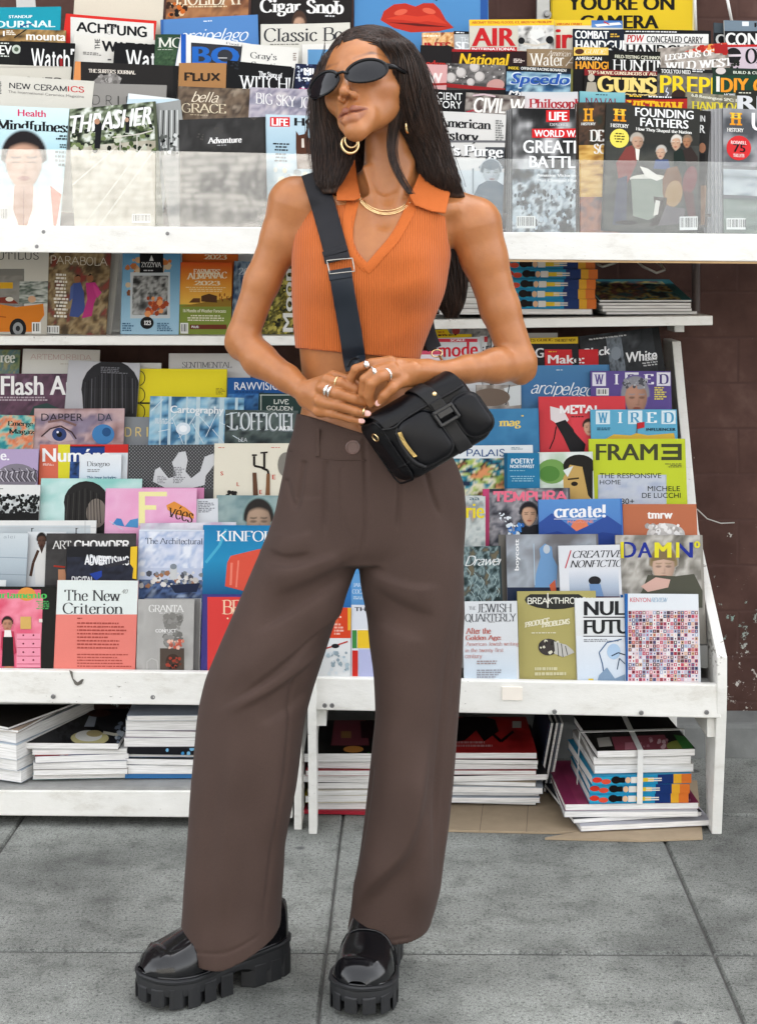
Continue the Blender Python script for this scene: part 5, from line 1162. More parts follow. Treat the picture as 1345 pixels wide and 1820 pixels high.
m.img(773,580,872,620,pal(['#2c2c2e','#7c7a78','#b0aca8','#48464a'],6,4));m.poly([(772,586),(794,585),(800,594),(838,594),(838,600),(772,602)],'#efcf2c');m.small(778,589,796,598,2,'#c8862a');m.ell(810,588,7,7,'#a84844');m.small(778,595,828,599,1,'#26241c')
m=mag('model making magazine with pink red rounded lettering','R',7,776,601,853,599,'#dfe0e2')
m.rect(778,602,848,608,'#d84a5c');m.txt('SCALE',800,603,826,607,'#fff','b');m.txt('mode',779,609,849,635,'#d8283c','b');m.rect(776,640,853,660,'#e07c8c')
m=mag('white phone magazine with thin black lettering under her elbow','R',7.1,853,597,930,594,'#e0e1e2')
m.rect(860,598,870,608,'#c8444c');m.small(874,600,890,606,2,'#aaa');m.txt('iPhone',857,615,926,634,'#4a4c50','s')
m=mag('pale magazine edge behind her elbow','R',7.35,915,592,990,592,'#c8c6c2')
m=mag('buying guide magazine with a yellow strip and black capitals','R',7.1,935,601,1026,599,'#2a2a2e')
m.rect(935,599,1026,611,'#eac83a');m.txt("BUYER'S GUIDE",915,603,981,608,'#8c6a1c','R');m.txt('THE BEST NEW',985,603,1022,608,'#5c4a1c','b');m.txt('G',950,619,966,636,'#e8e8e8','b')
m=mag('red maker magazine with a white rounded title','R',7,968,621,1062,621,'#d2343a')
m.small(974,624,996,627,1,'#f0b43c');m.txt('Make:',973,631,1038,646,'#fbf6f4','b')
m=mag('tilted black and white photography magazine','R',7,1027,598,1170,581,'#2a2b2d')
m.img(1027,580,1170,665,pal(['#1c1d1f','#34373a','#28292c','#4c5054'],3,4));m.img(1076,600,1112,660,pal(['#2c3034','#7c848c','#4a5056'],3,8));m.txt('2021 Contest Photos: Alternative Processes',1046,604,1150,599,'#dcdcdc','b',-.12)if False else m.small(1046,602,1150,606,1,'#cfcfcf');m.txt('Black',1038,620,1084,635,'#f8f8f8','b');m.txt('White',1111,627,1167,645,'#f8f8f8','b');m.small(1136,636,1168,654,4,'#c8c8c8',3,.5,'r');m.ell(1094,628,9,12,'#9098a0')
m=mag('grey photography magazine edge under the tilted one','R',7.45,1100,626,1174,626,'#3a3c40')
m=mag('muddy landscape photo magazine just below her elbow','R',6,846,684,925,684,'#8c8478')
m.img(846,684,925,760,pal(['#6c6860','#98908a','#b8b0a8','#7c7068'],3,4));m.poly([(895,690),(925,684),(925,720),(905,722)],'#d8dcdc');m.line([(905,684),(898,720)],2,'#4c5054');m.ell(872,706,34,16,'#7c6c60')
m=mag('blue magazine with white brush script right of her elbow','R',6,919,650,1082,648,'#47779f')
m.img(919,648,1082,740,grad('#4c80ac','#3f70a0','#4c7ca4'),3);m.txt('arcipelago',943,676,1056,706,'#f0f4f6','h',.05);m.small(988,657,1006,659,1,'#dfe8f0')
m=mag('purple technology magazine with boxed white capitals and a grey haired man','R',5.8,1049,659,1191,660,'#6a5898')
m.rect(1049,664,1191,684,'#6a5898')
for ch,x,c0,c1 in(('W',1052,'#e8e6ee','#6a5898'),('I',1083,'#6a5898','#f4f2f6'),('R',1110,'#e8e6ee','#5a4a86'),('E',1140,'#6a5898','#f4f2f6'),('D',1166,'#e8e6ee','#5a4a86')):
 m.rect(x,662,x+24,686,c0);m.txt(ch,x+(8 if ch=='I' else 3),665,x+(16 if ch=='I' else 21),683,c1,'R')
m.face(1128,708,46,62,'#b88a74','#8c8c92','#6a5898',0,.6);m.specks(1106,674,1148,690,40,['#b8b8bc','#5c5c62','#9c9ca2'],2,4,3);m.small(1162,688,1186,712,6,'#e4d46c',3);m.barcode(1059,690,22,13)
m=mag('steel blue magazine with yellow serif lettering behind the bag','R',5,840,727,956,726,'#3d7ea8')
m.img(840,726,956,810,pal(['#3674a0','#4484b0','#3a7aa6'],2,3));m.txt('mag',886,748,925,762,'#efd470','R');m.small(926,738,932,742,1,'#efd470')
m=mag('red magazine with a white title and a red caped figure','R',5.2,957,705,1110,704,'#d84a52')
m.poly([(977,722),(1000,728),(1010,746),(1000,760),(978,746)],'#e8e0e0');m.poly([(986,752),(1004,746),(1024,770),(1042,778),(1036,810),(1016,810),(1000,776)],'#262428');m.poly([(1012,742),(1050,740),(1052,810),(1040,790),(1020,768)],'#e2505a');m.face(1046,760,22,26,'#d8a88c','#3a2420','#d84a52');m.txt('METAL',994,720,1068,736,'#f6f2f2','M');m.line([(976,798),(984,780),(988,758)],2,'#3a2024');m.small(1014,740,1048,743,1,'#2c2024')
m=mag('sky blue technology magazine with boxed white capitals','R',5,1049,728,1201,728,'#6cb4d2')
for ch,x,c0,c1 in(('W',1058,'#dfeef4','#5aa4c8'),('I',1088,'#6cb4d2','#f2f8fa'),('R',1115,'#dfeef4','#5aa4c8'),('E',1144,'#6cb4d2','#f2f8fa'),('D',1174,'#dfeef4','#5aa4c8')):
 m.rect(x,730,x+25,754,c0);m.txt(ch,x+(9 if ch=='I' else 3),733,x+(17 if ch=='I' else 22),752,c1,'R')
m.small(1060,760,1096,766,2,'#3c6c84');m.poly([(1131,752),(1144,750),(1144,760),(1131,763)],'#c8323c');m.line([(1131,752),(1130,778)],1.4,'#5c3c2c');m.txt('INFLUENCER',1147,761,1199,766,'#16262e','b');m.poly([(1076,780),(1090,772),(1120,774),(1130,770),(1150,774),(1196,770),(1200,790),(1070,790)],'#dcb84c')
m=mag('white topped magazine with navy capitals over a bright collage','R',4,792,792,946,791,'#e2e6e8')
m.img(792,815,946,880,pal(['#1c2c44','#2c8ca0','#e8dcc0','#a8c060','#14181c','#d89060'],4.5,12,contrast=2.2),34);m.txt('PALAIS',829,798,897,812,'#3c5c8c','m');m.small(908,795,930,800,2,'#8ca0a8')
m=mag('teal poetry journal spine and cover with white capitals','R',3.8,896,805,958,805,'#2a7ea6')
m.rect(896,804,901,880,'#1c5c7c');m.txt('POETRY',908,815,948,824,'#eef6f8','b');m.txt('NORTHWEST',906,826,949,832,'#eef6f8','b');m.small(905,836,950,838,1,'#9cc8d8');m.small(906,846,950,858,3,'#9cc8d8',2,.4,'c')
m=mag('white magazine with a painted dark curly haired face on green','R',3.9,956,804,1052,803,'#d8dcd8')
m.img(956,803,1052,890,pal(['#c8d4cc','#e4e8e4','#b4c8b0'],2,3));m.ell(980,838,26,22,'#7ca45c');m.ell(976,842,18,14,'#5c8c44');m.ell(1028,828,28,20,'#26241f');m.poly([(1000,850),(1012,826),(1034,830),(1046,850),(1048,890),(1002,890)],'#c8a868');m.ell(1020,860,6,4,'#2c2418');m.line([(1008,852),(1028,850)],3,'#4a3820');m.poly([(1034,830),(1052,836),(1052,890),(1044,880)],'#26241f');m.poly([(1000,836),(1018,828),(1008,848)],'#dfe4e0')
m=mag('lime green architecture magazine with heavy grey capitals','R',4,1046,780,1216,780,'#c6d23a',t=.007)
m.txt('FRAM',1058,789,1168,818,'#4c4e34','b');m.rect(1203,789,1210,818,'#4c4e34');m.rect(1174,789,1210,795,'#4c4e34');m.rect(1177,801,1210,807,'#4c4e34');m.rect(1174,812,1210,818,'#4c4e34');m.rect(1062,844,1183,900,'#b4bcc8');m.img(1062,844,1183,900,pal(['#aab4c8','#c4cad4','#b8c0d4'],4,3));m.txt('THE RESPONSIVE',1065,841,1174,850,'#2a2c24','s');m.txt('HOME',1065,853,1102,861,'#2a2c24','s');m.txt('MICHELE',1150,864,1207,873,'#2a2c24','s');m.txt('DE LUCCHI',1140,876,1208,885,'#2a2c24','s');m.small(1180,824,1210,832,3,'#6c703c',2,.5,'r');m.txt('80+',1102,886,1126,896,'#2a2c24','s')
m=mag('grey magazine with yellow rounded letters beside her trousers','R',3.1,786,881,862,882,'#b4bcbc')
m.img(786,880,862,975,pal(['#a8b4b4','#d0d4d0','#8c9898','#c0a090'],3,4));m.txt('rie',828,895,860,921,'#ecd83a','b');m.txt('aa',834,884,852,889,'#4c6c7c','s')
m=mag('pop culture magazine with pink translucent capitals over a city street','R',3.3,858,869,1012,867,'#5c5c62',spine='#c84c74')
m.img(858,866,1012,975,pal(['#2c2c34','#6c6c74','#a8a4a8','#3c4048'],5,14,contrast=2),34);m.rect(858,866,869,980,'#c8507c');m.txt('TEMPURA',876,873,1008,893,'#ee7c94','M');m.poly([(922,936),(956,932),(962,975),(916,975)],'#22242c');m.face(939,915,30,36,'#c8a084','#1c1a20','#5c5c62',0,.4);m.specks(900,932,928,950,24,['#2c6cb0','#4c8cd0','#e8f0f4'],2,5,3);m.specks(886,910,912,936,14,['#e8eef4'],1,3,7)
m=mag('blue mountain magazine with a white serif title and orange sun','R',3,956,888,1104,886,'#4a7cc0')
m.img(956,886,1104,970,grad('#5c90cc','#5484c4','#4870b4'),3);m.ell(1030,940,16,17,'#e88c68');m.poly([(956,930),(980,912),(1006,930),(1024,944),(1050,932),(1078,916),(1104,934),(1104,975),(956,975)],'#3c5ca4');m.poly([(956,952),(990,944),(1030,956),(1070,946),(1104,950),(1104,975),(956,975)],'#2f4c94');m.txt('create!',984,898,1076,921,'#f6f6f8','R');m.txt('MAGAZINE',1008,925,1054,930,'#e8a090','b');m.rect(984,922,1060,923,'#e8e8f0')
m=mag('terracotta magazine with a small white title and white hair','R',3,1106,896,1236,896,'#c07858')
m.txt('tmrw',1149,910,1194,922,'#f8f4f0','B');m.ell(1182,950,34,20,'#c8c4c0');m.specks(1150,934,1214,956,40,['#dcd8d4','#b0aca8','#f0eeec'],2,6,4)
m=mag('dark teal pattern magazine with white script beside her trousers','R',2,800,972,889,970,'#3c4c50')
m.img(800,970,889,1070,pal(['#22302f','#4c6064','#8ca0a0','#34464c','#6c6450'],6,7,contrast=2),34);m.txt('Drawer',826,988,896,1006,'#f0f2f2','h',-.02)
for i in range(12):m.line([(830+(i*17)%56,1010+(i*29)%54),(836+(i*17)%56,1018+(i*29)%54),(832+(i*17)%56,1028+(i*29)%54)],1.2,'#a8bcbc')
m=mag('dark magazine edge behind the wrapped grey cover','R',2.2,886,950,960,951,'#77746e')
m=mag('grey magazine in clear wrap with sideways white lettering','R',2,899,950,1062,949,'#77767a')
m.img(899,949,1062,1070,pal(['#6c6a6c','#8c8e94','#a8b0b8','#5c5c60'],2,5));m.txt('boycott',914,958,924,1014,'#f2f2f2','b',0,True);m.poly([(952,1020),(960,990),(958,975),(968,966),(980,972),(982,990),(990,1006),(988,1060),(948,1060)],'#7ca4cc');m.ell(971,976,6,8,'#c4ccd4');m.rect(899,1044,1000,1075,'#2c3850');m.poly([(976,1040),(986,1030),(988,1050),(980,1056)],'#d8704c');m.line([(948,966),(950,1040)],1.5,'#b8ccdc')
m=mag('white literary magazine with slanting black serif capitals','R',1.75,992,970,1100,968,'#e2e4e8')
m.img(1010,1012,1100,1070,grad('#dfe2e8','#b4c0d0','#8c98ac'),3);m.line([(1004,1010),(1014,978)],2.2,'#c84454');m.txt('CREATIVE',1017,979,1107,992,'#26262a','i');m.txt('NONFICTION',1012,996,1120,1009,'#26262a','i');m.ell(1056,1032,11,8,'#2c2c30');m.poly([(1046,1038),(1066,1038),(1072,1060),(1050,1062)],'#7c9cc4');m.rect(1046,1060,1100,1066,'#5c2430')
m=mag('magazine in clear wrap with blue and yellow capitals over a capped man','R',2,1093,951,1247,951,'#a09c94')
m.img(1093,950,1247,1080,pal(['#7c7870','#a8a49c','#c8c4bc','#8c8880','#5c5850'],4,5,contrast=1.8));m.face(1178,1008,46,58,'#c8a894','#8a7858','#a09c94');m.poly([(1156,998),(1160,984),(1178,978),(1196,984),(1200,998),(1178,994)],'#8a7858');m.txt('D',1104,963,1130,991,'#2c3c98','b');m.rect(1102,963,1108,992,'#e4d83a');m.txt('A',1132,964,1158,991,'#2c3c98','b');m.txt('M',1162,964,1192,991,'#e6dc3c','B');m.txt('N',1200,964,1230,991,'#2c3c98','b');m.rect(1200,964,1206,991,'#e6dc3c');m.txt('°',1232,962,1243,974,'#e6dc3c','b');m.poly([(1140,1050),(1150,1022),(1200,1024),(1232,1020),(1247,1050),(1247,1080),(1120,1080)],'#5c5c50');m.poly([(1138,1042),(1164,1026),(1190,1030),(1186,1044),(1150,1052)],'#d8b4a8')
m=mag('white literary quarterly with grey serif title and red subtitle','R',1,822,1069,918,1068,'#dfe2e4',t=.006,rows=None)
m.img(822,1140,918,1215,grad('#dfe4e8','#c8d8e6'),3);m.txt('THE',833,1078,845,1084,'#77787c','r');m.txt('JEWISH',848,1073,909,1089,'#55565a','r');m.txt('QUARTERLY',826,1091,917,1107,'#55565a','r');m.small(868,1105,884,1107,1,'#999');m.txt('After the',827,1116,872,1127,'#c87c74','R');m.txt('Golden Age:',827,1129,890,1140,'#c87c74','R');m.txt('American Jewish writing',827,1141,921,1150,'#d09c96','r');m.txt('in the twenty-first',826,1152,894,1161,'#d09c96','r');m.txt('century',826,1163,856,1172,'#d09c96','r');m.small(847,1174,898,1182,2,'#b0a0a0',3);m.small(847,1190,900,1206,4,'#a8a8b0',5)
m=mag('khaki journal with a dark oval title and a striped fish drawing','R',1.15,919,1051,1058,1050,'#b7ae72',t=.006)
m.ell(985,1066,53,17,'#3a3a36');m.rect(919,1040,1058,1056,'#b7ae72');m.txt('BREAKTHROUGH',937,1062,1052,1074,'#f2f0e4','m');m.rect(972,1054,974,1080,'#e8e6da');m.txt('PRODUCE',932,1106,976,1116,'#efead2','g',-.2);m.txt('PROBLEMS',962,1106,1012,1116,'#efead2','g',-.14);m.ell(974,1150,18,15,'#4a4442');m.specks(958,1138,992,1160,16,['#dcd8c4','#3c3836'],2,4,3);m.poly([(984,1140),(1006,1146),(1018,1156),(1020,1160),(1000,1168),(986,1162)],'#c8c6c0');m.line([(990,1142),(992,1166)],1.4,'#4a4848');m.line([(997,1144),(1000,1168)],1.4,'#4a4848');m.line([(1004,1148),(1008,1164)],1.4,'#4a4848');m.small(944,1124,1010,1127,1,'#e4dfc4');m.small(950,1186,1010,1204,2,'#d8d2ac',4)
m=mag('white journal with black stencil capitals and a blue line drawn face','R',1.05,1021,1063,1112,1062,'#e6e8e8',t=.006)
m.img(1021,1130,1112,1215,grad('#e6eaee','#cfdcea'),3);m.txt('NULL',1037,1069,1128,1094,'#2c2e30','B');m.rect(1036,1096,1112,1098,'#2c2e30');m.txt('FUTUR',1037,1102,1140,1127,'#2c2e30','B');m.rect(1036,1130,1112,1131.5,'#2c2e30');m.small(1037,1136,1100,1142,2,'#9a9ca0');m.line([(1074,1210),(1070,1180),(1064,1160),(1078,1142),(1104,1136)],2,'#4c6c94');m.ell(1090,1158,12,14,'#b8d0e8');m.line([(1086,1166),(1098,1160),(1110,1164)],2,'#2c3c50');m.line([(1096,1190),(1100,1170),(1110,1180)],1.6,'#3c5470');m.poly([(1064,1200),(1078,1186),(1092,1206),(1110,1198),(1110,1215),(1060,1215)],'#8ca4bc');m.rect(1045,1206,1054,1212,'#e8cf4c')
m=mag('white and blue spined journal whose cover is a mosaic of tiny portraits','R',.9,1110,1055,1240,1056,'#e4e8ec',t=.009,spine='#2a6cae')
m.rect(1108,1050,1115,1215,'#2a70b4');m.txt('KENYON',1119,1062,1155,1070,'#d84a5c','s');m.txt('REVIEW',1156,1062,1186,1070,'#8cb0cc','i');m.rect(1115,1084,1240,1215,'#e2d8dc')
rn=random.Random(3);kc=['#d8a0ac','#e8c8c8','#c85468','#3c3438','#8c5c54','#a8b8d0','#f0ece8','#d8b48c','#6c4c6c','#b03c50','#e4dce4','#486088']
for i in range(20):
 for j in range(19):
  x,y=1116+i*6.2,1086+j*6.6
  m.put([m.loc(x,y),m.loc(x+5.4,y),m.loc(x+5.4,y+5.8),m.loc(x,y+5.8)],m.ink(rn.choice(kc)),m.z)
  m.put([m.loc(x+1.6,y+1.4),m.loc(x+4.2,y+1.4),m.loc(x+3.8,y+4.6),m.loc(x+1.8,y+4.6)],m.ink(rn.choice(kc)),m.z+.00006)
m.step()
m=mag('second blue spined journal directly behind the portrait mosaic','R',1.2,1103,1057,1238,1058,'#dfe2e6',t=.006,spine='#1f5c9c')
m.rect(1100,1054,1107,1215,'#1f64a6');m.txt('K',1108,1062,1113,1069,'#d84a5c','s')
finish()
# --------------------- piles of magazines lying flat
def G(px,py,z=0.0):
 Y=F*(CAMH-z)/(py-HY)
 return P(px,py,Y)
def flat(label,group,c,w,l,t,rz=0.0,cover='#dddddd',edge='pages',top=None,front=None,tilt=0.0,name='magazine',cat='magazine',roll=0.0):
 """one magazine lying flat: c = centre of its underside; edge = what its near side shows (pages or a coloured spine)"""
 M=Matrix.Translation(c)@Matrix.Rotation(rz,4,'Z')@Matrix.Rotation(tilt,4,'X')@Matrix.Rotation(roll,4,'Y')
 def q(x,y,z):return M@Vector((x*w/2,y*l/2,z))
 root=thing(name,label,cat,c,group)
 col=tuple(a*.72 for a in lin(cover))
 e=.0006
 s=Sheet(q(-1,1,t),(q(1,1,t)-q(-1,1,t)).normalized(),(q(-1,-1,t)-q(-1,1,t)).normalized(),w,l)
 s.n=(M.to_3x3()@Vector((0,0,1))).normalized()
 s.put([(0,0),(w,0),(w,l),(0,l)],col,0)
 pts=[(-1,-1),(1,-1),(1,1),(-1,1)]
 for i in range(4):
  a,b=pts[i],pts[(i+1)%4]
  s.mb.face([q(a[0],a[1],t-e),q(b[0],b[1],t-e),q(b[0],b[1],t),q(a[0],a[1],t)],PRINT,[col]*4)
  s.mb.face([q(a[0],a[1],0),q(b[0],b[1],0),q(b[0],b[1],e),q(a[0],a[1],e)],PRINT,[col]*4)
 s.mb.face([q(-1,-1,0),q(-1,1,0),q(1,1,0),q(1,-1,0)],PRINT,[col]*4)
 if edge!='pages':
  ec=tuple(a*.72 for a in lin(edge))
  s.mb.face([q(-1,-1,e),q(1,-1,e),q(1,-1,t-e),q(-1,-1,t-e)],PRINT,[ec]*4)
 if top:s.slope=0;top(s)
 if front:
  f=Sheet(q(-1,-1,t),s.u,(q(-1,-1,0)-q(-1,-1,t)).normalized(),w,t,s.mb)
  f.z=.0004
  front(f)
 s.mb.build('front_cover',None,root,colors=True)
 pb=MB();i=.0015
 k=lambda x,y,z:M@Vector((x*(w/2-i),y*(l/2-i),z))
 g=lambda x,y,z:M@Vector((x*(w/2-i),y*(l/2-.0003),z))
 pb.hexa([g(-1,-1,e),g(1,-1,e),g(1,-1,t-e),g(-1,-1,t-e),k(-1,1,e),k(1,1,e),k(1,1,t-e),k(-1,1,t-e)],PAGES)
 pb.build('page_block',None,root)
 return root
def pile(where,group,c,specs,w,l,rz=0.0,jit=.006,seed=1):
 """specs bottom to top: (thickness, cover colour, near edge, top art, front art, extra turn, description)"""
 rn=random.Random(seed);z=c.z+.0006;n=len(specs)
 for i,sp in enumerate(specs):
  t,cov,edge,ta,fa,tr,desc=(list(sp)+[None]*7)[:7]
  k=n-i
  pos='topmost' if k==1 else 'lowest' if i==0 else ORD[k-1]+' from the top'
  flat('%s, %s of the pile %s'%(desc or 'white edged magazine',pos,where),group,Vector((c.x+rn.uniform(-jit,jit)*1.8,c.y+rn.uniform(-jit,jit)*2,z)),w*rn.uniform(.97,1.0),l*rn.uniform(.97,1.0),t,rz+rn.uniform(-.06,.06)+(tr or 0),cov,edge or 'pages',ta,fa)
  z+=t+.0005
 return z
SZ=CAMH-(1400-HY)*(LL+.004)/F+.001
def cup(s):
 s.img(60,1250,260,1340,pal(['#141416','#1e1e22','#2a2a2e'],4,3));s.specks(100,1285,180,1320,40,['#3a3a40','#0c0c0e'],2,6,3)
 s.ell(160,1312,34,13,'#d8cf9a');s.ell(158,1308,24,10,'#f0efe8');s.ell(168,1304,14,6,'#c8b888');s.line([(184,1302),(204,1306),(226,1304)],5,'#e0dccc');s.poly([(150,1292),(160,1270),(174,1268),(168,1292)],'#b8c0cc');s.ell(176,1268,22,7,'#5c3830');s.specks(205,1285,245,1325,30,['#8c98a8','#c0c8d0'],2,6,6)
pile('at the bottom shelf end','magazines piled on the bottom shelf',Vector((P(20,1390,3.66).x,3.70,SZ)),[(.028,'#c8d4e0',None),(.026,'#aebccc',None),(.034,'#c4d0dc',None),(.026,'#d0d8e0',None),(.006,'#b8a08c',None,None,None,.1,'tan edged thin magazine'),(.006,'#282420',None,None,None,-.05,'black covered magazine')],.225,.30,-.42,.004,2)
pile('under the teacup cover','magazines piled on the bottom shelf',Vector((P(150,1390,3.68).x+.004,3.69,SZ)),[(.012,'#9cc4c8',None),(.012,'#c8c4bc',None,None,None,0,'cream magazine with dark strip'),(.016,'#d8dadc',None),(.015,'#2a3470',None,lambda s:(s.rect(50,1330,122,1372,'#a02830'),s.rect(182,1330,204,1372,'#d8cc3c'),s.poly([(204,1330),(250,1330),(250,1372),(204,1372)],'#28306a'),s.txt('Numero',228,1362,102,1342,'#f4f4f2','b',0)),None,.03,'blue and red magazine'),(.012,'#e0e0de',None),(.014,'#17171a',None,cup,None,-.02,'black teacup magazine')],.215,.27,.03,.004,5)
pile('beside the teacup pile','magazines piled on the bottom shelf',Vector((P(318,1390,3.68).x,3.70,SZ)),[(.01,'#3c78b0','#3c78b0',None,lambda f:f.small(250,1388,340,1396,1,'#e8d060'),0,'blue magazine with yellow edge letters'),(.02,'#b4bcc8',None),(.014,'#2c2c30',None),(.008,'#4c8cc0',None,None,None,0,'thin blue magazine'),(.016,'#202024','#1c1d22',None,lambda f:f.specks(296,1330,350,1350,12,['#4ca0d8','#88c4e8'],3,6,2),0,'dark spined blotched magazine'),(.02,'#c8c4cc',None),(.014,'#b4a4a8',None),(.024,'#c4ccdc',None),(.012,'#b8c0d0',None,None,None,.05,'pale lilac magazine')],.21,.27,.0,.005,7)
def inter(s):
 s.rect(560,1250,680,1345,'#1b1a18');s.poly([(594,1280),(650,1280),(656,1325),(588,1325)],'#8c4a56');s.poly([(640,1282),(662,1282),(668,1312),(642,1312)],'#3c1c24');s.rect(606,1300,624,1312,'#b08858');s.txt('apartamento',664,1346,582,1337,'#4ca040','R',0);s.ell(628,1332,18,6,'#d89850')
gD=G(612,1452)
pile('between her shins','magazines piled under the right rack',Vector((gD.x,gD.y+.14,.002)),[(.008,'#b83040','#b83040',None,None,0,'red edged magazine'),(.018,'#d8d4d4',None),(.016,'#d0b840',None,None,None,0,'yellow covered magazine'),(.012,'#e0d8c8',None),(.014,'#3c3634',None,None,None,.06,'dark covered magazine'),(.018,'#e0e0de',None),(.012,'#b84048',None,None,None,.04,'red covered magazine'),(.016,'#d0ccc8',None,None,None,-.03),(.02,'#1b1a18',None,inter,None,0,'dark magazine with an upturned pink room')],.175,.26,.0,.004,9)
def redb(s):
 s.img(760,1260,960,1345,pal(['#a81c20','#c42c2c','#8c1418'],3,3));s.poly([(806,1278),(850,1270),(880,1280),(886,1300),(860,1318),(846,1298),(826,1316),(800,1320)],'#141214');s.line([(870,1300),(890,1318),(912,1300)],5,'#141214');s.rect(910,1282,926,1294,'#d0ccc8');s.small(806,1318,890,1330,2,'#d8a0a0')
gE=G(868,1438)
pile('under the red cover','magazines piled under the right rack',Vector((gE.x,gE.y+.14,.009)),[(.006,'#1c2030',None),(.012,'#c4ccd8',None),(.01,'#26262c',None,None,None,.04),(.014,'#c8d0d8',None,None,None,-.05),(.01,'#b8a890',None),(.014,'#28282c',None,None,None,.03),(.01,'#a82c30',None,None,None,.0,'red edged thin magazine'),(.014,'#d4d4d4',None),(.01,'#2c2624',None),(.014,'#a81c20',None,redb,None,0,'red magazine with black silhouette')],.245,.28,-.02,.006,12)
for i,(lab,col,dx)in enumerate((('navy striped magazine leaning upright beside the red covered pile','#1f2434',0),('black magazine leaning upright right of the navy striped one','#191a1e',.012),('white backed magazine leaning outermost beside the red covered pile','#5c6068',.024))):
 M0=G(966,1430);x=M0.x+dx-.012
 root=thing('magazine',lab,'magazine',(x,M0.y+.16,0.01),'magazines leaning under the right rack')
 b=MB();c=lin(col);tp=Vector((.03,0,.165));y0,y1=M0.y+.05,M0.y+.30
 f=[Vector((x,y0,.01)),Vector((x+.004,y0,.01)),Vector((x+.004,y0,.01))+tp,Vector((x,y0,.01))+tp]
 b.hexa(f+[q+Vector((0,y1-y0,0))for q in f],PRINT,c);b.build('front_cover',None,root,colors=True)
 b=MB();f2=[q+Vector((.0045,.002,.002))for q in(f[0],f[0]+Vector((.005,0,0)),f[3]+Vector((.005,0,-.004)),f[3]+Vector((0,0,-.004)))]
 b.hexa(f2+[q+Vector((0,y1-y0-.004,0))for q in f2],PAGES);b.build('page_block',None,root)
KC=['#e8523c','#2aa0d8','#f2d8b8']
def kids(x0,x1,yo=0):
 def fr(f):
  W=f.w;H_=f.h
  def r(u0,u1,v0,v1,c):
   f.put([(u0*W,v0*H_),(u1*W,v0*H_),(u1*W,v1*H_),(u0*W,v1*H_)],f.ink(c));f.step()
  def e(u,v,ru,rv,c):
   f.put([((u+ru*math.cos(t))*W,(v+rv*math.sin(t))*H_)for t in[.524*i for i in range(12)]],f.ink(c));f.step()
  r(0,1,0,1,'#2c9cc8');r(0,.3,.12,.86,'#38b4d4');r(.66,.82,0,1,'#22407c');r(.82,.9,0,1,'#f0b83c');r(.9,1,0,1,'#e8843c')
  e(.05,.4,.05,.3,'#e04434');e(.14,.6,.05,.28,'#e86048');e(.24,.45,.05,.4,'#1a1416');r(.24,.33,.2,.76,'#1a1416');e(.36,.5,.028,.32,'#f0c8a4');r(.39,.47,.18,.82,'#f2efe8');r(.47,.62,.3,.72,'#f0d040');r(.56,.7,.34,.46,'#f2ece4');r(.56,.7,.56,.68,'#f2ece4')
 return fr
gF=G(1128,1478)
bx,by=gF.x,gF.y+.15
zt=pile('below the strapped bundle','magazines piled under the right rack',Vector((bx-.005,by,.009)),[(.012,'#c8c8d0',None),(.01,'#2c2c34',None,None,None,.03),(.012,'#d0d0d4',None,None,None,-.03),(.014,'#96305c',None,lambda s:(s.img(980,1330,1270,1470,pal(['#8c2850','#a83c68','#7c2448'],3,2)),s.barcode(1068,1428,28,12),s.ell(1186,1438,14,7,'#1c1a1e'),s.ell(1226,1434,8,5,'#d0ccc8'),s.small(1200,1420,1240,1450,4,'#c48ca0')),None,0,'magenta magazine with a small wheel')],.30,.30,.07,.006,15)
zt=pile('tied with strap','books with printed edges',Vector((bx+.006,by-.01,zt)),[(.021,'#2c9cc8','#2c9cc8',None,kids(1040,1230),0,'thick book with painted edge')]*3,.225,.27,.05,.003,16)
def inter2(s):
 s.rect(1000,1260,1260,1390,'#191715');s.poly([(1086,1310),(1180,1306),(1196,1340),(1096,1344)],'#94505c');s.poly([(1060,1312),(1082,1310),(1088,1326),(1064,1328)],'#b8b4ac');s.ell(1206,1326,22,10,'#8c9448');s.poly([(1196,1306),(1222,1310),(1236,1340),(1222,1346)],'#3c7c3c');s.rect(1110,1320,1140,1334,'#c0808c');s.specks(1140,1312,1186,1338,14,['#b88490','#d8b8bc'],2,5,3)
zt=pile('atop the strapped bundle','magazines piled under the right rack',Vector((bx+.014,by-.006,zt)),[(.018,'#d8d4d0',None),(.018,'#d0ccc8',None),(.016,'#191715',None,inter2,None,0,'black magazine with pink dresser')],.225,.27,.03,.003,17)
sb=thing('packing_strap','white plastic packing strap crossed over the bundle of books at the right end','strap',(bx+.012,by,zt))
SW=plain('white_plastic_strap',(.7,.7,.68),.3)
mb=MB();fx,fy=.1155,.139
for axis in(0,1):
 loop=[]
 for a,b in(((-1,0),(1,0)),):
  if axis==0:P4=[(bx+.01,by-fy-.01,.062),(bx+.012,by-fy-.01,zt+.001),(bx+.016,by+fy-.01,zt+.001),(bx+.016,by+fy-.006,.07)]
  else:P4=[(bx-fx+.004,by-.02,.062),(bx-fx+.010,by-.02,zt+.0022),(bx+fx+.02,by+.0,zt+.0022),(bx+fx+.02,by+.0,.07)]
 wv=Vector((.0062,0,0))if axis==0 else Vector((0,.0062,0))
 for i in range(3):
  p,q=Vector(P4[i]),Vector(P4[i+1])
  nn=Vector((0,0,.001))if i==1 else(Vector((0,-.0012,0))if axis==0 else Vector((-.0012,0,0)))*(1 if i==0 else-1)
  mb.hexa([p-wv,q-wv,q+wv,p+wv,p-wv+nn,q-wv+nn,q+wv+nn,p+wv+nn],SW)
mb.build('strap_band',None,sb)
CARD=plain('corrugated_cardboard',(.34,.26,.17),.9,var=.2,scale=30)
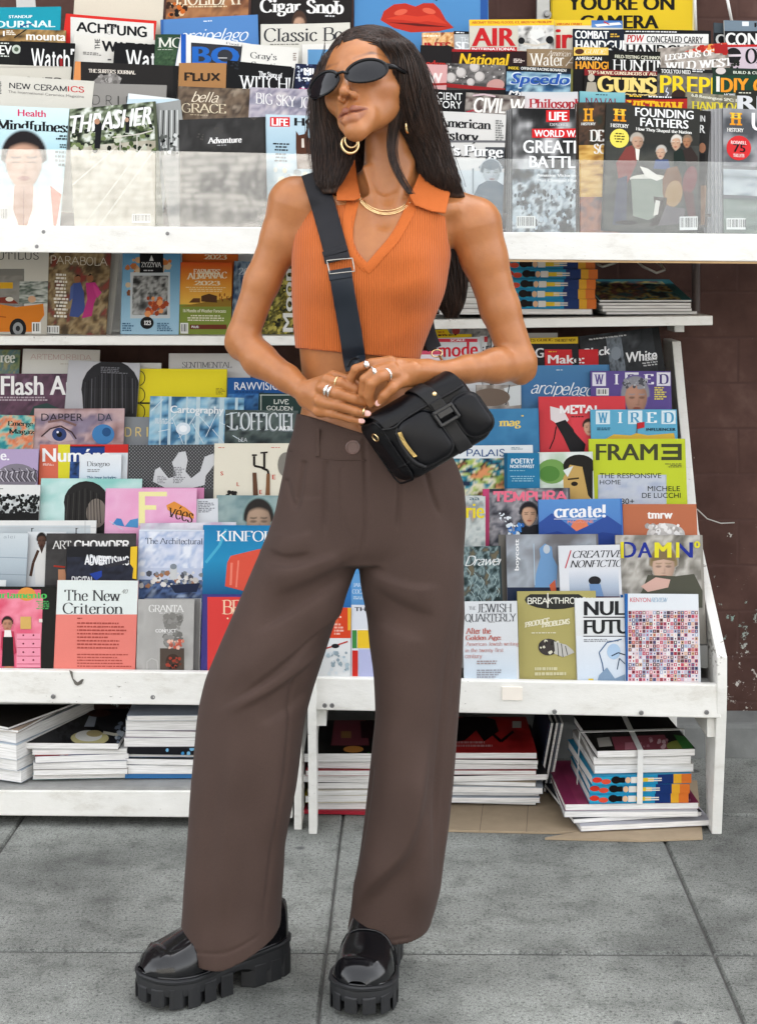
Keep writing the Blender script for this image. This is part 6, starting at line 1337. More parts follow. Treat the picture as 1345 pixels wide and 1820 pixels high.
def card(label,pts,t=.005):
 mb=MB();a=[G(x,y,.002)for x,y in pts];n=len(a)
 lo=[Vector((p.x,p.y,.0012))for p in a];hi=[Vector((p.x,p.y,.0012+t))for p in a]
 mb.mesh(lo+hi,[tuple(range(n,2*n)),tuple(range(n-1,-1,-1))]+[(i,(i+1)%n,n+(i+1)%n,n+i)for i in range(n)],CARD)
 o=mb.build('cardboard_sheet',None,None);tag(o,label,'cardboard','cardboard sheets on the ground')
 return o
card('flattened cardboard under the pile with the red cover',[(700,1476),(985,1482),(1038,1480),(1022,1380),(700,1380)])
card('flattened cardboard under the strapped bundle near the right leg',[(1042,1478),(968,1492),(1140,1496),(1248,1492),(1238,1390),(1046,1390)])
mb=MB()
crease=plain('cardboard_crease',(.2,.15,.1),.9)
for x0,x1 in((852,862),(935,940)):
 a,b=G(x0,1478,.0063),G(x1,1400,.0063)
 mb.mesh([(a.x-.001,a.y,.0063),(a.x+.001,a.y,.0063),(b.x+.001,b.y,.0063),(b.x-.001,b.y,.0063)],[(0,1,2,3)],crease)
mb.build('crease',None,bpy.data.objects['cardboard_sheet'])
mz=CAMH-(562-HY)*(MY-.03)/F+.0015
pile('beside her arm','books with printed edges',Vector((P(975,550,3.80).x,3.93,mz)),[(.013,'#b8b4b0',None,None,None,0,'grey edged magazine')]+[(.0235,'#2c9cc8','#2c9cc8',None,kids(900,1060),0,'thick book with painted edge')]*5,.232,.26,0,.004,21)
pile('behind her upper arm','magazines on the middle shelf',Vector((P(836,550,3.80).x,3.93,mz)),[(.014,'#8c8c8a',None),(.012,'#b8b4ac',None),(.014,'#a4a09a',None),(.012,'#c4c0b8',None),(.014,'#9c9890',None),(.01,'#b4b0a8',None)],.165,.25,.02,.004,22)
def collage(s):
 s.img(1040,500,1240,560,pal(['#1c2c34','#3c8088','#c8b060','#14181c','#8c5c58','#2c5c64'],5,5,contrast=2.2),26);s.ell(1160,536,24,6,'#b8a83c');s.ell(1150,535,4,1.6,'#1c1a14');s.ell(1172,535,4,1.6,'#1c1a14')
zc=pile('at the middle shelf end','magazines on the middle shelf',Vector((P(1146,550,3.80).x,3.915,mz)),[(.007,'#b4b0aa',None),(.007,'#9c9a96',None),(.007,'#c0bcb6',None),(.006,'#a4a09c',None)],.225,.24,.06,.006,23)
flat('dark teal collage magazine sagging on top of the thin pile at the middle shelf end','magazines on the middle shelf',Vector((P(1146,550,3.80).x-.003,3.93,zc+.024)),.225,.25,.005,.04,'#2c6c74','pages',collage,None,R(10.5))
cab=plain('grey_cable',(.42,.41,.38),.5)
mb=MB();mb.tube([P(*q)for q in((1052,462,3.95),(1062,470,3.92),(1070,474,3.9),(1090,468,3.92),(1112,459,3.96),(1126,460,3.96),(1142,474,3.9),(1166,485,3.9),(1180,480,3.92),(1174,470,3.95),(1150,458,4.0))],.0032,cab,8)
tag(mb.build('cable',None,None,smooth=True),'loose grey cable looping under the upper display on the right','cable')
mb=MB();mb.tube([P(1236,y,4.04)for y in(440,480,520,552,562)],.011,plain('brown_conduit',(.05,.032,.028),.45),12)
tag(mb.build('conduit',None,None,smooth=True),'brown painted pipe running down the wall beside the middle shelf','pipe')
mb=MB();mb.tube([P(*q)for q in((1238,905,3.98),(1256,922,3.99),(1280,930,4.0),(1304,929,4.02))],.0016,cab,6)
tag(mb.build('wire',None,None,smooth=True),'short wire sticking out of the right rack towards the bare wall','wire')
sg_=thing('camera_sign','yellow warning sign with black capitals at the top right of the wall','sign',P(1105,30,4.05))
s=Sheet(P(978,-90,4.05),Vector((1,0,0)),Vector((0,0,-1)),(1234-978)*4.05/F,160*4.05/F)
s.n=Vector((0,-1,0));s.put([(0,0),(s.w,0),(s.w,s.h),(0,s.h)],s.ink('#efcf34'),0)
s.txt("YOU'RE ON",1008,-8,1198,18,'#1a1814','B',0);s.txt('CAMERA',1030,27,1170,51,'#1a1814','B',0);s.line([(980,-90),(980,70)],1.5,'#b89a20');s.line([(1231,-90),(1231,70)],2,'#f8f0c0')
s.mb.build('sign_face',None,sg_,colors=True)
mb=MB();mb.hexa([P(978,70,4.052),P(1234,70,4.052),P(1234,-90,4.052),P(978,-90,4.052)]+[P(978,70,4.052)+Vector((0,.008,0)),P(1234,70,4.052)+Vector((0,.008,0)),P(1234,-90,4.052)+Vector((0,.008,0)),P(978,-90,4.052)+Vector((0,.008,0))],plain('sign_board',(.5,.46,.3),.5));mb.build('sign_board',None,sg_)
mp=thing('metal_post','galvanised metal strip with a bolt left of the yellow sign','post',P(965,20,4.04))
mb=MB();mb.hexa([P(954,60,4.03),P(976,60,4.03),P(976,-120,4.03),P(954,-120,4.03)]+[q+Vector((0,.03,0))for q in(P(954,60,4.03),P(976,60,4.03),P(976,-120,4.03),P(954,-120,4.03))],plain('galvanised',(.36,.36,.34),.45,.6,var=.2,scale=20));mb.build('strip_plate',None,mp)
mb=MB();mb.lathe([(.012,0),(.012,.002),(.008,.002),(.008,.008),(.006,.011),(0,.0115)],P(971,26,4.03),(0,-1,0),SCREW,12);mb.build('bolt',None,mp,smooth=False)
mb=MB()
for x,y0,x2,y2 in((1232,-60,1236,60),(1288,-20,1300,40)):
 mb.tube([P(x,y0,4.05),P((x+x2)/2,(y0+y2)/2,4.045),P(x2,y2,4.05)],.004,plain('white_cable',(.7,.69,.66),.4),8)
 tag(mb.build('wall_cable',None,None,smooth=True),'white cable beside the yellow sign' if x==1232 else 'slanting white cable on the brown wall at the top right','cable');mb=MB()
mb=MB();mb.hexa([P(30,14,3.79),P(64,12,3.79),P(62,-8,3.79),P(29,-8,3.79)]+[q+Vector((0,.004,0))for q in(P(30,14,3.79),P(64,12,3.79),P(62,-8,3.79),P(29,-8,3.79))],plain('duct_tape',(.45,.44,.42),.5));tag(mb.build('tape_strip'),'grey tape strip above the teal paddling magazine','tape')
# --------------------- the woman: smooth surfaces grown from distance fields
DY=2.8
def W3(p):
 return P(p[0],p[1],DY-p[2]/1000.0)
def W3n(a):
 Y=DY-a[:,2]/1000.0
 return np.stack([(a[:,0]-CX)*Y/F,Y,CAMH-(a[:,1]-HY)*Y/F],1)
class Field:
 def __init__(s,lo,hi,st):
  s.lo,s.st=np.array(lo,float),st
  s.n=[int(math.ceil((hi[i]-lo[i])/st))+1 for i in range(3)]
  s.f=np.full(s.n,60.0,np.float32)
  s.ax=[s.lo[i]+np.arange(s.n[i])*st for i in range(3)]
 def sub(s,bb):
  sl=[]
  for i in range(3):
   a=0 if bb is None else max(0,int((bb[0][i]-s.lo[i])/s.st))
   b=s.n[i]if bb is None else min(s.n[i],int((bb[1][i]-s.lo[i])/s.st)+2)
   sl.append(slice(a,max(a,b)))
  x,y,d=(s.ax[i][sl[i]].astype(np.float32)for i in range(3))
  return tuple(sl),x[:,None,None],y[None,:,None],d[None,None,:]
 def add(s,fn,bb=None,k=8.0,op='u'):
  sl,x,y,d=s.sub(bb)
  if 0 in s.f[sl].shape:return
  b=fn(x,y,d).astype(np.float32)
  a=s.f[sl]
  if op=='u':
   s.f[sl]=np.minimum(a,b)-(np.maximum(k-np.abs(a-b),0)**2)/(4*k)
  elif op=='s':
   b=-b
   s.f[sl]=np.maximum(a,b)+(np.maximum(k-np.abs(a-b),0)**2)/(4*k)
  else:
   s.f[sl]=np.maximum(a,b)+(np.maximum(k-np.abs(a-b),0)**2)/(4*k)
 def cap(s,a,b,ra,rb,k=8.0,op='u'):
  m=max(ra,rb)+k+14
  bb=([min(a[i],b[i])-m for i in range(3)],[max(a[i],b[i])+m for i in range(3)])
  s.add(lambda x,y,d:capf(x,y,d,a,b,ra,rb),bb,k,op)
 def chain(s,pts,k=3.0,kroot=8.0):
  for i in range(len(pts)-1):
   s.cap(pts[i][:3],pts[i+1][:3],pts[i][3],pts[i+1][3],kroot if i==0 else k)
 def ell(s,c,r,k=8.0,op='u'):
  m=max(r)+k+10
  s.add(lambda x,y,d:ellf(x-c[0],y-c[1],d-c[2],r),([c[i]-m for i in range(3)],[c[i]+m for i in range(3)]),k,op)
 def front(s):
  """depth of the front surface as a height map over (x, y)"""
  ins=s.f<0
  idx=s.n[2]-1-np.argmax(ins[:,:,::-1],2)
  dep=s.ax[2][idx]
  dep[~ins.any(2)]=np.nan
  return dep
 def net(s):
  f=s.f
  ins=f<0
  c=ins[:-1,:-1,:-1].astype(np.int8)
  tot=np.zeros(c.shape,np.int8)
  for i in(0,1):
   for j in(0,1):
    for k in(0,1):
     tot+=ins[i:i+c.shape[0],j:j+c.shape[1],k:k+c.shape[2]]
  act=(tot>0)&(tot<8)
  ci=np.argwhere(act)
  vid=np.full(c.shape,-1,np.int32)
  vid[act]=np.arange(len(ci))
  acc=np.zeros((len(ci),3));cnt=np.zeros(len(ci))
  corner=[(i,j,k)for i in(0,1)for j in(0,1)for k in(0,1)]
  val={q:f[ci[:,0]+q[0],ci[:,1]+q[1],ci[:,2]+q[2]]for q in corner}
  for q in corner:
   for ax in range(3):
    if q[ax]==1:continue
    e=list(q);e[ax]=1;e=tuple(e)
    a,b=val[q],val[e]
    m=(a<0)!=(b<0)
    t=a[m]/(a[m]-b[m])
    p=np.tile(np.array(q,float),(m.sum(),1));p[:,ax]+=t
    acc[m]+=p;cnt[m]+=1
  v=s.lo+(ci+acc/cnt[:,None])*s.st
  faces=[]
  for ax in range(3):
   o=[1,1,1];o[ax]=0
   A=[slice(1,-1)]*3;A[ax]=slice(0,-1)
   B=list(A);B[ax]=slice(1,None)
   a,b=ins[tuple(A)],ins[tuple(B)]
   e=np.argwhere(a!=b)
   if not len(e):continue
   fl=a[e[:,0],e[:,1],e[:,2]]
   e=e+np.array(o)
   u,w=[(1,2),(2,0),(0,1)][ax]
   def g(du,dw):
    q=e.copy();q[:,u]-=du;q[:,w]-=dw
    return vid[q[:,0],q[:,1],q[:,2]]
   qd=np.stack([g(1,1),g(0,1),g(0,0),g(1,0)],1)
   qd[~fl]=qd[~fl][:,::-1]
   faces.append(qd)
  fc=np.concatenate(faces)
  fc=fc[(fc>=0).all(1)]
  return v,fc
def capf(x,y,d,a,b,ra,rb):
 ba=[b[i]-a[i]for i in range(3)]
 L=sum(q*q for q in ba)or 1e-9
 px,py,pd=x-a[0],y-a[1],d-a[2]
 t=np.clip((px*ba[0]+py*ba[1]+pd*ba[2])/L,0,1)
 return np.sqrt((px-ba[0]*t)**2+(py-ba[1]*t)**2+(pd-ba[2]*t)**2)-(ra+(rb-ra)*t)
def ellf(x,y,d,r):
 k0=np.sqrt((x/r[0])**2+(y/r[1])**2+(d/r[2])**2)
 k1=np.sqrt((x/r[0]**2)**2+(y/r[1]**2)**2+(d/r[2]**2)**2)
 return k0*(k0-1)/np.maximum(k1,1e-6)
def loft(rows,p=2.2,grow=0.0,sm=9,cap_top=True,cap_bot=True):
 """rows: (y, x left, x right, centre depth, half depth)"""
 R_=np.array(rows,float)
 ty=np.arange(R_[0,0]-30,R_[-1,0]+31,1.0)
 tab=[np.interp(ty,R_[:,0],R_[:,i])for i in range(1,5)]
 ker=np.exp(-.5*(np.arange(-3*sm,3*sm+1)/sm)**2);ker/=ker.sum()
 tab=[np.convolve(np.pad(t,3*sm,mode='edge'),ker,'valid')for t in tab]
 def fn(x,y,d):
  xl,xr,dc,dh=(np.interp(y.ravel(),ty,t).reshape(y.shape)for t in tab)
  cx,a=(xl+xr)/2,np.maximum((xr-xl)/2+grow,1)
  b=np.maximum(dh+grow,1)
  q=(np.abs((x-cx)/a)**p+np.abs((d-dc)/b)**p)**(1/p)
  v=(q-1)*np.minimum(a,b)
  if cap_top:v=np.maximum(v,R_[0,0]-y)
  if cap_bot:v=np.maximum(v,y-R_[-1,0])
  return v
 return fn
def mesh_obj(name,v,fc,mat,parent=None,cols=None,smooth=True,world=True):
 me=bpy.data.meshes.new(name)
 w=W3n(v)if world else v
 n,m=len(w),len(fc)
 fc=fc[:,::-1]
 me.vertices.add(n);me.vertices.foreach_set('co',w.astype(np.float32).ravel())
 me.loops.add(m*4);me.loops.foreach_set('vertex_index',fc.astype(np.int32).ravel())
 me.polygons.add(m);me.polygons.foreach_set('loop_start',np.arange(0,m*4,4,dtype=np.int32));me.polygons.foreach_set('loop_total',np.full(m,4,np.int32))
 me.update(calc_edges=True);me.validate()
 me.polygons.foreach_set('use_smooth',[smooth]*len(me.polygons))
 me.materials.append(mat)
 if cols is not None:
  at=me.color_attributes.new('Col','FLOAT_COLOR','POINT')
  at.data.foreach_set('color',np.concatenate([cols,np.ones((n,1))],1).astype(np.float32).ravel())
 o=bpy.data.objects.new(name,me)
 return link(o,parent)
def relax(v,fc,it=2,w=.5):
 n=len(v)
 for _ in range(it):
  acc=np.zeros_like(v);c=np.zeros(n)
  for a,b in((0,1),(1,2),(2,3),(3,0)):
   np.add.at(acc,fc[:,a],v[fc[:,b]]);np.add.at(c,fc[:,a],1)
   np.add.at(acc,fc[:,b],v[fc[:,a]]);np.add.at(c,fc[:,b],1)
  v=v*(1-w)+w*acc/np.maximum(c,1)[:,None]
 return v
def seg_dist(px,py,pts):
 """signed distance to a polyline in the picture plane and the position along it (0-1)"""
 best=np.full(px.shape,1e9);sg=np.zeros(px.shape);tt=np.zeros(px.shape)
 ln=[math.hypot(pts[i+1][0]-pts[i][0],pts[i+1][1]-pts[i][1])for i in range(len(pts)-1)]
 tot=sum(ln);run=0
 for i in range(len(pts)-1):
  (ax,ay),(bx,by)=pts[i],pts[i+1]
  dx,dy=bx-ax,by-ay
  t=np.clip(((px-ax)*dx+(py-ay)*dy)/(ln[i]**2),0,1)
  ex,ey=px-ax-dx*t,py-ay-dy*t
  q=np.hypot(ex,ey)
  m=q<best
  best[m]=q[m];sg[m]=np.sign(dx*ey-dy*ex)[m];tt[m]=((run+t*ln[i])/tot)[m]
  run+=ln[i]
 return best*sg,tt
def in_poly(px,py,poly):
 r=np.zeros(px.shape,bool)
 n=len(poly)
 for i in range(n):
  (x0,y0),(x1,y1)=poly[i-1],poly[i]
  c=((y0>py)!=(y1>py))&(px<(x1-x0)*(py-y0)/((y1-y0)or 1e-9)+x0)
  r^=c
 return r
def poly_sd(x,y,poly):
 """signed distance to a polygon in the picture plane, negative inside; x and y broadcast"""
 X,Y=np.broadcast_arrays(x,y)
 best=np.full(X.shape,1e9)
 n=len(poly)
 for i in range(n):
  (ax,ay),(bx,by)=poly[i-1],poly[i]
  dx,dy=bx-ax,by-ay
  t=np.clip(((X-ax)*dx+(Y-ay)*dy)/max(dx*dx+dy*dy,1e-9),0,1)
  best=np.minimum(best,np.hypot(X-ax-dx*t,Y-ay-dy*t))
 return np.where(in_poly(X,Y,poly),-best,best)
def strip(name,ctr,width,depth,thick,mat,parent=None,nx=6,crown=0.0,bevel=.0008):
 """a band: ctr = [(x, y)] centre line in photo mm, laid at depth(x, y) with its own thickness"""
 pts=catmull(ctr,False,6)
 wd=width if callable(width)else(lambda t:width)
 top,bot=[],[]
 for i,(x,y)in enumerate(pts):
  a,b=pts[max(0,i-1)],pts[min(len(pts)-1,i+1)]
  q=math.hypot(b[0]-a[0],b[1]-a[1])or 1
  nxv,nyv=-(b[1]-a[1])/q,(b[0]-a[0])/q
  w=wd(i/(len(pts)-1))
  rowt,rowb=[],[]
  for k in range(nx+1):
   s=(k/nx-.5)*w
   X,Y=x+nxv*s,y+nyv*s
   d=depth(X,Y)+crown*(1-(2*k/nx-1)**2)
   rowt.append(W3((X,Y,d+thick)));rowb.append(W3((X,Y,d)))
  top.append(rowt);bot.append(rowb)
 mb=MB();vs=[p for r in top for p in r]+[p for r in bot for p in r]
 n,L=nx+1,len(pts);o=n*L
 fs=[]
 for i in range(L-1):
  for k in range(nx):
   fs.append((i*n+k,(i+1)*n+k,(i+1)*n+k+1,i*n+k+1))
   fs.append((o+i*n+k,o+i*n+k+1,o+(i+1)*n+k+1,o+(i+1)*n+k))
  fs.append((i*n,o+i*n,o+(i+1)*n,(i+1)*n));fs.append((i*n+nx,(i+1)*n+nx,o+(i+1)*n+nx,o+i*n+nx))
 for k in range(nx):
  fs.append((k,k+1,o+k+1,o+k));e=(L-1)*n
  fs.append((e+k,o+e+k,o+e+k+1,e+k+1))
 mb.mesh(vs,fs,mat)
 ob=mb.build(name,None,parent,smooth=False)
 bm=bmesh.new();bm.from_mesh(ob.data);bmesh.ops.recalc_face_normals(bm,faces=bm.faces);bm.to_mesh(ob.data);bm.free()
 for p in ob.data.polygons:p.use_smooth=True
 if bevel:
  b=ob.modifiers.new('bevel','BEVEL');b.width=bevel;b.segments=2;b.limit_method='ANGLE';b.angle_limit=R(50)
 return ob
 # ---- materials of the figure
def skin_mat():
 m,nt,b=new_mat('skin')
 at=node(nt,'ShaderNodeVertexColor');at.layer_name='Col'
 tc=node(nt,'ShaderNodeTexCoord')
 n1=node(nt,'ShaderNodeTexNoise',Scale=26,Detail=7,Roughness=.65);n2=node(nt,'ShaderNodeTexNoise',Scale=420,Detail=2)
 nt.links.new(tc.outputs['Object'],n1.inputs['Vector']);nt.links.new(tc.outputs['Object'],n2.inputs['Vector'])
 f=ramp(nt,n1.outputs['Fac'],[(.3,(.86,.82,.8)),(.7,(1.08,1.07,1.05))])
 mx=node(nt,'ShaderNodeMix',data_type='RGBA',blend_type='MULTIPLY');mx.inputs['Factor'].default_value=1
 nt.links.new(at.outputs['Color'],mx.inputs['A']);nt.links.new(f,mx.inputs['B'])
 nt.links.new(mx.outputs['Result'],b.inputs['Base Color'])
 b.inputs['Roughness'].default_value=.4
 b.inputs['Specular IOR Level'].default_value=.45
 b.inputs['Subsurface Weight'].default_value=.2
 b.inputs['Subsurface Radius'].default_value=(.012,.005,.003)
 b.inputs['Subsurface Scale'].default_value=.5
 bp=node(nt,'ShaderNodeBump',Strength=.22,Distance=.001)
 nt.links.new(n2.outputs['Fac'],bp.inputs['Height']);nt.links.new(bp.outputs['Normal'],b.inputs['Normal'])
 return m
SKIN=skin_mat()
SKINC=np.array((.375,.15,.052));LIPC=np.array((.21,.062,.038));BROWC=np.array((.09,.045,.03))
# ---- head frame
HC,HS=(662.3,174.1,16.0),1.104
_y,_p,_r=.536,.39,-.311
_cy,_sy,_cp,_sp,_cr,_sr=math.cos(_y),math.sin(_y),math.cos(_p),math.sin(_p),math.cos(_r),math.sin(_r)
HR=np.array([[_cy,-_sy,0],[_sy,_cy,0],[0,0,1]])@np.array([[1,0,0],[0,_cp,-_sp],[0,_sp,_cp]])@np.array([[_cr,0,_sr],[0,1,0],[-_sr,0,_cr]])
def head_loc(x,y,d):
 X,D,Z=(x-HC[0])/HS,(d-HC[2])/HS,(HC[1]-y)/HS
 return tuple(HR[0,i]*X+HR[1,i]*D+HR[2,i]*Z for i in range(3))
def head_px(l):
 q=HR@np.array(l,float)*HS
 return(HC[0]+q[0],HC[1]-q[2],HC[2]+q[1])
def sminf(a,b,k):return np.minimum(a,b)-np.maximum(k-np.abs(a-b),0)**2/(4*k)
def smaxf(a,b,k):return np.maximum(a,b)+np.maximum(k-np.abs(a-b),0)**2/(4*k)
def head_sdf(x,y,d):
 l,f,z=head_loc(x,y,d)
 E=lambda c,r:ellf(l-c[0],f-c[1],z-c[2],r)
 C=lambda a,b,ra,rb:capf(l,f,z,a,b,ra,rb)
 v=E((0,-8,40),(72,90,78))
 v=sminf(v,E((0,26,14),(62,60,78)),16)
 v=sminf(v,E((0,38,-18),(46,44,54)),18)
 for s in(-1,1):
  v=sminf(v,C((s*42,-4,-20),(s*4,69,-91),11,9),24)
  v=sminf(v,C((s*41,55,-14),(s*54,24,-8),14,12),16)
  v=sminf(v,C((s*44,66,20),(s*12,80,20),9,9),12)
 v=sminf(v,E((0,66,-65),(32,19,26)),20)
 v=sminf(v,E((0,76,-92),(15,15,13)),14)
 for s in(-1,1):
  v=smaxf(v,-E((s*33,90,2),(19,13,11)),12)
  v=sminf(v,E((s*33,68,1),(14,13,13)),4)
 v=sminf(v,C((0,80,16),(0,101,-28),5.5,7.2),10)
 v=sminf(v,E((0,102,-33),(8.2,8.5,7)),6)
 for s in(-1,1):
  v=sminf(v,E((s*11,91,-38),(6.5,9,6.5)),6)
  v=smaxf(v,-E((s*5.6,97,-46),(3.7,6.5,9)),1.2)
  v=sminf(v,C((s*72,-8,8),(s*70,-2,-24),12,8),5)
 v=smaxf(v,-C((0,98,-51),(0,96,-57),1.5,1.5),5)
 for s in(-1,1):
  v=sminf(v,C((s*24.5,78,-62.5),(s*7,88.5,-60.8),3.2,7.0),3)
  v=sminf(v,C((s*23,77,-67),(s*6,87.5,-77.5),3.4,9.4),3)
 v=sminf(v,C((-6,87.5,-77.5),(6,87.5,-77.5),9.4,9.4),3)
 v=smaxf(v,-C((-25,81.5,-63.8),(0,93.5,-68.6),1.0,1.7),1.6);v=smaxf(v,-C((25,81.5,-63.8),(0,93.5,-68.6),1.0,1.7),1.6)
 return v*HS
 # ---- body field (skin): head, neck, torso, arms and both hands as one surface
B=Field((390,30,-135),(975,815,200),1.6)
TORSO=[(352,560,790,-12,56),(380,545,800,-6,74),(420,530,799,2,88),(458,526,797,8,94),(520,525,787,10,95),(574,529,764,6,84),(620,532,745,2,76),(660,536,738,0,72),(700,538,736,0,73),(730,536,748,0,76),(780,520,775,0,80),(815,515,800,0,82)]
B.add(loft(TORSO,2.3),None,10)
B.cap((694,372,-8),(692,236,-6),51,43,14)
B.cap((640,338,-22),(528,352,-10),28,34,26)
B.cap((745,338,-22),(842,388,-12),28,34,26)
for a,b in(((664,380,54),(560,350,26)),((704,382,54),(810,370,26))):B.cap(a,b,4,8,22)
for a,b in(((650,300,30),(672,374,58)),((728,290,20),(696,376,58))):B.cap(a,b,5,3,22)
B.ell((680,390,76),(8,12,9),22,'s')
for s in(-1,1):B.cap((663+s*62,470,66),(663+s*66,500,68),32,34,30)
B.cap((640,680,72),(650,740,76),5,5,26,'s')
B.ell((642,752,80),(4,6,8),5,'s')
B.add(head_sdf,([540,30,-110],[800,290,170]),12)
B.chain([(520,364,-10,45),(502,420,-14,36.5),(466,500,-20,30.5),(433,592,-22,28.5)],14,24)
B.chain([(432,604,-20,29.5),(462,640,14,30),(510,672,58,23),(549,702,92,18.5)],12,12)
B.cap((418,612,-24),(424,622,-22),17,17,12)
B.chain([(846,402,-12,46),(860,458,-14,40),(888,548,-16,34),(920,640,-14,31)],14,24)
B.chain([(922,646,-12,31),(880,650,26,30),(830,656,66,23.5),(776,661,104,17.5)],12,12)
B.cap((934,662,-18),(926,668,-14),16,16,12)
B.cap((545,700,92),(574,704,118),17,16,10)
B.cap((549,690,96),(582,676,124),14,11,10)
B.cap((545,712,92),(570,732,118),14,9.5,10)
B.cap((556,700,106),(572,722,122),13,10,10)
B.chain([(580,676,126,10.8),(604,680,142,9.6),(632,692,140,8.6),(646,700,132,7.6)],3,6)
B.chain([(573,691,128,11.2),(600,700,148,9.8),(630,709,148,8.8),(649,716,142,7.6)],3,6)
B.chain([(568,713,124,10.4),(598,720,146,9.2),(632,731,150,8.2),(654,736,150,6.6)],3,6)
B.chain([(568,731,116,9.2),(592,735,134,8),(622,744,140,7.2),(643,749,142,5.8)],3,6)
B.chain([(562,684,100,11),(592,668,108,9.6),(622,676,116,8.4),(640,690,118,7.4)],3,8)
for q in((581,673,132),(571,689,136),(565,712,131),(564,731,122)):B.ell(q,(8,7,6),6)
B.cap((778,661,104),(738,660,136),17,17,10)
B.cap((760,652,110),(700,646,140),13,11,12)
B.cap((760,672,112),(716,676,146),14,13,12)
B.cap((730,660,138),(702,660,148),16,13,10)
B.chain([(690,642,140,9.8),(660,646,150,8.8),(632,656,150,8.2),(624,672,142,7.6),(626,684,134,6.6)],3,7)
B.chain([(694,652,150,10.4),(664,662,164,9.4),(648,674,164,8.8),(645,698,154,8.2),(650,712,146,7)],3,7)
B.chain([(700,662,154,10.8),(676,670,172,9.8),(660,682,174,9.2),(655,704,164,8.4),(659,718,156,7)],3,7)
B.chain([(712,676,152,11.6),(696,690,166,10.2),(682,703,168,9),(672,717,162,7)],3,8)
for q in((694,640,147),(696,652,157),(703,664,161)):B.ell(q,(8,7,6),6)
bv,bf=B.net()
bv=relax(bv,bf,1,.35)
hl,hf,hz=head_loc(bv[:,0],bv[:,1],bv[:,2])
cols=np.tile(SKINC,(len(bv),1))
def blend(mask,c):
 global cols
 cols=cols*(1-mask[:,None])+c*mask[:,None]
lipd=np.full(len(bv),1e3)
for s in(-1,1):
 lipd=np.minimum(lipd,capf(hl,hf,hz,(s*24.5,78,-62.5),(s*7,88.5,-60.8),3.4,7.6))
 lipd=np.minimum(lipd,capf(hl,hf,hz,(s*23,77,-67),(s*6,87.5,-77.5),3.4,9.8))
lipd=np.minimum(lipd,capf(hl,hf,hz,(-6,87.5,-77.5),(6,87.5,-77.5),9.8,9.8))
blend(np.clip(.5-lipd/1.8,0,1)*.95*(hf>60),LIPC)
for s in(-1,1):
 bd=np.minimum(capf(hl,hf,hz,(s*14,84,28),(s*40,72,38),4.0,3.2),capf(hl,hf,hz,(s*40,72,38),(s*57,52,32),3.2,1.6))
 blend(np.clip(.5-bd/3.5,0,1)*.8*(hf>30),BROWC)
blend(np.exp(-((hl-46)**2+(hz+20)**2)/500)*.18*(hf>40),np.array((.5,.19,.11)))
woman=mesh_obj('person',bv,bf,SKIN,None,cols)
tag(woman,'tall woman in orange top and wide brown trousers, both hands on her bag','person')
BF=B.front()
def body_front(x,y):
 i=int(round((x-B.lo[0])/B.st));j=int(round((y-B.lo[1])/B.st))
 if 0<=i<B.n[0]and 0<=j<B.n[1]and BF[i,j]==BF[i,j]:return float(BF[i,j])
 return-20.0
NAIL=plain('nail_polish',(.72,.42,.38),.2,coat=.6)
def nail(p,ax,rw,rl,n=(0,0,1)):
 a=Vector(ax).normalized();n=Vector(n);n=(n-a*n.dot(a)).normalized();b=a.cross(n)
 mb=MB();vs,fs=[],[]
 for i in range(5):
  r=math.sin((i+.5)/5*math.pi/2+.0)if i else 0
  r=i/4
  h=1.2*(1-r*r)
  for k in range(14):
   t=2*math.pi*k/14
   q=Vector(p)+a*(math.cos(t)*rl*r)+b*(math.sin(t)*rw*r)+n*h
   vs.append(W3(q))
 for i in range(4):
  for k in range(14):fs.append((i*14+k,i*14+(k+1)%14,(i+1)*14+(k+1)%14,(i+1)*14+k))
 mb.mesh(vs,fs,NAIL)
 mb.build('fingernail',None,woman,smooth=True)
nail((652,734.5,156.2),(1,.22,.05),5.2,7.5)
nail((642,748,147.4),(1,.2,.1),4.4,6.8)
nail((658.5,716,163.2),(.2,1,-.5),5.2,6.5)
nail((672,716,168.6),(-.6,1,-.3),5.2,6.5)
nail((649,712,152.6),(.2,1,-.5),4.6,5.6)
# ---- trousers
def cloth_mat(name,rgb,weave=900,rough=.8,var=.08,bump=.12):
 m,nt,b=new_mat(name)
 tc=node(nt,'ShaderNodeTexCoord')
 n1=node(nt,'ShaderNodeTexNoise',Scale=weave,Detail=2);n2=node(nt,'ShaderNodeTexNoise',Scale=7,Detail=5)
 for n in(n1,n2):nt.links.new(tc.outputs['Object'],n.inputs['Vector'])
 c=ramp(nt,n2.outputs['Fac'],[(.3,tuple(q*(1-var)for q in rgb)),(.7,tuple(q*(1+var)for q in rgb))])
 g=ramp(nt,n1.outputs['Fac'],[(.35,(.86,.86,.86)),(.65,(1.08,1.08,1.08))])
 mx=node(nt,'ShaderNodeMix',data_type='RGBA',blend_type='MULTIPLY');mx.inputs['Factor'].default_value=1
 nt.links.new(c,mx.inputs['A']);nt.links.new(g,mx.inputs['B']);nt.links.new(mx.outputs['Result'],b.inputs['Base Color'])
 b.inputs['Roughness'].default_value=rough;b.inputs['Specular IOR Level'].default_value=.25
 b.inputs['Sheen Weight'].default_value=.03;b.inputs['Sheen Roughness'].default_value=.4
 bp=node(nt,'ShaderNodeBump',Strength=bump,Distance=.0015);nt.links.new(n1.outputs['Fac'],bp.inputs['Height']);nt.links.new(bp.outputs['Normal'],b.inputs['Normal'])
 return m
TROUSER=cloth_mat('brown_twill',(.058,.035,.028))
T=Field((300,722,-125),(842,1745,170),2.7)
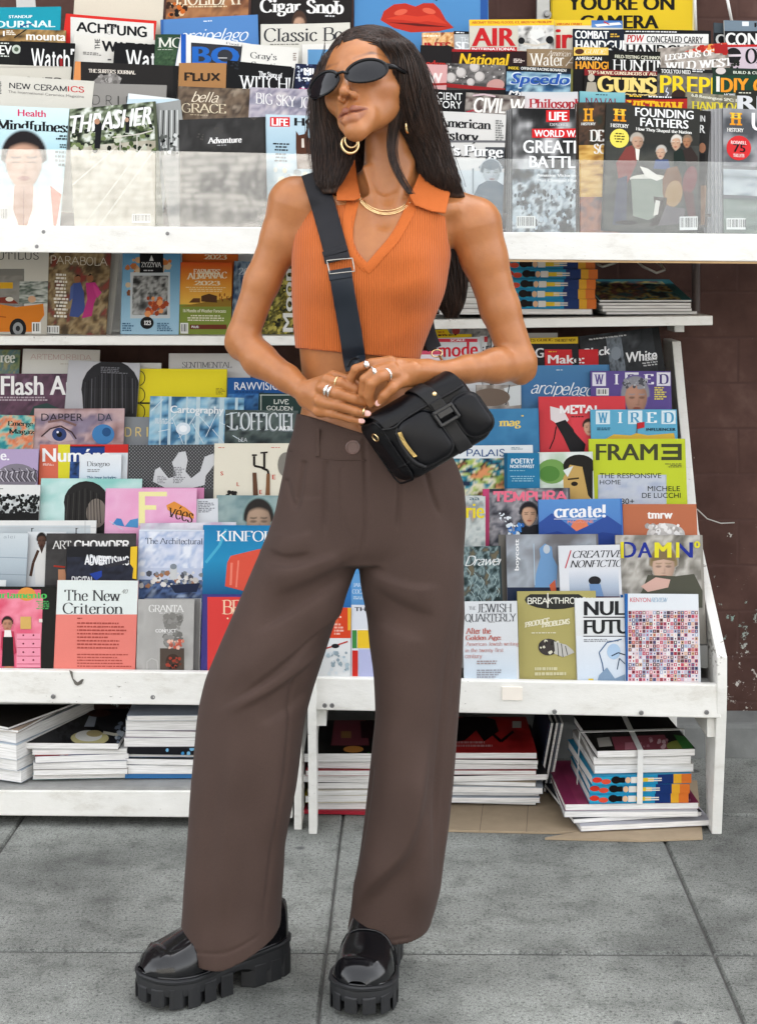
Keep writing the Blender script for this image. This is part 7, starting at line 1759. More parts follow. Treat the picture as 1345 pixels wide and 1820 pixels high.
LEG_L=[(890,510,636,2,84),(930,494,634,5,92),(970,469,634,6,97),(1010,452,634,8,98),(1078,421,604,14,95),(1164,384,577,20,92),(1207,366,563,23,92),(1255,355,549,25,92),(1290,350,541,26,92),(1400,341,527,28,96),(1500,334,507,28,100),(1600,325,500,28,103),(1690,318,497,28,104),(1745,314,494,28,104)]
LEG_R=[(890,655,808,0,86),(930,648,816,0,92),(970,642,821,0,97),(1015,638,824,0,100),(1087,650,827,-2,97),(1194,665,821,-4,95),(1270,668,816,-4,93),(1380,656,806,-2,89),(1480,646,798,0,86),(1580,635,784,0,84),(1665,614,758,0,80),(1740,602,746,0,80)]
PELV=[(722,529,748,0,81),(770,521,772,2,87),(800,510,795,2,92),(823,507,809,0,96),(862,498,824,0,101),(914,487,828,0,103),(950,475,827,0,102),(980,470,824,0,99),(1006,482,812,0,86)]
T.add(loft(PELV,2.35),None,8)
T.add(loft(LEG_L,2.25,cap_top=True),([300,885,-125],[680,1745,170]),9)
T.add(loft(LEG_R,2.25,cap_top=True),([590,885,-125],[842,1745,170]),9)
def hem(zc,x0,x1):
 def fn(x,y,d):
  z=CAMH-(y-HY)*(DY-d/1000.0)/F
  return(zc+np.clip(x-x0,0,x1)*.0004-z)*1000.0
 return fn
T.add(hem(.060,390,110),([300,1500,-125],[560,1745,170]),.5,'i')
T.add(hem(.085,700,0),([560,1500,-125],[842,1745,170]),.5,'i')
hollow=lambda rows:(lambda x,y,d:np.maximum(loft(rows,2.25,-11,cap_top=False,cap_bot=False)(x,y,d),1560-y))
T.add(hollow(LEG_L),([300,1550,-125],[560,1745,170]),2,'s')
T.add(hollow(LEG_R),([580,1550,-125],[842,1745,170]),2,'s')
T.add(lambda x,y,d:(734+37*np.clip((x-528)/118,0,1))*(d>-30)+734*(d<=-30)-y,([500,715,-125],[842,800,170]),1.5,'i')
tv,tf=T.net()
tv=relax(tv,tf,2,.5)
FOLDS=[([(466,974),(500,990),(530,990),(560,984)],-4,7,'c'),([(456,1000),(500,1016),(560,1004),(622,976)],7,10,'c'),([(478,948),(520,960),(566,948)],4,9,'c'),([(634,1002),(590,1036),(520,1080),(440,1128)],-8,12,'c'),([(634,1014),(596,1082),(540,1140),(470,1195),(395,1252)],10,14,'c'),([(602,1086),(556,1130),(500,1184),(440,1228),(372,1262)],-8,9,'c'),([(576,1150),(520,1198),(470,1232),(400,1270)],6,8,'c'),([(644,972),(600,998),(540,1030),(470,1054)],5,12,'c'),([(560,1210),(520,1250),(450,1290)],-4,12,'c'),([(580,818),(578,880),(576,958)],2.6,3.2,'v'),([(541,818),(534,866),(526,912)],3.6,3.4,'v'),([(712,818),(709,890),(706,950)],3.6,3.2,'v'),([(755,830),(767,878),(785,924)],3.6,3.4,'v'),([(508,850),(516,880),(526,912)],2.4,3,'v'),([(646,776),(649,830),(650,890),(648,950),(638,1008)],2.6,2.6,'v'),([(606,830),(608,900),(618,945),(640,962)],1.2,2.4,'v'),([(640,1012),(690,1036),(740,1050),(790,1046)],6,12,'c'),([(650,1040),(710,1078),(780,1104)],-5,14,'c'),([(655,1100),(700,1130),(760,1150)],4,16,'c'),([(524,1196),(512,1290),(502,1380),(491,1446),(478,1560),(466,1672)],2.6,2.8,'v'),([(506,1220),(492,1360),(470,1520)],5,16,'r'),([(760,1300),(745,1410),(721,1506),(684,1556),(640,1606),(610,1640)],17,13,'c'),([(700,1270),(694,1400),(672,1500),(646,1560)],6,20,'r'),([(664,1360),(652,1470),(640,1580)],2.4,3,'v'),([(826,1000),(815,1190),(802,1320),(788,1470),(775,1620)],-7,7,'c'),([(808,1080),(797,1230),(783,1400),(764,1580)],-8,10,'c'),([(762,1380),(754,1500),(738,1650)],7,15,'r'),([(690,1090),(700,1220),(712,1380)],6,26,'r'),([(420,1280),(402,1440),(394,1660)],6,26,'r'),([(370,1290),(356,1460),(344,1680)],5,16,'r'),([(455,1330),(440,1500),(428,1690)],5,20,'v'),([(395,1300),(380,1480),(368,1690)],4,12,'v'),([(790,880),(806,940),(815,1000)],3,12,'v'),([(612,1660),(650,1676),(742,1664)],1.3,2.2,'v'),([(320,1688),(400,1694),(476,1654)],1.3,2.2,'v'),]
nrm=np.zeros_like(tv)
fa=tv[tf]
fn_=np.cross(fa[:,1]-fa[:,0],fa[:,3]-fa[:,0])
for k in range(4):np.add.at(nrm,tf[:,k],fn_)
nrm/=np.maximum(np.linalg.norm(nrm,axis=1),1e-9)[:,None]
if nrm[tv[:,2].argmax(),2]<0:nrm=-nrm
fr=np.clip(nrm[:,2]*2+.4,0,1)
disp=np.zeros(len(tv))
for pts,h,w,kind in FOLDS:
 pl=catmull(pts,False,5)
 s,t=seg_dist(tv[:,0],tv[:,1],pl)
 tp=np.clip(np.minimum(t/.3,(1-t)/.3),0,1)if kind=='c' else np.clip(np.minimum(t/(.05 if w<5 else .35),(1-t)/.25),0,1)
 tp=tp*tp*(3-2*tp)
 if kind=='c':q=np.where(s>=0,np.exp(-.5*(s/(w*2.2))**2),np.exp(-.5*(s/(w*.55))**2))
 elif kind=='r':q=np.exp(-.5*(s/w)**2)
 else:q=-np.exp(-.5*(s/w)**2)
 disp+=1.35*h*q*tp
rr_=np.array([mnoise.noise(Vector((a*.012,b*.006,c*.01)))for a,b,c in tv])*3.2
tv=tv+nrm*((disp*fr)+rr_)[:,None]
trousers=mesh_obj('trousers',tv,tf,TROUSER,woman)
TFm=T.front()
def trouser_front(x,y):
 i=int(round((x-T.lo[0])/T.st));j=int(round((y-T.lo[1])/T.st))
 return float(TFm[i,j])if 0<=i<T.n[0]and 0<=j<T.n[1]and TFm[i,j]==TFm[i,j]else 60.0
strip('belt_loop',[(564,762),(564,790),(565,812)],9,lambda x,y:max(trouser_front(x,y),trouser_front(x,790))+.5,3.5,TROUSER,trousers,3)
BTN=plain('brown_button',(.11,.06,.05),.35,coat=.3)
mb=MB()
c=W3((627,795,trouser_front(627,795)+1.5))
mb.lathe([(0,0),(.0125,0),(.0128,.0022),(.0115,.0036),(.0098,.0036),(.009,.0026),(0,.0026)],c,(0,-1,0),BTN,28)
bt=mb.build('waist_button',None,trousers,smooth=False)
strip('waist_seam',[(512,801),(560,813),(600,817),(650,818)],2.2,lambda x,y:trouser_front(x,y)+1.2,1.4,TROUSER,trousers,2,bevel=0)
# ---- orange ribbed top
def knit_mat(name,rgb,pitch,amp=.9):
 m,nt,b=new_mat(name)
 tc=node(nt,'ShaderNodeTexCoord');sp=node(nt,'ShaderNodeSeparateXYZ');nt.links.new(tc.outputs['Object'],sp.inputs[0])
 n2=node(nt,'ShaderNodeTexNoise',Scale=5,Detail=2);nt.links.new(tc.outputs['Object'],n2.inputs['Vector'])
 ad=node(nt,'ShaderNodeMath',operation='MULTIPLY_ADD');nt.links.new(n2.outputs['Fac'],ad.inputs[0]);ad.inputs[1].default_value=.006;nt.links.new(sp.outputs['X'],ad.inputs[2])
 mu=node(nt,'ShaderNodeMath',operation='MULTIPLY');nt.links.new(ad.outputs[0],mu.inputs[0]);mu.inputs[1].default_value=2*math.pi/pitch
 sn=node(nt,'ShaderNodeMath',operation='SINE');nt.links.new(mu.outputs[0],sn.inputs[0])
 n1=node(nt,'ShaderNodeTexNoise',Scale=1400,Detail=1);nt.links.new(tc.outputs['Object'],n1.inputs['Vector'])
 mr=node(nt,'ShaderNodeMapRange');mr.inputs['From Min'].default_value=-1;mr.inputs['From Max'].default_value=1;nt.links.new(sn.outputs[0],mr.inputs['Value'])
 c=mixc(nt,mr.outputs[0],tuple(q*.78 for q in rgb),tuple(q*1.08 for q in rgb))
 g=ramp(nt,n1.outputs['Fac'],[(.35,(.86,.86,.86)),(.65,(1.06,1.06,1.06))])
 mx=node(nt,'ShaderNodeMix',data_type='RGBA',blend_type='MULTIPLY');mx.inputs['Factor'].default_value=1
 nt.links.new(c,mx.inputs['A']);nt.links.new(g,mx.inputs['B']);nt.links.new(mx.outputs['Result'],b.inputs['Base Color'])
 b.inputs['Roughness'].default_value=.85;b.inputs['Specular IOR Level'].default_value=.2;b.inputs['Sheen Weight'].default_value=.15
 bp=node(nt,'ShaderNodeBump',Strength=amp,Distance=.0012);nt.links.new(mr.outputs[0],bp.inputs['Height']);nt.links.new(bp.outputs['Normal'],b.inputs['Normal'])
 return m
ORANGE=(.47,.113,.022)
KNIT=knit_mat('orange_rib_knit',ORANGE,.0042,.6)
FLATKNIT=cloth_mat('orange_flat_knit',ORANGE,1200,.85,.05,.2)
K=Field((490,285,-125),(830,665,150),2.4)
TOPR=[(352,556,800,-12,60),(380,540,806,-6,78),(420,521,802,2,92),(458,519,800,8,99),(520,519,790,10,99),(574,522,768,7,89),(620,526,750,4,83),(660,527,740,3,81)]
K.add(loft(TOPR,2.3,grow=1),None,10)
K.cap((640,338,-22),(528,352,-10),33,39,26)
K.cap((745,338,-22),(842,388,-12),33,39,26)
K.cap((694,372,-8),(692,300,-4),55,52,14)
for s in(-1,1):K.cap((663+s*62,470,68),(663+s*66,500,70),35,37,30)
K.add(lambda x,y,d:(y-(619+np.clip(x-527,0,240)*.095))+0*d,None,.5,'i')
lx=lambda y:np.interp(y,[300,330,347,385,427,450,470],[600,572,557,540,519,505,480])
rx=lambda y:np.interp(y,[300,338,383,427,462,480],[770,792,791,796,805,840])
K.add(lambda x,y,d:np.maximum(lx(y)-x,x-rx(y))*.9+0*d,None,1.5,'i')
VNECK=[(626,240),(636,352),(627,398),(627,425),(635,446),(653,469),(668,452),(692,424),(712,388),(729,350),(752,240)]
K.add(lambda x,y,d:np.where(d>-30,poly_sd(x,y,VNECK)+0*d,1e3),None,1,'s')
K.cap((694,330,-10),(692,240,-6),55,55,2,'s')
kv,kf=K.net()
kv=relax(kv,kf,1,.4)
for pts,h,w in(([(560,480),(640,500),(720,520)],1.6,14),([(640,480),(600,540),(560,600)],1.6,18),([(700,500),(735,560),(742,620)],2.2,14),([(792,470),(740,500),(690,520)],2.0,12),([(768,560),(720,590),(660,620)],1.8,10)):
 s,t=seg_dist(kv[:,0],kv[:,1],pts)
 kv[:,2]+=h*np.exp(-.5*(s/w)**2)*np.clip(np.minimum(t,1-t)*5,0,1)*(kv[:,2]>20)
top=mesh_obj('knit_top',kv,kf,KNIT,woman)
KF=K.front()
def top_front(x,y):
 best=body_front(x,y)
 i=int(round((x-K.lo[0])/K.st));j=int(round((y-K.lo[1])/K.st))
 if 0<=i<K.n[0]and 0<=j<K.n[1]and KF[i,j]==KF[i,j]:best=max(best,float(KF[i,j]))
 return best
def smooth_depth(f,r=6):
 return lambda x,y:(f(x,y)*2+f(x-r,y)+f(x+r,y)+f(x,y-r)+f(x,y+r))/6
strip('placket',[(629,350),(619,395),(618,425),(628,452),(652,478)],lambda t:22-6*t,smooth_depth(top_front),2.2,FLATKNIT,top,5)
strip('placket',[(738,346),(722,386),(700,424),(676,452),(650,482)],lambda t:20-4*t,smooth_depth(top_front),2.8,FLATKNIT,top,5)
def drape(name,poly,depth,thick,mat,parent,st=4.0):
 mb=MB();key={};vs,fs=[],[]
 x0,x1=min(p[0]for p in poly),max(p[0]for p in poly);y0,y1=min(p[1]for p in poly),max(p[1]for p in poly)
 def V(x,y):
  k=(round(x,2),round(y,2))
  if k not in key:
   key[k]=len(vs);vs.append(W3((x,y,depth(x,y))))
  return key[k]
 for tri in tessellate_polygon([[Vector((a,b,0))for a,b in poly]]):
  t=[poly[i]for i in tri]
  x=x0
  while x<x1:
   y=y0
   while y<y1:
    q=clip_poly(list(t),x,y,x+st,y+st)
    if q:
     q=[p for i,p in enumerate(q)if math.hypot(p[0]-q[i-1][0],p[1]-q[i-1][1])>.02]
     if len(q)>2:
      f=[V(*p)for p in q]
      if len(set(f))==len(f):fs.append(f)
    y+=st
   x+=st
 mb.mesh(vs,fs,mat)
 o=mb.build(name,None,parent,smooth=True)
 bm=bmesh.new();bm.from_mesh(o.data);bmesh.ops.remove_doubles(bm,verts=bm.verts,dist=.0002);bmesh.ops.recalc_face_normals(bm,faces=bm.faces)
 if sum(f.normal.y for f in bm.faces)>0:bmesh.ops.reverse_faces(bm,faces=bm.faces)
 bm.to_mesh(o.data);bm.free()
 for p in o.data.polygons:p.use_smooth=True
 sm=o.modifiers.new('thick','SOLIDIFY');sm.thickness=thick/1000;sm.offset=1
 return o
def fitted(poly,fn):
 """a smooth bowed surface through the depths found under a polygon"""
 xs=[p[0]for p in poly];ys=[p[1]for p in poly];pts=[]
 for i in range(15):
  for j in range(15):
   x,y=min(xs)+(max(xs)-min(xs))*i/14,min(ys)+(max(ys)-min(ys))*j/14
   d=fn(x,y)
   if d>5:pts.append((x,y,d))
 A=np.array(pts);cx,cy=A[:,0].mean(),A[:,1].mean()
 q=lambda x,y:np.stack([np.ones_like(x),x-cx,y-cy,(x-cx)**2,(y-cy)**2,(x-cx)*(y-cy)],-1)
 co=np.linalg.lstsq(q(A[:,0],A[:,1]),A[:,2],rcond=None)[0]
 return lambda x,y:float(q(np.array(float(x)),np.array(float(y)))@co)
for poly in([(600,288),(616,283),(630,284),(634,318),(641,352),(630,357),(599,357),(596,320)],[(748,300),(766,304),(783,311),(796,326),(799,345),(791,380),(765,376),(736,365),(727,349),(738,326)]):
 fd=fitted(poly,lambda x,y:max(top_front(x,y),top_front(x,y+12)))
 drape('collar',poly,lambda x,y:fd(x,y)+3.5,2.2,FLATKNIT,top)
 # ---- hair: dark volume with long straight locks over it
def hair_mat(name,c0,c1):
 m,nt,b=new_mat(name)
 tc=node(nt,'ShaderNodeTexCoord')
 mp=node(nt,'ShaderNodeMapping');mp.inputs['Scale'].default_value=(260,260,7)
 nz=node(nt,'ShaderNodeTexNoise',Scale=1,Detail=4)
 nt.links.new(tc.outputs['Object'],mp.inputs['Vector']);nt.links.new(mp.outputs['Vector'],nz.inputs['Vector'])
 c=ramp(nt,nz.outputs['Fac'],[(.35,c0),(.7,c1)])
 nt.links.new(c,b.inputs['Base Color'])
 b.inputs['Roughness'].default_value=.46
 b.inputs['Specular IOR Level'].default_value=.3
 b.inputs['Anisotropic'].default_value=.5
 bp=node(nt,'ShaderNodeBump',Strength=.6,Distance=.002);nt.links.new(nz.outputs['Fac'],bp.inputs['Height']);nt.links.new(bp.outputs['Normal'],b.inputs['Normal'])
 return m
HAIRM=hair_mat('dark_brown_hair',(.008,.0046,.0036),(.05,.026,.017))
HL=[(96,578,606,-12,34),(130,563,598,-14,40),(160,556,594,-18,46),(200,551,598,-18,44),(235,550,624,-14,42),(262,551,632,-6,38),(290,554,628,8,34),(312,557,614,26,24),(334,566,602,42,12),(345,576,596,46,5)]
HRt=[(70,664,724,0,74),(100,676,748,-2,78),(130,674,760,-4,84),(165,678,770,-8,82),(200,687,779,-12,78),(240,706,790,-16,66),(270,732,798,-14,52),(300,740,808,-4,42),(325,752,818,4,30),(342,768,825,8,18),(352,790,828,8,8)]
HB=[(240,600,780,-70,40),(330,640,815,-98,32),(420,680,828,-116,22),(500,740,832,-118,18),(545,778,826,-116,12),(566,792,812,-114,5)]
H=Field((535,25,-165),(850,585,150),3.0)
def cap_sdf(x,y,d):
 l,f,z=head_loc(x,y,d)
 v=ellf(l,f+10,z-41,(75.5,94,82))
 face=ellf(l-2,f-92,z+22,(60,80,104))
 v=smaxf(v,-face,2)
 return np.maximum(v,-60-z)*HS
H.add(cap_sdf,([535,25,-165],[800,260,150]),4)
H.add(loft(HL,2.1),None,10)
H.add(loft(HRt,2.1),None,10)
H.add(loft(HB,2.1),None,10)
hv,hfc=H.net()
hv=relax(hv,hfc,2,.5)
hair=mesh_obj('hair',hv,hfc,HAIRM,woman)
def row_at(rows,y):
 A=np.array(rows);return[float(np.interp(y,A[:,0],A[:,i]))for i in range(1,5)]
rn=random.Random(11)
mb=MB()
def lock(pts,r0,r1):
 n=len(pts)
 mb.tube([W3(p)for p in pts],[max(.00025,(r0+(r1-r0)*(i/(n-1))**2.2)/1000)for i in range(n)],HAIRM,4)
def on_cap(l,f):
 """a point just above the scalp"""
 k=1-((f+10)/94)**2-(l/75.5)**2
 return head_px((l,f,42.5+82*math.sqrt(max(.02,k))+rn.uniform(0,1.5)))
for rows,ys,cnt,side in((HL,[96,130,165,205,245,280,312,338],420,-1),(HRt,[72,104,140,180,225,270,310,346],640,1)):
 for q in range(cnt):
  u=rn.uniform(-.98,.98);dep=rn.uniform(.9,1.06)
  a=rn.random()
  pts=[]
  p0=on_cap(-8+side*rn.uniform(1,6),78-112*a);p1=on_cap(side*rn.uniform(26,40),70-112*a);p2=on_cap(side*rn.uniform(50,60),56-100*a)
  pts+=[p0,p1,p2]
  w1,w2=rn.uniform(-3,3),rn.uniform(-4,4)
  end=rn.uniform(.86,1.0)
  for i,y in enumerate(ys[:]):
   yy=ys[0]+(y-ys[0])*end
   xl,xr,dc,dh=row_at(rows,yy)
   c,hw=(xl+xr)/2,(xr-xl)/2
   ph=1-abs(u)**2.1
   pts.append((c+u*(hw+1.5)*dep+w1*math.sin(i*.8+w2),yy,dc+dh*(max(0,ph)**.48)*dep+1.0))
  lock(catmull(pts,False,3),rn.uniform(.5,1.15),.25)
for q in range(90):
 u=rn.uniform(-1,1);pts=[];e=rn.uniform(.9,1.04)
 for i,y in enumerate((250,300,360,420,470,520,560)):
  yy=250+(y-250)*e
  xl,xr,dc,dh=row_at(HB,yy);c,hw=(xl+xr)/2,(xr-xl)/2
  pts.append((c+u*hw*1.02+rn.uniform(-1.5,1.5),yy,dc+dh*max(0,1-u*u)**.5+1))
 lock(catmull(pts,False,2),rn.uniform(.9,1.7),.3)
for q in range(80):
 o=rn.gauss(0,4.8);e=rn.uniform(.9,1.0)
 base=[(716,130,72),(712,170,66),(703,208,62),(697,240,58),(696,268,62),(702,296,70),(716,324,82),(730,345,92),(738,366,96)]
 k=max(4,int(len(base)*e))
 pts=[(x+o*(1-.5*i/8)+rn.uniform(-.6,.6),y,max(d,body_front(x,y)+3 if y>215 else d)+rn.uniform(0,3))for i,(x,y,d)in enumerate(base[:k])]
 lock(catmull(pts,False,3),rn.uniform(.5,.95),.25)
for q in range(46):
 side=rn.choice((-1,1));y0=rn.uniform(60,240)
 rows=HL if side<0 else HRt
 pts=[]
 amp=rn.uniform(2,9)
 for i in range(7):
  y=y0+i*rn.uniform(14,20)
  xl,xr,dc,dh=row_at(rows,y)
  pts.append(((xl if side<0 else xr)+side*amp*math.sin(i/6*2.6),y,dc+6))
 lock(catmull(pts,False,2),.45,.25)
mb.build('hair_locks',None,hair,smooth=True)
# ---- sunglasses
BLACKP=plain('black_acetate',(.003,.003,.004),.1,spec=.25)
def lens_mat():
 m,nt,b=new_mat('dark_lens')
 b.inputs['Base Color'].default_value=(.006,.006,.008,1);b.inputs['Roughness'].default_value=.03;b.inputs['Specular IOR Level'].default_value=.4;b.inputs['Coat Weight'].default_value=0;b.inputs['Coat Roughness'].default_value=.02
 return m
LENS=lens_mat()
LABEL_SG='narrow oval black sunglasses worn low on her nose'
sg=thing('sunglasses',LABEL_SG,'sunglasses',W3(head_px((0,104,4))))
def lens_pt(s,a,k,out=0.0):
 """point on a lens: angle a, radius share k"""
 x,z=31.5*k*math.cos(a),19.0*k*math.sin(a)*(1+.08*math.cos(a))
 tilt=R(9)*s
 X=x*math.cos(tilt)-z*math.sin(tilt)*.6;Z=z+x*math.sin(tilt)*.35
 lx_=s*39+X
 f=106-((lx_/100)**2)*42+2.5*(1-k*k)+out
 return W3(head_px((lx_,f,-6+Z)))
for s in(-1,1):
 mb=MB();mb.tube([lens_pt(s,2*math.pi*i/40,1.04)for i in range(40)],[(.003 if math.sin(2*math.pi*i/40)>-.3 else .0024)for i in range(40)],BLACKP,10,True);mb.build('lens_rim',None,sg,smooth=True)
 mb=MB();vs,fs=[],[]
 for i in range(6):
  for k in range(32):vs.append(lens_pt(s,2*math.pi*k/32,i/5,0))
 for i in range(5):
  for k in range(32):fs.append((i*32+k,i*32+(k+1)%32,(i+1)*32+(k+1)%32,(i+1)*32+k))
 mb.mesh(vs,fs,LENS);mb.build('lens',None,sg,smooth=True)
 mb=MB();mb.tube([W3(head_px(q))for q in((s*70,84,0),(s*78,66,2),(s*82,20,6),(s*82,-10,2),(s*78,-22,-14))],[.0052,.0046,.0036,.0032,.003],BLACKP,8);mb.build('temple_arm',None,sg,smooth=True)
mb=MB();mb.tube([W3(head_px(q))for q in((-11,105,-4),(-4,110,-1),(4,110,-1),(11,105,-4))],.0028,BLACKP,8);mb.build('bridge',None,sg,smooth=True)
# ---- jewellery
GOLD=plain('polished_gold',(.86,.64,.34),.2,1.0)
SILVER=plain('polished_silver',(.82,.80,.78),.12,1.0)
def hoop(label,c,r,tube,rot):
 t=[]
 for i in range(36):
  a=2*math.pi*i/36
  q=Vector((r*math.cos(a),r*math.sin(a),0));q.rotate(Matrix.Rotation(R(rot),3,'Y'))
  t.append(W3((c[0]+q.x,c[1]+q.y,c[2]+q.z)))
 mb=MB();mb.tube(t,[tube*(1+.5*math.sin(2*math.pi*i/36))for i in range(36)],GOLD,10,True)
 o=mb.build('hoop_earring',None,None,smooth=True)
 tag(o,label,'earring','gold hoop earrings')
hoop('chunky gold double hoop earring hanging below her chin on the left',(622,256,46),16,.0022,20)
hoop('thin gold hoop nested inside the chunky earring below her chin',(624,250,50),12,.0013,24)
hoop('gold hoop earring half hidden by the hair on her right cheek side',(727,222,44),14,.0022,66)
nk=thing('necklace','gold curb chain necklace lying around her neck above the open collar','necklace',W3((685,378,90)))
nd=smooth_depth(body_front,6)
path=catmull([(638,344),(641,356),(652,368),(668,377),(686,380),(704,377),(722,367),(735,352),(744,334),(750,312)],False,8)
acc=[0]
for i in range(1,len(path)):acc.append(acc[-1]+math.hypot(path[i][0]-path[i-1][0],path[i][1]-path[i-1][1]))
nl=int(acc[-1]/3.6)
mb=MB()
for k in range(nl):
 s=(k+.5)/nl*acc[-1]
 i=max(1,next(j for j in range(len(acc))if acc[j]>=s));t=(s-acc[i-1])/(acc[i]-acc[i-1])
 x=path[i-1][0]+(path[i][0]-path[i-1][0])*t;y=path[i-1][1]+(path[i][1]-path[i-1][1])*t
 a=math.atan2(path[i][1]-path[i-1][1],path[i][0]-path[i-1][0])
 ring=[]
 for j in range(12):
  b=2*math.pi*j/12
  u,v=3.1*math.cos(b),2.1*math.sin(b)
  tw=.5
  ring.append(W3((x+u*math.cos(a)-v*math.sin(a)*math.cos(tw),y+u*math.sin(a)+v*math.cos(a)*math.cos(tw),nd(x,y)+2.2+v*math.sin(tw))))
 mb.tube(ring,.0008,GOLD,6,True)
mb.build('curb_chain',None,nk,smooth=True)
p2=catmull([(641,350),(654,364),(672,373),(690,374),(708,370),(726,358),(738,342)],False,8)
mb=MB();mb.tube([W3((x,y,nd(x,y)+1.6))for x,y in p2],.0011,GOLD,6);mb.build('fine_chain',None,nk,smooth=True)
def finger_ring(label,c,ax,r,tube,mat,bulge=0.0):
 a=Vector(ax).normalized();u=a.cross(Vector((0,0,1))).normalized();v=a.cross(u)
 pts=[W3(Vector(c)+u*r*math.cos(2*math.pi*i/28)+v*r*math.sin(2*math.pi*i/28))for i in range(28)]
 rad=[tube+bulge*max(0,(v*math.sin(2*math.pi*i/28)+u*math.cos(2*math.pi*i/28)).z)**3 for i in range(28)]
 mb=MB();mb.tube(pts,rad,mat,8,True)
 tag(mb.build('finger_ring',None,None,smooth=True),label,'ring','rings on her fingers')
finger_ring('broad silver dome ring on the middle finger of her hand holding the bag flap',(584,695,137),(27,9,20),11.6,.0016,SILVER,.0034)
finger_ring('second silver dome ring stacked against the broad one',(590,697,141),(27,9,20),11.2,.0014,SILVER,.0026)
finger_ring('thin curled gold ring on the uppermost finger of the lower hand',(601,679.5,140),(24,4,16),10.6,.0011,GOLD,.0012)
finger_ring('silver signet ring with a triangular face on the topmost curled finger',(651,648.5,150),(-28,8,2),10,.0013,SILVER,.004)
finger_ring('silver signet ring on the second curled finger',(663,662,163.5),(-30,10,10),10.4,.0012,SILVER,.003)
finger_ring('plain thick silver ring on the knuckle of the third curled finger',(688,666,163),(-24,8,18),11.2,.002,SILVER)
finger_ring('small gold ring at the fingertip beside the bag zip',(646,731,150),(22,5,0),8.6,.001,GOLD,.001)
# ---- black leather handbag held at her waist
def leather(name,rgb=(.003,.003,.0042),rough=.36,bump=.1,sc=260,spec=.22):
 m,nt,b=new_mat(name)
 tc=node(nt,'ShaderNodeTexCoord')
 n1=node(nt,'ShaderNodeTexVoronoi',Scale=sc*3);n2=node(nt,'ShaderNodeTexNoise',Scale=22,Detail=4)
 for n in(n1,n2):nt.links.new(tc.outputs['Object'],n.inputs['Vector'])
 r=ramp(nt,n2.outputs['Fac'],[(.3,(rough*.8,)*3),(.7,(rough*1.3,)*3)]);nt.links.new(r,b.inputs['Roughness'])
 b.inputs['Base Color'].default_value=(*rgb,1);b.inputs['Specular IOR Level'].default_value=spec
 mx=node(nt,'ShaderNodeMath',operation='MULTIPLY_ADD');nt.links.new(n1.outputs['Distance'],mx.inputs[0]);mx.inputs[1].default_value=.35;nt.links.new(n2.outputs['Fac'],mx.inputs[2])
 bp=node(nt,'ShaderNodeBump',Strength=bump,Distance=.003);nt.links.new(mx.outputs[0],bp.inputs['Height']);nt.links.new(bp.outputs['Normal'],b.inputs['Normal'])
 return m
GUN=plain('dark_metal',(.35,.33,.3),.25,1.0)
BRASS=plain('brass_zip',(.5,.36,.14),.35,1.0)
LEATH=leather('black_leather')
LEATH2=leather('black_trim_leather',(.009,.009,.01),.3,.05)
bag=thing('handbag','small black leather crossbody bag with two front pockets, held tilted at her waist','handbag',W3((777,752,165)))
BO=Vector((775,758,170));BU=Vector((.93,-.545,-.05));BV=Vector((.60,.87,.08));BW=Vector((.38,-.13,.88))
def bag_px(u,v,w):return BO+BU*u+BV*v+BW*w
def rbox(x,y,z,c,h,r,p=None):
 qx,qy,qz=np.abs(x-c[0])-h[0]+r,np.abs(y-c[1])-h[1]+r,np.abs(z-c[2])-h[2]+r
 return np.sqrt(np.maximum(qx,0)**2+np.maximum(qy,0)**2+np.maximum(qz,0)**2)+np.minimum(np.maximum(np.maximum(qx,qy),qz),0)-r
class LField(Field):
 pass
def bag_mesh(name,fn,lo,hi,st,mat,parent):
 f=Field(lo,hi,st)
 f.f=fn(f.ax[0][:,None,None],f.ax[1][None,:,None],f.ax[2][None,None,:]).astype(np.float32)
 v,fc=f.net()
 v=relax(v,fc,1,.4)
 w=np.array([tuple(BO)])+v[:,:1]*np.array([tuple(BU)])+v[:,1:2]*np.array([tuple(BV)])+v[:,2:]*np.array([tuple(BW)])
 return mesh_obj(name,w,fc[:,::-1]if np.linalg.det(np.array([tuple(BU),tuple(BV),tuple(BW)]))<0 else fc,mat,parent)
def body_fn(x,y,z):
 v=rbox(x,y,z,(0,0,-36),(84,61,40),26)
 v=sminf(v,rbox(x,y,z,(0,-34,-38),(80,32,44),26),14)
 for xx in(-79,):
  v=sminf(v,np.maximum(np.abs(rbox(x,y,z,(0,0,-36),(86,62.5,41.5),20))-1.6,np.abs(x-xx)-1.6),1.5)
 v=sminf(v,np.maximum(np.abs(v)-1.2,np.abs(y-30)-.9),1.0)
 return v
bag_mesh('bag_body',body_fn,(-92,-76,-90),(92,70,14),1.6,LEATH,bag)
def pocket(cx,cy,hx,hy,name):
 def fn(x,y,z):
  s2=rbox(x,y,z*0,(cx,cy,0),(hx,hy,90),21)
  puff=11+7*np.clip(1-((x-cx)/hx)**2,0,1)*np.clip(1-((y-cy)/hy)**2,0,1)
  v=smaxf(s2,np.abs(z-4)-puff,9)
  rim=np.maximum(np.abs(rbox(x,y,z*0,(cx,cy,0),(hx+1.5,hy+1.5,90),22))-1.8,np.abs(z-8)-2.2)
  gap=np.maximum(np.abs(rbox(x,y,z*0,(cx,cy,0),(hx+.5,hy+.5,90),21))-.9,np.abs(z-11.5)-1.2)
  return np.maximum(sminf(v,rim,1.5),-gap)
 return bag_mesh(name,fn,(cx-hx-8,cy-hy-8,-8),(cx+hx+8,cy+hy+8,27),1.3,LEATH,bag)
pocket(-30,6,34,44,'front_pocket')
pocket(56,12,25,38,'front_pocket')
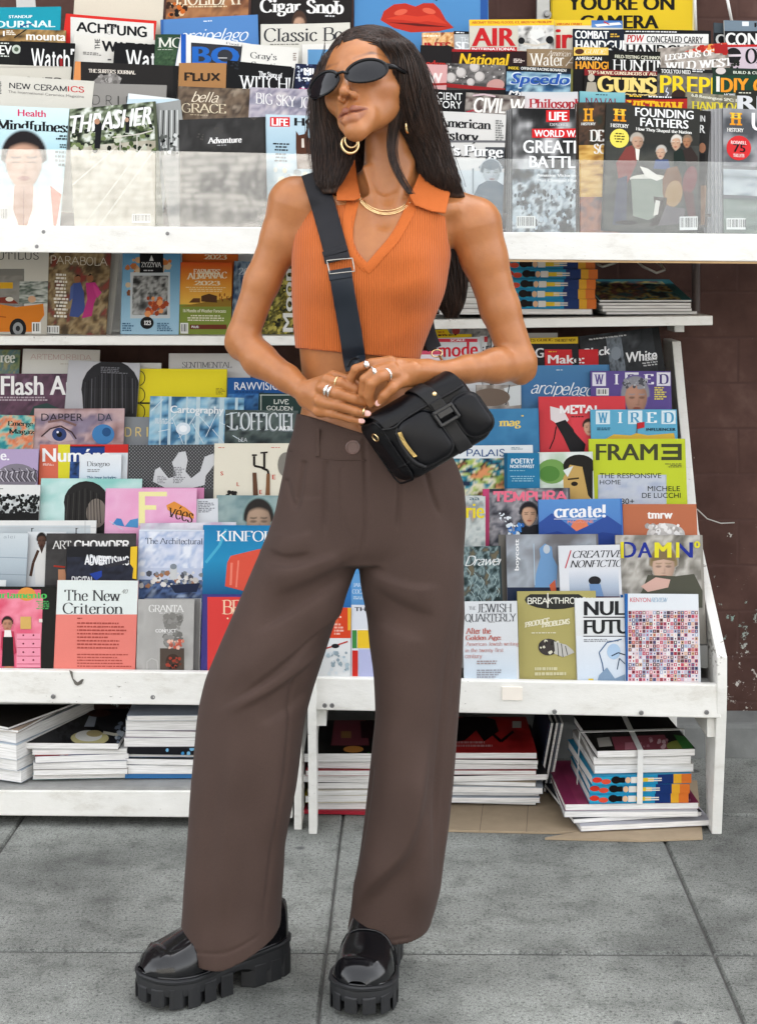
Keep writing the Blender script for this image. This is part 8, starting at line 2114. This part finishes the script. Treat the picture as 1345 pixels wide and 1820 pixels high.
def bag_strip(name,pts,width,w,thick,mat,parent=None,nx=4):
 """band over the bag: pts in bag coordinates (u, v, w)"""
 pts=catmull(pts,False,5);mb=MB();n=len(pts);T_,B_=[],[]
 for i,p in enumerate(pts):
  a,b=Vector(pts[max(0,i-1)]),Vector(pts[min(n-1,i+1)])
  t=(b-a).normalized();side=Vector((1,0,0))if width[1]=='u' else Vector((0,1,0))
  side=(side-t*side.dot(t)).normalized();nn=side.cross(t)
  if nn.z<0 and abs(nn.z)>abs(nn.y):nn=-nn
  if abs(nn.y)>=abs(nn.z)and nn.y>0:nn=-nn
  T_.append([W3(bag_px(*(Vector(p)+side*s*width[0]/2+nn*thick)))for s in(-1,-.5,0,.5,1)])
  B_.append([W3(bag_px(*(Vector(p)+side*s*width[0]/2)))for s in(-1,-.5,0,.5,1)])
 vs=[q for r in T_ for q in r]+[q for r in B_ for q in r];o=n*5;fs=[]
 for i in range(n-1):
  for k in range(4):fs+=[(i*5+k,i*5+k+1,i*5+k+6,i*5+k+5),(o+i*5+k,o+i*5+k+5,o+i*5+k+6,o+i*5+k+1)]
  fs+=[(i*5,i*5+5,o+i*5+5,o+i*5),(i*5+4,o+i*5+4,o+i*5+9,i*5+9)]
 fs+=[tuple(k for k in(0,1,2,3,4))+tuple(o+k for k in(4,3,2,1,0)),tuple((n-1)*5+k for k in(4,3,2,1,0))+tuple(o+(n-1)*5+k for k in(0,1,2,3,4))]
 mb.mesh(vs,fs,mat)
 ob=mb.build(name,None,parent or bag)
 bm=bmesh.new();bm.from_mesh(ob.data);bmesh.ops.recalc_face_normals(bm,faces=bm.faces);bm.to_mesh(ob.data);bm.free()
 for p in ob.data.polygons:p.use_smooth=True
 b=ob.modifiers.new('bevel','BEVEL');b.width=.0012;b.segments=2;b.limit_method='ANGLE';b.angle_limit=R(45)
 return ob
bag_strip('top_flap',[(-2,-58,-70),(-2,-68,-40),(-2,-66,-12),(-2,-56,4),(-2,-44,8),(-2,-38,9)],(150,'u'),0,3.0,LEATH)
mb=MB();mb.tube([W3(bag_px(*q))for q in catmull([(-80,-42,8),(-62,-35,12),(-40,-39,12),(0,-40,13),(40,-38,13),(72,-38,11)],False,6)],.0022,LEATH2,8);mb.build('flap_edge',None,bag,smooth=True)
bag_strip('closure_strap',[(12,-70,-34),(12,-72,-10),(13,-60,10),(14,-46,15),(15,-30,17),(16,-14,15),(17,8,6),(17,40,5),(17,60,1)],(25,'u'),0,3.2,LEATH2)
mb=MB()
def bbox_(mb,c,h,m):
 mb.hexa([W3(bag_px(c[0]+a*h[0],c[1]+b*h[1],c[2]+e*h[2]))for e in(1,-1)for a,b in((-1,1),(1,1),(1,-1),(-1,-1))],m)
PLAST=plain('black_buckle_plastic',(.008,.008,.009),.3)
for c,h in(((16,-22,22),(18,3.2,4.5)),((16,2,20),(18,3,4.5)),((-.5,-10,21),(2.6,14,4.5)),((32.5,-10,21),(2.6,14,4.5)),((16,-14,22),(13,5.5,4))):bbox_(mb,c,h,PLAST)
mb.build('buckle',None,bag,bevel=.0015)
mb=MB();bbox_(mb,(15,-26,20),(11,14,3.2),LEATH2);mb.build('buckle_keeper',None,bag,bevel=.0015)
mb=MB();mb.lathe([(0,0),(.0028,.0004),(.0042,.0018),(.003,.0028),(0,.003)],W3(bag_px(22,-50,17)),(0,-1,0),GOLD,14);mb.build('snap_stud',None,bag,smooth=True)
mb=MB()
zp=catmull([(-62,-24,16.5),(-64.5,-8,16.5),(-64.5,8,16.5),(-63,24,16.5)],False,8)
for i,q in enumerate(zp):
 for s in(-1,1):
  c=(q[0]+s*1.5,q[1]+(.9 if s>0 else 0),q[2])
  bbox_(mb,c,(1.5,.6,1.0),BRASS)
mb.build('zip_teeth',None,bag)
mb=MB();mb.tube([W3(bag_px(*q))for q in catmull([(-64,-26,12),(-69,0,12.5),(-68,30,12.5),(-56,50,10)],False,6)],.0042,LEATH2,8);mb.build('zip_gusset',None,bag,smooth=True)
mb=MB();mb.tube([W3(bag_px(-86+.4*math.cos(a),-34+7*math.sin(a),-20+9*math.cos(a)))for a in[2*math.pi*i/20 for i in range(20)]],.0014,GOLD,8,True);mb.build('strap_ring',None,bag,smooth=True)
WEB=cloth_mat('black_webbing',(.009,.009,.012),1300,.6,.05,.3)
NAVY=leather('navy_black_leather',(.013,.018,.026),.42,.06)
sdp=smooth_depth(lambda x,y:top_front(x,y),7)
def strapd(x,y):
 return strapd(x,342)-(342-y)*.25 if y<342 else sdp(x,y)+5
strip('shoulder_strap',[(556,306),(562,325),(575,368),(588,414),(601,462)],43,lambda x,y:strapd(x,y)+2,2.4,WEB,bag,5)
strip('strap_loop',[(597,452),(600,464)],46,lambda x,y:strapd(x,y)+5,2.4,WEB,bag,5)
strip('strap_loop',[(594,441),(597,451)],46,lambda x,y:strapd(x,y)+4.6,2.2,WEB,bag,5)
strip('strap_end',[(605,486),(612,530),(622,586),(630,640),(634,655)],40,lambda x,y:strapd(x,min(y,640))+3,3.0,NAVY,bag,5)
strip('strap_loop',[(603,478),(606,496)],42,lambda x,y:strapd(x,y)+6,2.4,NAVY,bag,5)
fp=[(581,463),(626,459),(630,482),(586,487)]
mb=MB();mb.tube([W3((x,y,strapd(x,y)+8))for x,y in[(fp[i][0]+(fp[(i+1)%4][0]-fp[i][0])*t,fp[i][1]+(fp[(i+1)%4][1]-fp[i][1])*t)for i in range(4)for t in(0,.34,.67)]],.0013,GUN,8,True);mb.build('slide_buckle',None,bag,smooth=True)
tp=[(618,652),(622,642),(630,636),(639,640),(643,650)]
mb=MB();mb.tube([W3((x,y,strapd(x,min(y,640))+7))for x,y in catmull(tp,False,4)],.0013,LEATH2,6);mb.build('strap_stitch_tab',None,bag,smooth=True)
strip('strap_end',[(756,560),(760,586),(766,606),(772,620)],26,lambda x,y:-38+(y-560)*.5,3.0,WEB,bag,4)
mb=MB();mb.tube([W3((776+9*math.cos(a)+3*math.sin(a),628+6*math.sin(a)-2.5*math.cos(a),2+3*math.sin(a)))for a in[2*math.pi*i/20 for i in range(20)]],.0013,GOLD,8,True)
mb.tube([W3(q)for q in((780,632,4),(785,640,10),(788,650,22))],.0022,GOLD,8)
mb.build('swivel_clip',None,bag,smooth=True)
# ---- chunky black loafers
SOLE=plain('black_rubber_sole',(.009,.0095,.011),.6,var=.2,scale=60)
SHOEL=leather('polished_black_leather',(.004,.004,.005),.15,.03,120,.5)
def shoe(name,label,heel,toe,width,mirror=1):
 hx,tx=Vector((heel[0],heel[1],0)),Vector((toe[0],toe[1],0))
 fwd=(tx-hx).normalized();L=(tx-hx).length;rt=Vector((fwd.y,-fwd.x,0))*mirror
 def W(s,t,z):return hx+fwd*(s*L)+rt*t+Vector((0,0,z))
 hw=lambda s:width/2*float(np.interp(s,[0,.04,.12,.25,.42,.6,.74,.86,.94,.985,1],[.18,.5,.68,.70,.70,.88,1.0,.93,.70,.36,.12]))
 off=lambda s:float(np.interp(s,[0,.3,.6,1],[0,-.004,.003,.006]))
 N=40
 ss=[.5-.5*math.cos(math.pi*i/N)for i in range(N+1)]
 outl=[(s,hw(s))for s in ss]
 loop=[(s,off(s)+w)for s,w in outl]+[(s,off(s)-w)for s,w in reversed(outl[1:-1])]
 def grown(g,k=1.0):
  c=.5
  return[((s-c)*(1+2*g/L)+c,off(s)+(t-off(s))*(1+g/(width/2))*k)for s,t in loop]
 up=lambda s:.012*max(0,(s-.72)/.28)**1.6
 sole=MB()
 rings=[]
 low=lambda s:float(np.interp(s,[0,.28,.36,.5,.58,.8,1],[.020,.020,.034,.034,.02,.02,.026]))
 topz=lambda s:float(np.interp(s,[0,.2,.42,.6,1],[.064,.062,.056,.050,.050]))+up(s)*.6
 for g,fz in((-.004,low),(.001,lambda s:low(s)+.003),(.0025,lambda s:(low(s)+topz(s))/2),(.0015,lambda s:topz(s)-.008),(.004,lambda s:topz(s)-.006),(.0045,lambda s:topz(s)-.002),(.002,topz),(-.006,topz)):
  rings.append([W(s,t,fz(min(1,max(0,s))))for s,t in grown(g)])
 n=len(loop);vs=[p for r in rings for p in r];fs=[]
 for i in range(len(rings)-1):
  for k in range(n):fs.append((i*n+k,i*n+(k+1)%n,(i+1)*n+(k+1)%n,(i+1)*n+k))
 fs.append(tuple(range(n-1,-1,-1)));fs.append(tuple((len(rings)-1)*n+k for k in range(n)))
 sole.mesh(vs,fs,SOLE)
 return W,hw,off,low,topz,up,loop,grown,sole,L,fwd,rt
def make_shoe(label_name,heel,toe,width,mirror):
 W,hw,off,low,topz,up,loop,grown,sole,L,fwd,rt=shoe('','',heel,toe,width,mirror)
 root=sole.build('shoe',None,woman,smooth=False)
 bm=bmesh.new();bm.from_mesh(root.data);bmesh.ops.recalc_face_normals(bm,faces=bm.faces);bm.to_mesh(root.data);bm.free()
 for p in root.data.polygons:p.use_smooth=True
 root.data.set_sharp_from_angle(angle=R(38))if hasattr(root.data,'set_sharp_from_angle')else None
 acc=[0.0]
 for i in range(1,len(loop)+1):
  a,b=loop[i-1],loop[i%len(loop)]
  acc.append(acc[-1]+math.hypot((b[0]-a[0])*L,b[1]-a[1]))
 tot=acc[-1]
 def at(q):
  q%=tot
  i=next(j for j in range(1,len(acc))if acc[j]>=q)
  t=(q-acc[i-1])/max(1e-9,acc[i]-acc[i-1]);a,b=loop[i-1],loop[i%len(loop)]
  return a[0]+(b[0]-a[0])*t,a[1]+(b[1]-a[1])*t
 nl=int(tot/.0315)
 for k in range(nl):
  lm=MB()
  q0,q1=(k+.14)*tot/nl,(k+.86)*tot/nl
  s_m=at((q0+q1)/2)[0]
  if .29<s_m<.47:continue
  o,i_,zt=[],[],[]
  for j in range(4):
   s,t=at(q0+(q1-q0)*j/3)
   c=Vector(((.5-s)*L,off(s)-t));c.normalize()
   o.append((s-c.x*.0042/L,t-c.y*.0042));i_.append((s+c.x*.022/L,t+c.y*.022));zt.append(s)
  zb=.0005+up(s_m)*1.0
  top_=[min(.040,topz(s)-.012)for s in zt]
  vs=[]
  for j in range(4):vs+=[W(o[j][0]+0,o[j][1],zb),W(o[j][0],o[j][1],top_[j]-.003),W(o[j][0]+(i_[j][0]-o[j][0])*.12,o[j][1]+(i_[j][1]-o[j][1])*.12,top_[j]),W(i_[j][0],i_[j][1],top_[j]),W(i_[j][0],i_[j][1],zb)]
  fs=[]
  for j in range(3):
   for m in range(5):fs.append((j*5+m,j*5+(m+1)%5,(j+1)*5+(m+1)%5,(j+1)*5+m))
  fs+=[(4,3,2,1,0),(15,16,17,18,19)]
  lm.mesh(vs,fs,SOLE)
  lug=lm.build('tread_lug',None,root,bevel=.0012)
  bm=bmesh.new();bm.from_mesh(lug.data);bmesh.ops.recalc_face_normals(bm,faces=bm.faces);bm.to_mesh(lug.data);bm.free()
 um=MB();vs,fs=[],[]
 S=44;A=26
 hgt=lambda s:float(np.interp(s,[0,.06,.2,.34,.45,.55,.66,.78,.88,.95,1],[.060,.072,.072,.082,.088,.080,.064,.050,.040,.028,.004]))
 for i in range(S+1):
  s=.012+.976*i/S
  w=hw(s)*.93;h=hgt(s)
  for k in range(A+1):
   a=math.pi*k/A
   ca,sa=math.cos(a),math.sin(a)
   e=2.7
   x=math.copysign(abs(ca)**(2/e),ca)*w;z=abs(sa)**(2/2.3)*h
   rid=.0032*math.exp(-((abs(x)-w*.66)/.0035)**2)*(.45<s<.9)*(z>.01)
   rid+=.0035*math.exp(-((s-.875)*L/.004)**2)*(abs(x)<w*.66)
   if s>.88 or abs(x)>w*.72:rid+=.002*(z>.3*h)
   vs.append(W(s,off(s)+x*1.0,topz(s)-.004+z+rid))
 for i in range(S):
  for k in range(A):fs.append((i*(A+1)+k,i*(A+1)+k+1,(i+1)*(A+1)+k+1,(i+1)*(A+1)+k))
 um.mesh(vs,fs,SHOEL)
 upo=um.build('upper',None,root,smooth=True)
 bm=bmesh.new();bm.from_mesh(upo.data);bmesh.ops.recalc_face_normals(bm,faces=bm.faces)
 if sum(f.normal.z for f in bm.faces)<0:bmesh.ops.reverse_faces(bm,faces=bm.faces)
 bm.to_mesh(upo.data);bm.free()
 for p in upo.data.polygons:p.use_smooth=True
 sd_=MB();pts=[]
 for k in range(17):
  a=math.pi*k/16;s=.66
  w=hw(s)*.93+.001;h=hgt(s)+.001
  pts.append(W(s,off(s)+math.copysign(abs(math.cos(a))**(2/2.7),math.cos(a))*w,topz(s)-.003+abs(math.sin(a))**(2/2.3)*h))
 for dx,r in((0,.0016),(.012,.0016)):
  sd_.tube([p-fwd*dx for p in pts],r,SHOEL,6)
 sd_.build('saddle_strap',None,root,smooth=True)
 wl=MB();wl.tube([W(s,t,topz(min(1,max(0,s)))+.001)for s,t in grown(-.0035)],.0024,SHOEL,8,True);wl.build('welt',None,root,smooth=True)
 return root
make_shoe('',(-.166,2.83),(-.402,2.675),.112,1)
make_shoe('',(.014,2.905),(-.042,2.628),.112,-1)
